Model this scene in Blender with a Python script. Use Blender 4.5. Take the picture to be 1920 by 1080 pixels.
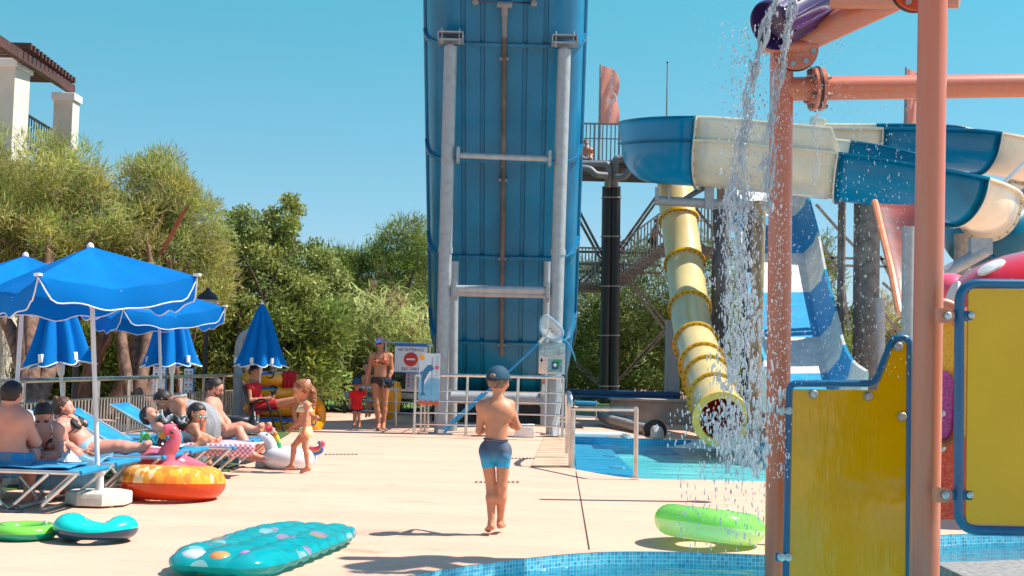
import bpy, bmesh, math, random
import numpy as np
from mathutils import Vector, Matrix
for o in list(bpy.data.objects): bpy.data.objects.remove(o)
SC = bpy.context.scene; COL = SC.collection
R = math.radians; PI = math.pi
# ---------------------------------------------------------------- camera
CAMH = 1.25; FPX = 2400.0; PITCH = math.atan(138/2400); ROLL = R(1.5)
_r0 = Vector((1, 0, 0)); CF = Vector((0, math.cos(PITCH), math.sin(PITCH))); _u0 = Vector((0, -math.sin(PITCH), math.cos(PITCH)))
CR = _r0*math.cos(ROLL) + _u0*math.sin(ROLL); CU = -_r0*math.sin(ROLL) + _u0*math.cos(ROLL)
cam = bpy.data.cameras.new('camera'); camo = bpy.data.objects.new('camera', cam); COL.objects.link(camo)
camo.matrix_world = Matrix(((CR.x, CU.x, -CF.x, 0), (CR.y, CU.y, -CF.y, 0), (CR.z, CU.z, -CF.z, CAMH), (0, 0, 0, 1)))
cam.sensor_width = 36; cam.lens = 45; cam.clip_end = 3000; SC.camera = camo
# ---------------------------------------------------------------- light
SUN_EL = R(55); SUN_AZ = R(6)      # azimuth measured from +x towards +y
W = bpy.data.worlds.new("World"); SC.world = W; W.use_nodes = True
wn = W.node_tree; bg = wn.nodes['Background']; sky = wn.nodes.new('ShaderNodeTexSky')
sky.sky_type = 'NISHITA'; sky.sun_disc = False; sky.sun_elevation = SUN_EL; sky.sun_rotation = PI/2 - SUN_AZ
sky.air_density = 1.0; sky.dust_density = 0.2; sky.ozone_density = 2.0
wm = wn.nodes.new('ShaderNodeMix'); wm.data_type = 'RGBA'; wm.blend_type = 'MULTIPLY'; wm.inputs[0].default_value = 1
_tc = wn.nodes.new('ShaderNodeTexCoord'); _sx = wn.nodes.new('ShaderNodeSeparateXYZ'); _rp = wn.nodes.new('ShaderNodeValToRGB'); wn.links.new(_tc.outputs['Generated'], _sx.inputs[0]); wn.links.new(_sx.outputs[2], _rp.inputs[0])
for _p, _c in ((0.0, (.45, .50, .64)), (.06, (.43, .51, .61)), (.15, (.38, .60, .60)), (.28, (.30, .76, .64)), (.7, (.8, 1.0, .95))):
    _e = _rp.color_ramp.elements.new(_p) if _p not in (0.0,) else _rp.color_ramp.elements[0]
    _e.position = _p; _e.color = (*_c, 1)
wn.links.new(_rp.outputs[0], wm.inputs[7])
wn.links.new(sky.outputs[0], wm.inputs[6]); wn.links.new(wm.outputs[2], bg.inputs[0]); bg.inputs[1].default_value = 0.14
sl = bpy.data.lights.new('sun', 'SUN'); slo = bpy.data.objects.new('sun', sl); COL.objects.link(slo)
sl.energy = 4.8; sl.angle = R(0.5); sl.color = (1, 0.945, 0.87)
_sd = Vector((math.cos(SUN_AZ)*math.cos(SUN_EL), math.sin(SUN_AZ)*math.cos(SUN_EL), math.sin(SUN_EL)))
slo.rotation_euler = _sd.to_track_quat('Z', 'Y').to_euler(); slo.location = (30, 0, 40)
SC.view_settings.view_transform = 'Standard'; SC.view_settings.look = 'None'; SC.view_settings.exposure = 0.68; SC.view_settings.gamma = 1
# ---------------------------------------------------------------- picture helpers: a pixel of the photo at a real depth
def ray(px, py): return CF*FPX + CR*(px-960) - CU*(py-540)
def P(px, py, Y):
    d = ray(px, py); return Vector((0, 0, CAMH)) + d*(Y/d.y)
def G(px, py, z=0.0):
    d = ray(px, py); return Vector((0, 0, CAMH)) + d*((z-CAMH)/d.z)
def HZ(px): return 678 + (px-960)*0.0262
def PROJ(p):
    d = Vector(p)-Vector((0, 0, CAMH)); k = FPX/d.dot(CF); return 960+d.dot(CR)*k, 540-d.dot(CU)*k
def IDX(path, px, lo=0):   # first path index at or beyond a picture column
    for i in range(lo, len(path)):
        if PROJ(path[i])[0] >= px: return i
    return len(path)-1
def IDY(path, py):
    for i in range(len(path)-1):
        a, b = PROJ(path[i])[1], PROJ(path[i+1])[1]
        if a <= py <= b: return i+(py-a)/(b-a+1e-9)
    return len(path)-2
def YG(px, py): return CAMH*FPX/(py-HZ(px))
# ---------------------------------------------------------------- materials
MATS = {}
def mat(name, c, rough=.5, metal=0, var=0.06, scale=6, bump=0, bscale=40, coat=0, alpha=1, trans=0, stretch=None, c2=None, emit=0, spec=.5, sss=0, attr=False):
    if name in MATS: return MATS[name]
    m = bpy.data.materials.new(name); m.use_nodes = True; nt = m.node_tree; b = nt.nodes['Principled BSDF']
    N = nt.nodes.new; L = nt.links.new
    b.inputs['Roughness'].default_value = rough; b.inputs['Metallic'].default_value = metal
    b.inputs['Coat Weight'].default_value = coat; b.inputs['Alpha'].default_value = alpha
    b.inputs['Transmission Weight'].default_value = trans; b.inputs['Specular IOR Level'].default_value = spec
    if sss: b.inputs['Subsurface Weight'].default_value = sss; b.inputs['Subsurface Radius'].default_value = (.02, .008, .004); b.inputs['Subsurface Scale'].default_value = 1
    tc = N('ShaderNodeTexCoord'); mp = N('ShaderNodeMapping'); L(tc.outputs['Object'], mp.inputs[0])
    if stretch: mp.inputs['Scale'].default_value = stretch
    nz = N('ShaderNodeTexNoise'); nz.inputs['Scale'].default_value = scale; nz.inputs['Detail'].default_value = 5; L(mp.outputs[0], nz.inputs[0])
    cr = N('ShaderNodeValToRGB'); L(nz.outputs[0], cr.inputs[0])
    cd = c2 if c2 else tuple(x*(1-var*2.2) for x in c); cl = c if c2 else tuple(min(1, x*(1+var)) for x in c)
    cr.color_ramp.elements[0].position = .35; cr.color_ramp.elements[1].position = .65
    cr.color_ramp.elements[0].color = (*cd, 1); cr.color_ramp.elements[1].color = (*cl, 1)
    out = cr.outputs[0]
    if attr:
        a = N('ShaderNodeAttribute'); a.attribute_name = 'col'; mx = N('ShaderNodeMix'); mx.data_type = 'RGBA'; mx.blend_type = 'MULTIPLY'; mx.inputs[0].default_value = 1
        L(out, mx.inputs[6]); L(a.outputs['Color'], mx.inputs[7]); out = mx.outputs[2]
    L(out, b.inputs['Base Color'])
    if bump:
        n2 = N('ShaderNodeTexNoise'); n2.inputs['Scale'].default_value = bscale; n2.inputs['Detail'].default_value = 4; L(mp.outputs[0], n2.inputs[0])
        bp = N('ShaderNodeBump'); bp.inputs['Strength'].default_value = bump; bp.inputs['Distance'].default_value = .02; L(n2.outputs[0], bp.inputs['Height']); L(bp.outputs[0], b.inputs['Normal'])
    if rough > .12:
        mr = N('ShaderNodeMapRange'); mr.inputs[3].default_value = rough*.85; mr.inputs[4].default_value = min(1, rough*1.15); L(nz.outputs[0], mr.inputs[0]); L(mr.outputs[0], b.inputs['Roughness'])
    MATS[name] = m; return m
def hx(s): # sRGB hex to linear
    v = [int(s[i:i+2], 16)/255 for i in (0, 2, 4)]
    return tuple((x/12.92 if x <= .04045 else ((x+.055)/1.055)**2.4) for x in v)
def _transl(m, f, c):
    nt = m.node_tree; o = [n for n in nt.nodes if n.type == 'OUTPUT_MATERIAL'][0]; p = nt.nodes['Principled BSDF']; t = nt.nodes.new('ShaderNodeBsdfTranslucent'); t.inputs[0].default_value = (*c, 1); mx = nt.nodes.new('ShaderNodeMixShader'); mx.inputs[0].default_value = f; nt.links.new(p.outputs[0], mx.inputs[1]); nt.links.new(t.outputs[0], mx.inputs[2]); nt.links.new(mx.outputs[0], o.inputs[0])
# ---------------------------------------------------------------- objects
def tag(o, label=None, cat=None, group=None, kind=None):
    if label: o['label'] = label
    if cat: o['category'] = cat
    if group: o['group'] = group
    if kind: o['kind'] = kind
    return o
def thing(name, loc, label=None, cat=None, group=None, rz=0, kind=None):
    o = bpy.data.objects.new(name, None); COL.objects.link(o); o.location = loc; o.rotation_euler = (0, 0, rz); o.empty_display_size = .1
    return tag(o, label, cat, group, kind)
def org(o):
    v = Vector((0, 0, 0))
    while o: v += o.location; o = o.parent
    return v
def link(name, me, m, parent=None, smooth=35, local=False):
    if m:
        for mm in (m if isinstance(m, (list, tuple)) else [m]): me.materials.append(mm)
    o = bpy.data.objects.new(name, me); COL.objects.link(o)
    if parent:
        if not local: me.transform(Matrix.Translation(-org(parent)))
        o.parent = parent
    if smooth:
        me.polygons.foreach_set('use_smooth', [True]*len(me.polygons))
        if smooth < 180: me.set_sharp_from_angle(angle=R(smooth))
    return o
def V(p): return Vector(p)
def frame(d, ref=None):
    d = V(d).normalized(); ref = V(ref) if ref else (Vector((0, 0, 1)) if abs(d.z) < .95 else Vector((0, 1, 0)))
    a = d.cross(ref).normalized(); return a, d.cross(a).normalized()*-1
class B:
    def __init__(s): s.v = []; s.f = []; s.mi = []; s.uv = {}
    def add(s, vs, fs, mi=0):
        n = len(s.v); s.v += [tuple(v) for v in vs]; s.f += [tuple(i+n for i in f) for f in fs]; s.mi += [mi]*len(fs); return s
    def box(s, c, sz, rot=None, mi=0, bev=0):
        x, y, z = sz[0]/2, sz[1]/2, sz[2]/2; M = rot if rot else Matrix.Identity(3); c = V(c)
        if bev:
            b = bev; vs = []; 
            for k in (0, 1, 2):
                pass
            bm = bmesh.new(); bmesh.ops.create_cube(bm, size=1)
            for v in bm.verts: v.co = Vector((v.co.x*sz[0], v.co.y*sz[1], v.co.z*sz[2]))
            bmesh.ops.bevel(bm, geom=list(bm.edges), offset=b, segments=2, affect='EDGES', profile=.5)
            bm.verts.index_update(); vs = [M @ v.co + c for v in bm.verts]; fs = [[v.index for v in f.verts] for f in bm.faces]; bm.free()
            return s.add(vs, fs, mi)
        vs = [M @ Vector((i*x, j*y, k*z)) + c for i in (-1, 1) for j in (-1, 1) for k in (-1, 1)]
        return s.add(vs, [(0, 1, 3, 2), (4, 6, 7, 5), (0, 4, 5, 1), (2, 3, 7, 6), (0, 2, 6, 4), (1, 5, 7, 3)], mi)
    def bar(s, a, b, w, h, mi=0, up=None):
        a, b = V(a), V(b); d = b-a; L = d.length; x = d.normalized(); z = V(up) if up else (Vector((0, 0, 1)) if abs(x.z) < .95 else Vector((0, 1, 0)))
        y = z.cross(x).normalized(); z = x.cross(y); M = Matrix((x, y, z)).transposed()
        return s.box((a+b)/2, (L, w, h), M, mi)
    def tube(s, pts, r, n=10, mi=0, closed=False, caps=True, sx=1, ref=None):
        pts = [V(p) for p in pts]; m = len(pts); rr = r if isinstance(r, (list, tuple)) else [r]*m; vs = []; A = None
        for i, p in enumerate(pts):
            if closed: d = pts[(i+1) % m]-pts[i-1]
            else: d = pts[min(i+1, m-1)]-pts[max(i-1, 0)]
            d.normalize()
            if A is None: A, Bb = frame(d, ref)
            else:
                A = (A - d*A.dot(d)).normalized()
            Bb = d.cross(A)
            for k in range(n):
                t = 2*PI*k/n; vs.append(p + A*math.cos(t)*rr[i]*sx + Bb*math.sin(t)*rr[i])
        fs = []
        for i in range(m if closed else m-1):
            for k in range(n):
                a = i*n+k; b = i*n+(k+1) % n; j = (i+1) % m; fs.append((a, b, j*n+(k+1) % n, j*n+k))
        if caps and not closed: fs += [tuple(range(n))[::-1], tuple(range((m-1)*n, m*n))]
        return s.add(vs, fs, mi)
    def cyl(s, a, b, r, r2=None, n=16, mi=0): return s.tube([a, b], [r, r if r2 is None else r2], n, mi)
    def lathe(s, c, prof, n=24, axis=(0, 0, 1), mi=0, cap=True):
        c = V(c); ax = V(axis).normalized(); A, Bb = frame(ax); vs = []; m = len(prof)
        for (r, z) in prof:
            for k in range(n):
                t = 2*PI*k/n; vs.append(c + ax*z + A*math.cos(t)*r + Bb*math.sin(t)*r)
        fs = [(i*n+k, i*n+(k+1) % n, (i+1)*n+(k+1) % n, (i+1)*n+k) for i in range(m-1) for k in range(n)]
        if cap: fs += [tuple(range(n))[::-1], tuple(range((m-1)*n, m*n))]
        return s.add(vs, fs, mi)
    def prism(s, poly, d, mi=0):   # poly: list of 3D points, d: extrusion vector
        n = len(poly); d = V(d); vs = [V(p) for p in poly] + [V(p)+d for p in poly]
        return s.add(vs, [tuple(range(n))[::-1], tuple(range(n, 2*n))] + [(i, (i+1) % n, (i+1) % n+n, i+n) for i in range(n)], mi)
    def ball(s, c, r, n=12, mi=0, rot=None):
        r = r if isinstance(r, (list, tuple)) else (r, r, r); c = V(c); vs = []; m = n//2; M = rot if rot else Matrix.Identity(3)
        for i in range(1, m):
            a = PI*i/m
            for k in range(n): t = 2*PI*k/n; vs.append(c + M @ Vector((r[0]*math.sin(a)*math.cos(t), r[1]*math.sin(a)*math.sin(t), r[2]*math.cos(a))))
        T = len(vs); vs += [c + M @ Vector((0, 0, r[2])), c - M @ Vector((0, 0, r[2]))]
        fs = [(i*n+k, (i+1)*n+k, (i+1)*n+(k+1) % n, i*n+(k+1) % n) for i in range(m-2) for k in range(n)]
        fs += [(T, k, (k+1) % n) for k in range(n)] + [(T+1, (m-2)*n+(k+1) % n, (m-2)*n+k) for k in range(n)]
        return s.add(vs, fs, mi)
    def torus(s, c, R1, r, n=40, m=14, axis=(0, 0, 1), sz=1, mi=0, sx=1, wr=0, wk=20, ph=0):
        c = V(c); ax = V(axis).normalized(); A, Bb = frame(ax); vs = []
        for i in range(n):
            t = 2*PI*i/n; rad = A*math.cos(t)*sx + Bb*math.sin(t); rn = rad.normalized()
            q = 1 + wr*math.cos(wk*t+ph)
            for k in range(m):
                u = 2*PI*k/m; vs.append(c + rad*R1 + rn*math.cos(u)*r*q + ax*math.sin(u)*r*sz*q)
        return s.add(vs, [(i*m+k, i*m+(k+1) % m, ((i+1) % n)*m+(k+1) % m, ((i+1) % n)*m+k) for i in range(n) for k in range(m)], mi)
    def loft(s, secs, mi=0, closed=False, caps=False):
        n = len(secs[0]); vs = [v for q in secs for v in q]; K = n if closed else n-1
        mis = mi if isinstance(mi, (list, tuple)) else [mi]*(len(secs)-1)
        base = len(s.v); s.v += [tuple(v) for v in vs]
        for i in range(len(secs)-1):
            for k in range(K):
                s.f.append((base+i*n+k, base+i*n+(k+1) % n, base+(i+1)*n+(k+1) % n, base+(i+1)*n+k)); s.mi.append(mis[i])
        if caps:
            s.f += [tuple(base+k for k in range(n))[::-1], tuple(base+(len(secs)-1)*n+k for k in range(n))]; s.mi += [mis[0], mis[-1]]
        return s
    def mesh(s, name='m'):
        me = bpy.data.meshes.new(name); me.from_pydata(s.v, [], s.f); me.polygons.foreach_set('material_index', s.mi); me.validate(); me.update()
        bm = bmesh.new(); bm.from_mesh(me); bmesh.ops.recalc_face_normals(bm, faces=bm.faces); bm.to_mesh(me); bm.free(); return me
    def build(s, name, m, parent=None, smooth=35, local=False, solid=0, bevel=0):
        o = link(name, s.mesh(name), m, parent, smooth, local)
        if solid: md = o.modifiers.new('s', 'SOLIDIFY'); md.thickness = solid; md.offset = 0
        if bevel: md = o.modifiers.new('b', 'BEVEL'); md.width = bevel; md.segments = 2; md.limit_method = 'ANGLE'
        return o
def dup(o, loc=None, rz=None, label=None, parent=None):
    c = o.copy(); COL.objects.link(c)
    if loc is not None: c.location = loc
    if rz is not None: c.rotation_euler = (c.rotation_euler[0], c.rotation_euler[1], rz)
    if parent: c.parent = parent
    if label: c['label'] = label
    for ch in o.children: dup(ch, parent=c)
    return c
def spline(pts, n=8):
    pts = [V(p) for p in pts]; out = []
    for i in range(len(pts)-1):
        p0 = pts[max(i-1, 0)]; p1 = pts[i]; p2 = pts[i+1]; p3 = pts[min(i+2, len(pts)-1)]
        for k in range(n):
            t = k/n; out.append(.5*((2*p1)+(p2-p0)*t+(2*p0-5*p1+4*p2-p3)*t*t+(3*p1-p0-3*p2+p3)*t**3))
    return out+[pts[-1]]
def npmesh(name, verts, faces, col=None):
    verts = np.asarray(verts, dtype=np.float32).reshape(-1, 3); faces = np.asarray(faces, dtype=np.int32); k = faces.shape[1]
    me = bpy.data.meshes.new(name); me.vertices.add(len(verts)); me.vertices.foreach_set('co', verts.ravel())
    me.loops.add(faces.size); me.loops.foreach_set('vertex_index', faces.ravel()); me.polygons.add(len(faces))
    me.polygons.foreach_set('loop_start', np.arange(0, faces.size, k, dtype=np.int32)); me.update(calc_edges=True)
    if col is not None:
        a = me.color_attributes.new('col', 'FLOAT_COLOR', 'POINT'); a.data.foreach_set('color', np.asarray(col, dtype=np.float32).ravel())
    return me
# text as mesh
def text(s, c, right, up, h, m, parent, name='lettering', depth=.002, align='CENTER', squeeze=1, shear=0):
    cu = bpy.data.curves.new('t', 'FONT'); cu.body = s; cu.size = 1; cu.align_x = align; cu.align_y = 'CENTER'; cu.extrude = depth/h/2*1.0; cu.shear = shear; cu.resolution_u = 2
    o = bpy.data.objects.new('t', cu); COL.objects.link(o); dg = bpy.context.evaluated_depsgraph_get(); me = bpy.data.meshes.new_from_object(o.evaluated_get(dg))
    bpy.data.objects.remove(o); right = V(right).normalized(); up = V(up).normalized(); nn = right.cross(up)
    k = h/0.72
    M = Matrix((right*k*squeeze, up*k, nn*k)).transposed().to_4x4(); M.translation = V(c); me.transform(M)
    return link(name, me, m, parent, 0)
# ================================================================ SETTING
def ground_mat():
    m = mat('deck', hx('d5ab92'), .75, 0, .03, 1.2, .15, 60, stretch=(.35, 1.6, 1))
    nt = m.node_tree; N = nt.nodes.new; L = nt.links.new; b = nt.nodes['Principled BSDF']; src = b.inputs['Base Color'].links[0].from_socket
    tc = N('ShaderNodeTexCoord'); mp = N('ShaderNodeMapping'); mp.inputs['Scale'].default_value = (1.1, 4.5, 1); L(tc.outputs['Object'], mp.inputs[0])
    nz = N('ShaderNodeTexNoise'); nz.inputs['Scale'].default_value = 2.2; nz.inputs['Detail'].default_value = 6; nz.inputs['Roughness'].default_value = .65; L(mp.outputs[0], nz.inputs[0])
    cr = N('ShaderNodeValToRGB'); cr.color_ramp.elements[0].position = .31; cr.color_ramp.elements[0].color = (.9, .85, .82, 1); cr.color_ramp.elements[1].position = .46; cr.color_ramp.elements[1].color = (1, 1, 1, 1); L(nz.outputs[0], cr.inputs[0])
    mx = N('ShaderNodeMix'); mx.data_type = 'RGBA'; mx.blend_type = 'MULTIPLY'; mx.inputs[0].default_value = 1; L(src, mx.inputs[6]); L(cr.outputs[0], mx.inputs[7])
    # sparse long stains
    mp2 = N('ShaderNodeMapping'); mp2.inputs['Scale'].default_value = (.5, 1.5, 1); L(tc.outputs['Object'], mp2.inputs[0])
    n2 = N('ShaderNodeTexNoise'); n2.inputs['Scale'].default_value = 1.4; n2.inputs['Detail'].default_value = 9; n2.inputs['Roughness'].default_value = .7; n2.inputs['Distortion'].default_value = .3; L(mp2.outputs[0], n2.inputs[0])
    c2 = N('ShaderNodeValToRGB'); c2.color_ramp.elements[0].position = .3; c2.color_ramp.elements[0].color = (.66, .56, .5, 1); c2.color_ramp.elements[1].position = .4; c2.color_ramp.elements[1].color = (1, 1, 1, 1); L(n2.outputs[0], c2.inputs[0])
    m2 = N('ShaderNodeMix'); m2.data_type = 'RGBA'; m2.blend_type = 'MULTIPLY'; m2.inputs[0].default_value = 1; L(mx.outputs[2], m2.inputs[6]); L(c2.outputs[0], m2.inputs[7]); L(m2.outputs[2], b.inputs['Base Color'])
    return m
DECK = ground_mat()
def tile_mat(name, ca, cb, s, mortar=(.5, .6, .6)):
    m = mat(name, ca, .25); nt = m.node_tree; N = nt.nodes.new; L = nt.links.new; b = nt.nodes['Principled BSDF']
    uv = N('ShaderNodeUVMap'); uv.uv_map = 'uv'; br = N('ShaderNodeTexBrick'); br.offset = 0; br.inputs['Scale'].default_value = 1/s; br.inputs['Color1'].default_value = (*ca, 1); br.inputs['Color2'].default_value = (*cb, 1)
    br.inputs['Mortar'].default_value = (*mortar, 1); br.inputs['Mortar Size'].default_value = .06; br.inputs['Brick Width'].default_value = 1; br.inputs['Row Height'].default_value = 1
    L(uv.outputs[0], br.inputs[0]); L(br.outputs[0], b.inputs['Base Color']); return m
TILE = tile_mat('mosaic', hx('1f8fb8'), hx('4fc0d8'), .026)
TILE2 = tile_mat('mosaic_far', hx('1583b0'), hx('1e93c0'), .05, hx('3aa0c4'))
FLOORP = mat('pool_floor', hx('a4eeea'), .6, 0, .1, 1.4, c2=hx('58c4ca'), stretch=(1, 2.4, 1))  # caustic-like light mottling painted into the floor colour
FLOORN = mat('splash_floor', hx('a8d8d8'), .6, 0, .1, 2, c2=hx('8fcfd2'))
def water_mat(name, tint, st, sc, stretch):
    m = bpy.data.materials.new(name); m.use_nodes = True; nt = m.node_tree; nt.nodes.clear(); N = nt.nodes.new; L = nt.links.new
    out = N('ShaderNodeOutputMaterial'); fr = N('ShaderNodeFresnel'); fr.inputs[0].default_value = 1.33; tr = N('ShaderNodeBsdfTransparent'); tr.inputs[0].default_value = (*tint, 1)
    gl = N('ShaderNodeBsdfGlossy'); gl.inputs['Roughness'].default_value = .03; mx = N('ShaderNodeMixShader'); tc = N('ShaderNodeTexCoord'); mp = N('ShaderNodeMapping'); mp.inputs['Scale'].default_value = stretch
    n1 = N('ShaderNodeTexNoise'); n1.inputs['Scale'].default_value = sc; n1.inputs['Detail'].default_value = 4; n1.inputs['Distortion'].default_value = .6; bp = N('ShaderNodeBump'); bp.inputs['Strength'].default_value = st; bp.inputs['Distance'].default_value = .1
    L(tc.outputs['Object'], mp.inputs[0]); L(mp.outputs[0], n1.inputs[0]); L(n1.outputs[0], bp.inputs['Height']); L(bp.outputs[0], gl.inputs['Normal']); L(bp.outputs[0], fr.inputs['Normal'])
    mu = N('ShaderNodeMath'); mu.operation = 'MULTIPLY'; mu.inputs[1].default_value = .55; L(fr.outputs[0], mu.inputs[0]); L(mu.outputs[0], mx.inputs[0]); L(tr.outputs[0], mx.inputs[1]); L(gl.outputs[0], mx.inputs[2]); L(mx.outputs[0], out.inputs[0]); return m
WAT = water_mat('water_far', (.75, .97, .97), 1.0, 1.5, (1, 2.8, 1)); WATN = water_mat('water_near', (.6, .93, .96), .8, 3, (1, 1.6, 1))
far = [G(1073, 818), G(1073.5, 850), G(1079, 880), G(1120, 887.5), G(1155, 893), G(1190, 897), G(1250, 899), G(1435, 903), G(1760, 912), G(1980, 916), G(1980, 843), G(1760, 837), G(1435, 828)]
arc = spline([G(700, 1095), G(760, 1080), G(880, 1060), G(1000, 1045), G(1090, 1037), G(1170, 1034), G(1300, 1035), G(1435, 1040), G(1520, 1040), G(1620, 1026), G(1700, 1010), G(1800, 1001), G(1990, 996)], 6)
near = [G(620, 1125), G(540, 1180)] ; near = [Vector((near[1].x, 3.0, 0)), near[1], near[0]] + arc + [Vector((arc[-1].x, 3.0, 0))]
def ring_edges(bm, pts, z=0):
    vs = [bm.verts.new((p.x, p.y, z)) for p in pts]; return [bm.edges.new((vs[i], vs[(i+1) % len(vs)])) for i in range(len(vs))]
bm = bmesh.new(); ed = []
for lp in ([Vector((-400, -20, 0)), Vector((400, -20, 0)), Vector((400, 900, 0)), Vector((-400, 900, 0))], far, near): ed += ring_edges(bm, lp)
bmesh.ops.triangle_fill(bm, edges=ed, use_beauty=True)
def inside(p, poly):
    c = False
    for i in range(len(poly)):
        a, b = poly[i], poly[i-1]
        if (a.y > p.y) != (b.y > p.y) and p.x < (b.x-a.x)*(p.y-a.y)/(b.y-a.y)+a.x: c = not c
    return c
bmesh.ops.delete(bm, geom=[f for f in bm.faces if any(inside(f.calc_center_median(), q) for q in (far, near))], context='FACES_ONLY')
bmesh.ops.recalc_face_normals(bm, faces=bm.faces); me = bpy.data.meshes.new('ground'); bm.to_mesh(me); bm.free()
if me.polygons[0].normal.z < 0: me.flip_normals()
tag(link('ground', me, DECK, smooth=0), kind='structure')
def wall_strip(name, pts, z0, z1, m, closed=True):
    b = B(); n = len(pts); d = 0; uvs = []
    for i in range(n if closed else n-1):
        p, q = pts[i], pts[(i+1) % n]; L = (q-p).length
        b.add([(p.x, p.y, z1), (q.x, q.y, z1), (q.x, q.y, z0), (p.x, p.y, z0)], [(0, 1, 2, 3)]); uvs += [(d, z1), (d+L, z1), (d+L, z0), (d, z0)]; d += L
    me = bpy.data.meshes.new(name); me.from_pydata(b.v, [], b.f); u = me.uv_layers.new(name='uv'); u.data.foreach_set('uv', [c for t in uvs for c in t])
    return tag(link(name, me, m, smooth=0), kind='structure')
wall_strip('pool_wall', far, -.29, -0.004, TILE2); wall_strip('splash_pool_wall', near, -.39, -0.004, TILE)
def flat(name, poly, z, m): b = B(); b.add([(p.x, p.y, z) for p in poly], [tuple(range(len(poly)))]); return tag(b.build(name, m, smooth=0), kind='structure')
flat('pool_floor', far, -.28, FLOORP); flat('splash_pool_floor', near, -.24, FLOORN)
flat('pool_water', far, -.11, WAT); flat('splash_pool_water', near, -.085, WATN)
# white coping line under the mosaic
# submerged ramp at the left of the pool
b = B(); zz = -.13
q = [G(1076, 832, zz), G(1108, 834, zz), G(1150, 888, zz), G(1082, 884, zz)]
q2 = [G(1108, 834, -.2), G(1140, 836, -.2), G(1198, 893, -.2), G(1150, 888, -.2)]
for poly in (q, q2): b.prism(poly, (0, 0, -.1))
tag(b.build('pool_step', mat('step_blue', hx('35aed6'), .5, var=.05), smooth=0), kind='structure')
b = B()
for (x0, y0, x1, y1) in ((1131, 854, 1155, 855.5), (1144, 875.5, 1170, 877.5)): b.bar(G(x0, y0, -.19), G(x1, y1, -.19), .06, .02)
tag(b.build('pool_step_marking', mat('white_strip', (.75, .75, .75), .5), smooth=0), kind='structure')
# concrete ledge at the right of the splash pool
b = B(); b.prism([G(1757, 1057), G(1760, 1054), G(1990, 1046), Vector((G(1990, 1046).x, 5.6, 0)), Vector((G(1757, 1057).x, 5.6, 0))], (0, 0, -.45))
tag(b.build('pool_ledge', mat('ledge', hx('8c8c8a'), .9, var=.15, scale=25, bump=.3), smooth=0, bevel=.01), kind='structure')
# striped ramp, expansion joint, dark path beyond
b = B(); ws = [G(1020, 821, .006), G(1062, 822, .006), G(1068, 876, .006), G(996, 876, .006)]
for i in range(13):
    t0, t1 = i/13, (i+.86)/13; b.prism([ws[0].lerp(ws[3], t0), ws[1].lerp(ws[2], t0), ws[1].lerp(ws[2], t1), ws[0].lerp(ws[3], t1)], (0, 0, .012))
tag(b.build('ramp_slats', mat('ramp', hx('c8a98c'), .8, var=.08, scale=4), smooth=0), kind='structure')
b = B(); a = [G(1080, 884), G(1093, 960), G(1105, 1031)]
b.add([(p.x+s*.005, p.y, .004) for p in a for s in (-1, 1)], [(0, 1, 3, 2), (2, 3, 5, 4)]); tag(b.build('expansion_joint', mat('joint', (.06, .045, .035), .9), smooth=0), kind='structure')
b = B(); b.add([(-40, 30.4, .004), (3.4, 29.6, .004), (3.6, 31.6, .004), (-40, 33, .004)], [(0, 1, 2, 3)]); tag(b.build('path', mat('asphalt', (.16, .16, .18), .9, var=.1), smooth=0), kind='structure')
GRASS = mat('turf', hx('4f6e2a'), .9, var=.3, scale=30, bump=.6, bscale=200)
b = B(); b.add([(-40, 33, .008), (3.6, 31.6, .008), (4.4, 60, .008), (-60, 60, .008)], [(0, 1, 2, 3)]); tag(b.build('lawn', mat('lawn', hx('62802e'), .95, var=.3, scale=5), smooth=0), kind='structure')
b = B(); b.prism([G(-60, 932, .002), G(0, 922, .002), G(130, 906, .002), G(250, 893, .002), G(430, 884, .002), G(458, 866, .002), G(545, 812, .002), G(400, 806, .002), G(0, 860, .002), G(-80, 890, .002)], (0, 0, .012))
tag(b.build('artificial_turf', GRASS, smooth=0), kind='structure')
# trench drains
DG = mat('grate', (.25, .2, .16), .7)
def grate(x0, x1, y, lab):
    b = B(); a, c = G(x0, y, .004), G(x1, y, .004); n = int((c-a).length/.045); d = (c-a)/n
    fr = thing('drain_grate', a, lab, 'drain grate', 'drain grates set in the deck')
    for i in range(n): p = a+d*(i+.5); b.box(p+Vector((0, 0, .003)), (.026, .13, .006))
    b.build('slats', DG, fr)
grate(889, 975, 903.5, 'slotted drain grate just behind the boy with the cap'); grate(958, 1018, 859.5, 'slotted drain grate crossing the thin shadow near the striped ramp'); grate(608, 672, 852, 'slotted drain grate to the right of the walking girl')
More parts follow.
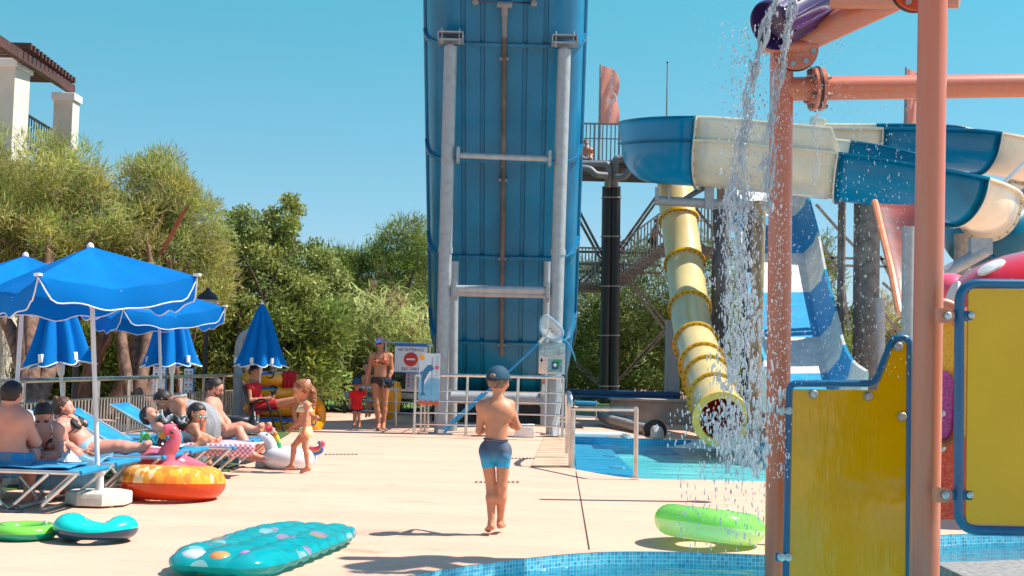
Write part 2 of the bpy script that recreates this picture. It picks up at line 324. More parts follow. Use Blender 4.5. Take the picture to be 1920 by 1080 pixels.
# ================================================================ METALS AND PLASTICS
STEEL = mat('stainless', (.62, .6, .57), .28, 1, .08, 8); GALV = mat('galvanised', (.38, .39, .40), .55, .35, .06, 9, .06, 60)
GALD = mat('galvanised_dark', (.33, .31, .29), .6, .2, .12, 12); BLACK = mat('black_metal', (.02, .02, .022), .45, .2); RUST = mat('rusty_steel', hx('86776c'), .7, .2, .2, 14)
ORA = mat('orange_paint', hx('c96d50'), .34, 0, .1, 3, .05, 30, coat=.3, stretch=(8, 8, .6), c2=hx('c4785e')); GREYP = mat('grey_pvc', hx('73767a'), .5, var=.08)
SLB = mat('slide_blue', hx('006e96'), .38, 0, .08, 1.6, .03, 9, coat=.1, spec=.3); SLF = mat('flume_blue', hx('007c9c'), .3, 0, .06, 1.6, .03, 9, coat=.3, spec=.4); _transl(SLF, .45, hx('10a8c8')); SLW = mat('slide_cream', hx('e0d9c2'), .3, 0, .05, 2, coat=.3); SLY_ = 0; SLY = mat('slide_yellow', hx('f4dfa0'), .3, 0, .04, 2, coat=.35); _transl(SLY, .3, hx('f0d890')); FLY = mat('flange_yellow', hx('eab000'), .35, 0, .1, 8, coat=.2)
BOLT = mat('bolt', (.25, .22, .2), .45, .8); BOLTL = mat('bolt_light', (.5, .5, .5), .4, .8); WHITE = mat('white_plastic', (.78, .77, .75), .4, var=.03); BLUEP = mat('blue_frame', hx('00587f'), .35, coat=.2)
YEL = mat('yellow_panel', hx('dca200'), .16, 0, .03, 2, .03, 5, spec=.6)
# ================================================================ GREAT BLUE SLIDE (seen from below)
def big_slide():
    t = thing('water_slide', (0, 25.5, 0), 'tall wide blue fibreglass slide seen from its ribbed underside, rising above the two grey masts', 'water slide')
    xc = lambda z: G(945, 812).x*0 + (.02*(z)) - .18 + .0
    prof = spline([(0, 18.6, 13.0), (0, 19.6, 11.2), (0, 20.9, 9.0), (0, 21.95, 6.9), (0, 22.95, 4.87), (0, 23.85, 3.2), (0, 24.75, 1.62), (0, 25.7, .8), (0, 28, .35), (0, 31, .3)], 6)
    sec = [(-1.42, 1.1), (-1.36, .6), (-1.3, .3), (-1.2, .12), (-1.05, .02), (-.98, 0)]
    for r in (-.72, -.38, .36, .72): sec += [(r-.055, 0), (r-.045, .045), (r+.045, .045), (r+.055, 0)]
    sec += [(.98, 0), (1.05, .02), (1.2, .12), (1.3, .3), (1.36, .6), (1.42, 1.1)]
    def place(p, d, u, w):
        nrm = Vector((0, d.z, -d.y)); nrm = nrm if nrm.y > 0 else -nrm
        cx = P(943, 400, 22).x - .014*(p.z-3)
        return Vector((cx+u, p.y, p.z)) + nrm*w
    secs = []
    for i, p in enumerate(prof):
        d = (prof[min(i+1, len(prof)-1)]-prof[max(i-1, 0)]).normalized(); secs.append([place(p, d, u, w) for u, w in sec])
    B().loft(secs).build('shell', SLB, t, 40, solid=.03)
    so = [(-1.5, 1.1), (-1.44, .6), (-1.36, .22), (-1.2, .02), (-1.05, -.06), (1.05, -.06), (1.2, .02), (1.36, .22), (1.44, .6), (1.5, 1.1)]
    si = [(-1.42, 1.1), (-1.35, .6), (-1.29, .32), (-1.19, .14), (-1.04, .04), (1.04, .04), (1.19, .14), (1.29, .32), (1.35, .6), (1.42, 1.1)]
    for z in (9.3, 6.76, 4.87, 3.2, 1.62):
        i = min(range(len(prof)), key=lambda k: abs(prof[k].z-z)); p = prof[i]
        if True:
            j = i if prof[i].z > z else i-1; a, c = prof[j], prof[j+1]; p = a.lerp(c, (a.z-z)/(a.z-c.z)) if a.z != c.z else a
        d = (prof[min(i+1, len(prof)-1)]-prof[i-1]).normalized(); b = B()
        for off in (-.03, .03):
            pass
        A = [place(p-d*.028, d, u, w) for u, w in so]; C = [place(p+d*.028, d, u, w) for u, w in so]; D = [place(p+d*.028, d, u, w) for u, w in si]; E = [place(p-d*.028, d, u, w) for u, w in si]
        b.loft([A, C, D, E, A]); bb = b
        for k in range(15):
            u = -1.12+k*.16; q = place(p-d*.0, d, u, -.03); bb.cyl(q-d*.04, q+d*.05, .014, n=6, mi=1)
        for s in (-1, 1):
            for (u, w) in ((1.28, .15), (1.39, .38), (1.44, .62), (1.46, .85)): q = place(p, d, s*u, w); bb.cyl(q-d*.04, q+d*.05, .014, n=6, mi=1)
        bb.build('flange', [SLB, BOLT], t, 30)
    for s in (-1, 1):   # rolled outer rims
        B().tube([place(p, (prof[min(i+1, len(prof)-1)]-prof[max(i-1, 0)]).normalized(), s*1.44, 1.1) for i, p in enumerate(prof)], .05, 8).build('rim', SLB, t)
    # drain pipe down the middle
    b = B(); pts = [place(p, (prof[min(i+1, len(prof)-1)]-prof[max(i-1, 0)]).normalized(), .0, -.1) for i, p in enumerate(prof) if p.z > 1.4 and p.z < 7.2]
    dp = b.tube(pts, .045, 10).build('drain_pipe', mat('old_pipe', hx('60574f'), .5, var=.25, scale=3), t)
    b = B(); top = pts[0]; up = (pts[0]-pts[1]).normalized(); q = top+up*.55
    b.tube([top, q], .05, 10); b.build('upper_pipe', GREYP, t)
    b = B(); L = q+Vector((-.5, 0, .04)); Rr = q+Vector((.5, 0, .04)); b.tube([L+up*1.6, L, Rr, Rr+up*1.6], .038, 10); b.build('loop_pipe', GREYP, t)
    for w in (L, Rr): B().ball(w, .065, 10).build('pipe_elbow', mat('fitting', (.22, .2, .2), .5), t)
    b = B(); b.tube([q-Vector((.13, 0, 0)), q+Vector((.13, 0, 0))], .055, 10).tube([q, q-up*.2], .06, 10); b.build('pipe_tee', mat('fitting', (.22, .2, .2), .5), t)
    for z in (6.6, 4.6, 3.1, 1.6):
        i = min(range(len(pts)), key=lambda k: abs(pts[k].z-z)); B().box(pts[i], (.16, .06, .05)).build('pipe_clamp', mat('fitting', (.22, .2, .2), .5), t)
    return place, prof
big_slide()
def mast(x0, y0, x1, y1, Y, r, lab, bh=True):
    a, c = P(x0, y0, Y), P(x1, y1, Y); a.z = max(a.z, 0) if a.z < .3 else a.z
    t = thing('support_mast', a, lab, 'support mast', 'galvanised masts carrying the blue slide')
    b = B(); b.cyl(a, c, r, n=24); b.build('tube', GALV, t)
    d = (c-a).normalized(); b = B(); m = a.lerp(c, .47); b.cyl(m-d*.05, m+d*.05, r+.014, n=24); b.cyl(a-d*.0, a+d*.02, r+.1, n=20); b.build('collar', GALV, t)
    b = B(); b.cyl(c, c+d*.04, r*.55, n=10, mi=0); w = .42
    e = c+d*.1; b.box(e, (w, .3, .025)); b.box(e+Vector((0, 0, .13)), (w, .3, .025))
    for s in (-1, 1): b.box(e+Vector((s*w/2, 0, .06)), (.02, .3, .16)); b.cyl(e+Vector((s*w*.36, -.1, -.08)), e+Vector((s*w*.36, -.1, .2)), .014, n=6)
    b.build('bracket', GALV, t)
mast(826, 814, 845, 88, 21.75, .112, 'left grey mast in front of the tall blue slide')
mast(1036, 816, 1058, 94, 21.75, .115, 'right grey mast in front of the tall blue slide, with the steel cabinet on it')
def beam(name, pts, r, lab, m=None, Y=None, n=12, caps=True):
    t = thing(name, V(pts[0]), lab, 'cross beam', 'cross beams between the slide masts'); B().tube(pts, r, n).build('tube', m or GALV, t)
    b = B()
    for p, q in ((pts[0], pts[1]), (pts[-1], pts[-2])):
        d = (V(q)-V(p)).normalized(); b.box(V(p)+d*.03, (.05, .2, .26))
    b.build('end_plate', GALV, t)
beam('cross_beam', [P(856, 291, 21.75), P(1034, 298, 21.75)], .052, 'upper thin cross beam joining the two masts')
beam('cross_beam', [P(850, 541, 21.75), P(1030, 544, 21.75)], .06, 'front pipe of the middle pair of cross beams')
beam('cross_beam', [P(852, 549, 22.2), P(1030, 553, 22.2)], .06, 'rear pipe of the middle pair of cross beams, half hidden')
beam('cross_beam', [P(840, 745, 22.3), P(1018, 748, 22.3)], .1, 'thick low pipe beam behind the railing under the blue slide')
def post(name, x0, y0, x1, y1, Y, r, m, lab, cat='support column', grp=None, n=14, Y2=None):
    a, c = P(x0, y0, Y), P(x1, y1, Y2 or Y)
    t = thing(name, a, lab, cat, grp); B().cyl(a, c, r, n=n).build('tube', m, t); d = (c-a).normalized()
    B().cyl(a, a+d*.03, r*1.8, n=n).build('base_plate', m, t); B().cyl(c-d*.02, c+d*.012, r*1.06, n=n).build('cap', m, t); return t
post('support_mast', 848, 812, 851, 492, 22.7, .085, GALV, 'shorter rear mast close behind the left tall mast', grp='galvanised masts carrying the blue slide')
post('support_mast', 1019, 800, 1026, 492, 22.9, .06, GALV, 'short rear mast half hidden behind the right tall mast', grp='galvanised masts carrying the blue slide')
# concrete blocks and floor clutter under the slide
CONC = mat('concrete', hx('a08f7e'), .9, var=.12, scale=9, bump=.3)
b = B(); b.box((P(930, 770, 26).x, 27.2, .2), (2.6, 2.2, .5)); tag(b.build('slide_plinth', mat('dark_concrete', hx('4a4640'), .9, var=.2), bevel=.02), 'dark low concrete plinth under the foot of the tall blue slide', 'plinth')
b = B(); c = G(985, 818); c.y = 21.3; b.box(c+Vector((0, .1, .11)), (.3, .26, .22), bev=.02); b.box(c+Vector((0, -.04, .14)), (.2, .02, .05)); tag(b.build('plastic_box', WHITE), 'small white plastic box on the deck behind the boy', 'box')
# ================================================================ CABINET, NET, POLES
def cabinet():
    Y = 21.45; a = P(1011, 642, Y); c = P(1059, 702, Y); w = c.x-a.x; h = a.z-c.z; o = Vector(((a.x+c.x)/2, Y, c.z))
    t = thing('first_aid_cabinet', o, 'brushed steel cabinet with a green first aid sign fixed to the right mast', 'cabinet')
    B().box(o+Vector((0, .09, h/2)), (w, .2, h), bev=.006).build('housing', STEEL, t)
    d = B().box(o+Vector((.005, -.014, h/2)), (w*.94, .012, h*.95), bev=.004).build('door', mat('brushed', (.6, .58, .54), .35, .9, .15, 5, stretch=(1, 1, 8)), t)
    B().box(o+Vector((-w*.4, -.025, h*.43)), (.014, .02, .06)).cyl(o+Vector((-w*.4, -.02, h*.43)), o+Vector((-w*.4, -.035, h*.43)), .02, n=10).build('handle', BLACK, d)
    b = B()
    for x in (-.28, .26): b.bar(o+Vector((x*w, -.024, h*.6)), o+Vector((x*w, -.024, h*.92)), .008, .008)
    b.build('rail', GALD, d)
    B().box(o+Vector((w*.12, -.027, h*.27)), (w*.62, .012, h*.5)).build('window_frame', mat('alu', (.6, .6, .6), .4, .8), d)
    B().box(o+Vector((w*.12, -.035, h*.27)), (w*.54, .004, h*.42)).build('window_pane', mat('kitbag', hx('9fb4bd'), .2, var=.2, scale=20, c2=hx('6d8790')), d)
    B().box(o+Vector((w*.18, -.038, h*.36)), (w*.28, .003, h*.2)).build('kit', mat('kitgreen', hx('2f9f4a'), .5), d)
    B().box(o+Vector((w*.12, -.042, h*.27)), (w*.25, .004, h*.24)).build('first_aid_sign', mat('aidgreen', hx('0d5a60'), .5), d)
    e = o+Vector((w*.12, -.0455, h*.29)); B().box(e, (w*.14, .003, .025)).box(e+Vector((0, -.002, 0)), (.025, .003, w*.14)).build('white_cross', mat('signwhite', (.85, .85, .85), .5), d)
cabinet()
t = thing('cable', P(1046, 812, 21.5), 'bundle of thin white cables running down from the steel cabinet', 'cable')
for k, dx in enumerate((0, 3, 6)):
    B().tube(spline([P(1044+dx, 704, 21.52), P(1046+dx, 740, 21.5), P(1042+dx, 775, 21.5), P(1037+dx, 795, 21.5), P(1038+dx*.6, 817, 21.45)], 6), .011, 6).build('strand', WHITE, t)
t = thing('warning_tag', P(1019, 722, 21.5), 'narrow orange and white tag hanging on the right mast below the cabinet', 'tag'); B().box(P(1019, 730, 21.5), (.05, .02, .18), bev=.005).build('plate', mat('tagw', (.6, .58, .5), .5), t); B().box(P(1019, 716.5, 21.48), (.05, .04, .05)).build('reflector', mat('tago', hx('e8541c'), .4), t)
SKY = mat('net_blue', hx('1c86b8'), .4)
def netpole():
    Y = 21.1; a = P(832, 812, Y); e = P(1013, 640, 21.3)
    t = thing('pool_net', a, 'pool leaf net on a long blue pole leaning against the steel cabinet', 'pool net')
    B().cyl(a, e, .022, n=8).build('pole', SKY, t)
    f = P(1032, 618, 21.3); B().tube([e-(f-e)*.1, e.lerp(f, .6), f], [.03, .026, .02], 8).build('handle_socket', mat('ivory', hx('e3d6bf'), .5), t)
    rim = spline([P(*q, 21.28) for q in ((1013, 605), (1016, 596), (1026, 592), (1042, 604), (1055, 620), (1053, 632), (1041, 638), (1024, 633), (1014, 620), (1013, 605))], 5)
    rm = B().tube(rim, .018, 8, caps=False).build('rim', mat('netrim', hx('8fb4c8'), .4), t)
    b = B(); c = P(1034, 614, 21.28); secs = []
    for k, s in enumerate((1, .8, .5, .2)): secs.append([c+(p-c)*s+Vector((0, .18*(1-s)+0.02*random.random(), -.05*(1-s))) for p in rim])
    b.loft(secs); b.build('mesh_bag', mat('netmesh', (.75, .76, .75), .7, alpha=.6, var=.1, scale=40), t, 180)
    t2 = thing('pole', P(829, 806, 21), 'second thin blue pool pole lying low beside the net pole', 'pole'); B().cyl(P(829, 808, 21.2), P(905, 737, 21.4), .02, n=8).build('tube', SKY, t2); B().box(P(828, 809, 21.2), (.12, .06, .05)).build('clip', WHITE, t2)
    t3 = thing('hose', P(1050, 634, 21.4), 'thin bright blue hose hooked over the steel cabinet', 'hose'); B().tube(spline([P(1042, 633, 21.4), P(1056, 636, 21.45), P(1068, 648, 21.6), P(1075, 663, 21.8), P(1079, 676, 21.9)], 5), .012, 6).build('loop', mat('cyanhose', hx('1498c8'), .4), t3)
netpole()
# ================================================================ RAILINGS
def rail_frame(name, posts, topY, rails, r, lab, cat='railing', grp=None, rr=None, m=STEEL, foot=True):
    """posts: list of (top, bottom) points; rails: fractions from the top"""
    t = thing(name, posts[0][1], lab, cat, grp)
    for a, c in posts: B().cyl(c, a, r, n=10).cyl(c, c+Vector((0, 0, .012)), r*1.9, n=12).build('post', m, t)
    B().tube([a for a, c in posts], r*1.15, 10).build('handrail', m, t)
    for f in rails: B().tube([a.lerp(c, f) for a, c in posts], rr or r*.55, 8).build('rail', m, t)
    return t
Y = 20.7
rail_frame('railing', [(P(x, y0, Y), P(x2, y1, Y)) for x, y0, x2, y1 in ((780, 703, 776, 815), (877, 704, 873, 817), (972, 706, 968, 818), (1056, 708, 1054, 820))], 0, (.26, .43, .63, .82), .024, 'long horizontal-bar steel railing in front of the tall blue slide')
for (x0, x1, lab) in ((742, 812, 'short steel side railing behind the dolphin board'),):
    rail_frame('railing', [(P(x, 706+k, 21.4+.9*k), P(x-1, 812-2*k, 21.4+.9*k)) for k, x in enumerate((790, 797, 804))], 0, (.5, .9), .02, 'short steel side railing behind the dolphin height board')
rail_frame('railing', [(P(668, 726, 23.6), P(667, 796, 23.6)), (P(742, 731, 23.6), P(742, 800, 23.6)), (P(790, 733, 23.6), P(789, 803, 23.6))], 0, (.33, .62), .022, 'low steel railing behind the woman with the blue cap')
rail_frame('pool_handrail', [(P(1193, 767, 14.05), P(1192, 895, 14.05)), (P(1075, 766, 15.4), P(1074, 876, 15.4))], 0, (), .026, 'steel handrail beside the pool ramp, running from the deck to the pool corner')
t = thing('pool_handrail', G(1068, 850), 'thick curved steel handrail post standing at the corner of the ramp', 'pool handrail')
B().tube(spline([P(1071, 874, 15.5), P(1070, 790, 15.5), P(1069, 750, 15.5), P(1067, 739, 15.7), P(1064, 740, 16.2), P(1064, 760, 16.8), P(1064, 850, 16.9)], 6), .034, 10).build('bent_tube', STEEL, t)
# yellow bin lid and low benches behind the railing
t = thing('bench', P(720, 752, 25), 'low long grey bench behind the woman with the blue cap', 'bench')
B().box(P(720, 741, 25)+Vector((.1, 0, 0)), (1.7, .35, .1), bev=.01).build('seat', mat('bench', hx('a8a39c'), .6), t)
for s in (-.7, .75): B().box(P(720, 752, 25)+Vector((.1+s, 0, -.03)), (.06, .3, .3)).build('leg', GALD, t)
t = thing('yellow_buoy', P(745, 765, 24.6), 'yellow plastic buoy peeping out behind the woman in the bikini', 'buoy')
B().lathe(P(729, 782, 24.5), [(.02, -.06), (.1, 0), (.2, .12), (.24, .4), (.23, .55), (.18, .66), (.08, .7)], 16).build('body', mat('buoy', hx('f0a80c'), .4), t); B().torus(P(729, 782, 24.5)+Vector((0, 0, .72)), .05, .015, 12, 8, (0, 1, 0)).build('ring', BLACK, t)
# ================================================================ STONE WALL, DARK TROUGH BEHIND POOL
t = thing('stone_wall', G(1170, 800), 'low pale stone wall beyond the far edge of the pool', 'wall')
Yw = 27.5; a = P(1146, 752, Yw); c = P(1700, 766, Yw)
b = B(); b.box(((a.x+c.x)/2, Yw+.2, .24), (c.x-a.x, .4, .48)); b.build('wall_face', mat('stone', hx('a3968a'), .9, var=.12, scale=3, bump=.3, bscale=14), t, bevel=.01)
b = B(); b.box(((a.x+c.x)/2, Yw+.18, .505), (c.x-a.x+.06, .48, .05)); b.build('coping', mat('coping', hx('b5aca0'), .8), t, bevel=.01)
t = thing('blue_gutter', P(1080, 745, 28.6), 'long dark blue trough pipe lying along the top behind the stone wall', 'gutter')
B().box(((P(1060, 745, 28.6).x+P(1275, 752, 28.6).x)/2, 28.6, .6), (P(1275, 752, 28.6).x-P(1060, 745, 28.6).x, .3, .14), bev=.03).build('trough', mat('gutblue', hx('0c4b74'), .4), t)
B().bar(P(1062, 742, 28.4), P(1262, 747, 28.4), .05, .04).build('lip', mat('gutlip', hx('1a6b9c'), .3), t)
# ================================================================ TOWER
def tower():
    Y = 38
    t = thing('steel_tower', P(1142, 758, Y), 'grey steel stair tower with platform, braces and railings behind the slides', 'tower')
    def S_(a, c, w, name='brace', m=RUST, Ya=Y, Yb=None): B().bar(P(*a, Ya), P(*c, Yb or Ya), w, w).build(name, m, t)
    S_((1142, 757), (1150, 300), .16, 'column', GALD, 37.9)
    for x0, x1 in ((1246, 1256),): S_((1258, 800), (1262, 600), .3, 'column', GALV, 28.9)
    S_((1000, 735), (1012, 320), .2, 'column', GALD, 40); S_((1345, 760), (1352, 330), .22, 'column', GALD, 40)
    for q in (((1080, 384), (1130, 480)), ((1080, 402), (1126, 486)), ((1158, 470), (1232, 366)), ((1158, 480), (1238, 368)), ((1082, 530), (1128, 490)), ((1082, 545), (1126, 498)),
              ((1156, 488), (1250, 608)), ((1156, 500), (1246, 618)), ((1252, 612), (1150, 724)), ((1248, 622), (1146, 728)), ((1080, 684), (1132, 730)), ((1078, 678), (1128, 722)),
              ((1296, 380), (1352, 450)), ((1300, 440), (1345, 490)), ((1310, 540), (1356, 500)), ((1350, 500), (1400, 560))):
        S_(*q, .075)
    for y in (455, 478, 492): S_((1084, y+17), (1240, y+20), .07, 'rail')
    # upper platform
    x0, x1 = P(1010, 310, Y).x, P(1440, 318, Y).x; z = P(1120, 307, Y).z
    B().box(((x0+x1)/2, Y+1.2, z-.04), (x1-x0, 3.4, .1)).build('platform', mat('planks', hx('6a5d54'), .8, var=.15, scale=3), t)
    B().box(((x0+x1)/2, Y-.5, z-.5), (x1-x0, .12, .2)).box(((x0+x1)/2, Y-.45, z-.12), (x1-x0, .1, .1)).build('edge_beam', mat('deckedge', hx('5c554f'), .7), t)
    B().box(((x0+x1)/2, Y-.3, z-.27), (x1-x0, .06, .3)).build('fascia', mat('fascia', hx('a39384'), .8, var=.1), t)
    b = B()
    for k in range(9): xx = x0+.5+k*.75; b.bar((xx, Y-.35, z-.5), (xx+.12, Y-.35, z-.12), .07, .06)
    b.build('strut', RUST, t)
    def railing(a, c, h, n, Ya, Yb=None, nm='guard_rail'):
        p, q = P(*a, Ya), P(*c, Yb or Ya); u = Vector((0, 0, h)); b = B(); b.bar(p+u, q+u, .05, .05); b.bar(p+u*.62, q+u*.62, .03, .03); b.bar(p+Vector((0, 0, .06)), q+Vector((0, 0, .06)), .03, .03)
        for k in range(n+1):
            s = p.lerp(q, k/n); w = .035 if k % 6 else .06; b.bar(s, s+u, w, w)
        b.build(nm, GALD, t)
    railing((1020, 303), (1300, 309), 1.16, 36, Y-.5)
    B().box(((P(1165, 300, Y).x+P(1190, 300, Y).x)/2, Y-.52, z+.58), (P(1190, 300, Y).x-P(1160, 300, Y).x, .03, 1.12)).build('sheet_panel', mat('sheet', hx('7f878c'), .6, .3), t)
    # lower landing and stair flight
    z2 = P(1105, 537, Y).z; xa, xb = P(1040, 536, Y).x, P(1158, 540, Y).x
    B().box(((xa+xb)/2, Y+.6, z2), (xb-xa, 1.4, .24)).build('landing', RUST, t)
    railing((1040, 534), (1128, 536), 1.12, 14, Y-.15)
    s0, s1 = P(1158, 530, Y), P(1250, 462, Y)
    for dy in (0, 1.1): B().bar(s0+Vector((0, dy, 0)), s1+Vector((0, dy, 0)), .06, .34).build('stringer', RUST, t)
    b = B()
    for k in range(10): s = s0.lerp(s1, (k+.5)/10); b.box(s+Vector((0, .55, .1)), (.26, 1.05, .03))
    b.build('tread', RUST, t); railing((1158, 524), (1250, 456), 1.05, 15, Y-.05)
    railing((1250, 454), (1365, 458), 1.1, 18, Y+.6); B().box(((P(1245, 460, Y).x+P(1380, 460, Y).x)/2, Y+1.1, P(1300, 467, Y).z), (P(1380, 460, Y).x-P(1245, 460, Y).x, 1.2, .26)).build('landing', RUST, t)
    # upper right stairs in shade behind tube
    return Y, z
TY, TZ = tower()
# black riser pipes
for k, (x0, x1, lab) in enumerate(((1133, 1139, 'left black riser pipe strapped to the tower column'), (1150, 1154, 'right black riser pipe strapped to the tower column'))):
    t = thing('riser_pipe', P(x0, 755, 37.4), lab, 'pipe', 'black riser pipes on the tower'); B().cyl(P(x0, 757, 37.4), P(x1, 350, 37.4), .155, n=16).build('pipe', BLACK, t)
    b = B()
    for y in (372, 445, 538, 630, 725): b.cyl(P(x0+(757-y)*(x1-x0)/407, y, 37.4), P(x0+(757-y)*(x1-x0)/407, y-2, 37.4), .18, n=16)
    b.build('clamp', GALD, t)
    g = B()
    if k == 0: g.tube(spline([P(1085, 308, 37), P(1128, 308, 37), P(1140, 313, 37), P(1140, 350, 37.2)], 6), .11, 12); g.tube(spline([P(1086, 315, 36.8), P(1105, 317, 36.8), P(1118, 327, 36.8), P(1138, 329, 36.9)], 6), .1, 12)
    else: g.tube(spline([P(1180, 298, 37), P(1162, 298, 37), P(1154, 304, 37), P(1153, 350, 37.2)], 6), .11, 12); g.tube(spline([P(1180, 320, 36.8), P(1170, 331, 36.8), P(1155, 333, 36.9)], 6), .1, 12)
    g.build('elbow', GREYP, t)
# ================================================================ SLIDES ON THE RIGHT
def xs(p, side, up, r, a, e=0):   # deep U section: vertical flared walls above the ridge, deep round bottom below
    if 0 <= a <= PI: return p+side*math.cos(a)*(r+e)-up*math.sin(a)*(r*1.3+e)
    t = (-a if a < 0 else a-PI)/R(55); sg = 1 if a < 0 else -1
    return p+side*sg*(r*(1+.1*t)+e)+up*t*.5
def flume(name, lab, path, seg, r, near_hi, far_hi, mats, rimm=None, bolts=True, closed=False):
    """path: spline points; seg: list of (start index, material index). angle 0 = near side lip, 90 = bottom, 180 = far lip"""
    t = thing(name, V(path[0])*1.0, lab, 'water slide'); n = len(path)
    cuts = seg+[n-1]
    for si in range(len(seg)):
        i0, mi = seg[si]; i1 = seg[si+1][0] if si+1 < len(seg) else n-1; secs = []; lips = [[], []]; ridge = []; ridge2 = []
        for i in range(i0, i1+1):
            p = V(path[i]); d = (V(path[min(i+1, n-1)])-V(path[max(i-1, 0)])).normalized(); side = d.cross(Vector((0, 0, 1))).normalized(); up = side.cross(d).normalized()
            nh = near_hi(i) if callable(near_hi) else near_hi; fh = far_hi(i) if callable(far_hi) else far_hi
            row = [xs(p, side, up, r, R(-nh+(180+nh+fh)*k/26)) for k in range(27)]; secs.append(row); ridge.append((p+side*r*1.0, side, up, d)); ridge2.append(p-side*r)
            lips[0].append(row[0]); lips[1].append(row[-1])
        o = B().loft(secs).build('section', mats[mi], t, 60, solid=.025)
        for l in lips: B().tube(l, .028, 6).build('lip', mats[mi], o)
        B().loft([[q+s*.0+u*.02, q+s*.1+u*.03, q+s*.1-u*.02, q-u*.02] for q, s, u, d in ridge], closed=True).build('ridge', mats[mi], o, 30)
        for e in ((i0, 1), (i1, -1)):
            p = V(path[e[0]]); d = (V(path[min(e[0]+1, n-1)])-V(path[max(e[0]-1, 0)])).normalized(); side = d.cross(Vector((0, 0, 1))).normalized(); up = side.cross(d).normalized(); nh = near_hi(e[0]) if callable(near_hi) else near_hi; fh = far_hi(e[0]) if callable(far_hi) else far_hi
            A = [R(-nh+(180+nh+fh)*k/30) for k in range(31)]; f = lambda rr, off: [xs(p, side, up, r, a, rr-r)+d*off for a in A]
            b = B().loft([f(r, 0), f(r+.085, 0), f(r+.085, e[1]*.03), f(r, e[1]*.03)])
            if bolts and e[1] == -1:
                for a in A[1::2]: q = xs(p, side, up, r, a, .05); b.cyl(q-d*.05, q+d*.04, .017, n=6, mi=1)
            b.build('flange', [mats[mi], BOLT], o, 30)
    return t
r = .66
pth = spline([P(1290, 266, 37), P(1245, 268, 34.5), P(1218, 270, 31.5), P(1232, 271, 28.6), P(1300, 273, 27.3), P(1400, 281, 27.0), P(1500, 290, 26.6), P(1600, 301, 26.2), P(1700, 318, 25.9), P(1775, 336, 25.9), P(1822, 352, 26.4), P(1846, 366, 27.4), P(1852, 382, 28.8), P(1846, 400, 30.2)], 5)
flume('open_flume', 'big open flume of alternating blue and cream sections crossing above the yellow tube', pth, [(0, 0), (IDX(pth, 1305, 16), 1), (IDX(pth, 1572, 16), 0), (IDX(pth, 1792, 16), 1), (len(pth)-8, 0)], r, lambda i: 55 if i < IDX(pth, 1572, 16) else 2, lambda i: 55, [SLF, SLW])
pth = spline([P(1470, 245, 33), P(1510, 250, 31.8), P(1600, 252, 31.4), P(1700, 252, 31.2), P(1800, 254, 31.2), P(1860, 262, 31.4), P(1915, 276, 32.4), P(1950, 300, 34.5), P(1940, 330, 37)], 6)
flume('open_flume', 'second open flume, cream and bright blue, higher up behind the big one on the right', pth, [(0, 1), (15, 0), (28, 1), (37, 1)], r*1.0, 3, 42, [SLF, SLW])
# closed blue tube at the far right
def tube_slide(name, lab, path, r, m, fm, rings, bolts=True, ridge=False):
    t = thing(name, V(path[-1]), lab, 'water slide'); b = B(); b.tube(path, r, 36, caps=False); o = b.build('tube', m, t, 180, solid=.02)
    n = len(path)
    for f in rings:
        i = min(int(f), n-2); p = V(path[i]).lerp(V(path[i+1]), f-i); d = (V(path[i+1])-V(path[max(i-1, 0)])).normalized()
        A, Bv = frame(d); fl = B().lathe(p-d*.03, [(r-.005, 0), (r+.072, 0), (r+.072, .05), (r-.005, .05)], 40, d, cap=False); b = fl
        if bolts:
            for k in range(22): a = 2*PI*k/22; q = p+(A*math.cos(a)+Bv*math.sin(a))*(r+.042); b.cyl(q-d*.045, q+d*.05, .015, n=6, mi=1)
        b.build('flange', [fm, BOLT], t, 30)
    return t, o
yp = spline([P(1264, 330, 29.8), P(1271, 400, 29.3), P(1282, 480, 28.7), P(1291, 560, 27.6), P(1299, 622, 26.2), P(1313, 670, 24.6), P(1331, 722, 22.8), P(1352, 785, 20.55)], 6)
ty, oy = tube_slide('tube_slide', 'cream yellow closed tube slide spilling into the pool', yp, .4, SLY, FLY, [IDY(yp, q) for q in (412, 494, 580, 646, 686, 712, 748)])
e = yp[-1]; d = (yp[-1]-yp[-2]).normalized(); B().lathe(e-d*.02, [(.37, 0), (.46, 0), (.468, .05), (.455, .085), (.35, .1), (.335, .05), (.37, 0)], 48, d, cap=False).build('mouth', mat('mouth_yellow', hx('f0b850'), .4), ty, 40)
LN = mat('tube_inside', hx('b0501c'), .4); _transl(LN, .6, hx('e06a20')); B().tube(yp[28:], .374, 36, caps=False).build('liner', LN, ty, 180)
B().tube([p+Vector((.02, -.405, .0)) for p in yp[17:26]], .012, 6).build('seam', mat('seam', hx('8a7a48'), .6), ty)
# splash under the mouth
def blob(name, c, rx, ry, rz, m, seed, lab, cat, n=26):
    rng = random.Random(seed); b = B(); vs = []; secs = []
    for i in range(9):
        a = i/8; row = []
        for k in range(n):
            t = 2*PI*k/n; rr = (1-a)**.8*(1+.28*rng.uniform(-1, 1)); row.append(V(c)+Vector((rx*rr*math.cos(t), ry*rr*math.sin(t), rz*(a**1.6)*(1+.3*rng.uniform(-1, 1)))))
        secs.append(row)
    b.loft([q+[q[0]] for q in secs]); return tag(b.build(name, m, None, 180), lab, cat)
FOAM = mat('foam', (.82, .86, .88), .5, var=.06, scale=20, bump=.4, bscale=30)
blob('splash', G(1352, 840, -.11), .75, .5, .24, FOAM, 3, 'white foaming splash where the yellow tube meets the pool', 'splash')
tube_slide('tube_slide', 'dark blue closed tube slide dropping behind the right end of the open flume', spline([P(1990, 360, 30.5), P(1925, 412, 29.6), P(1870, 445, 28.8), P(1832, 455, 29.6), P(1815, 440, 31)], 6), .62, SLF, SLF, (7, 13))
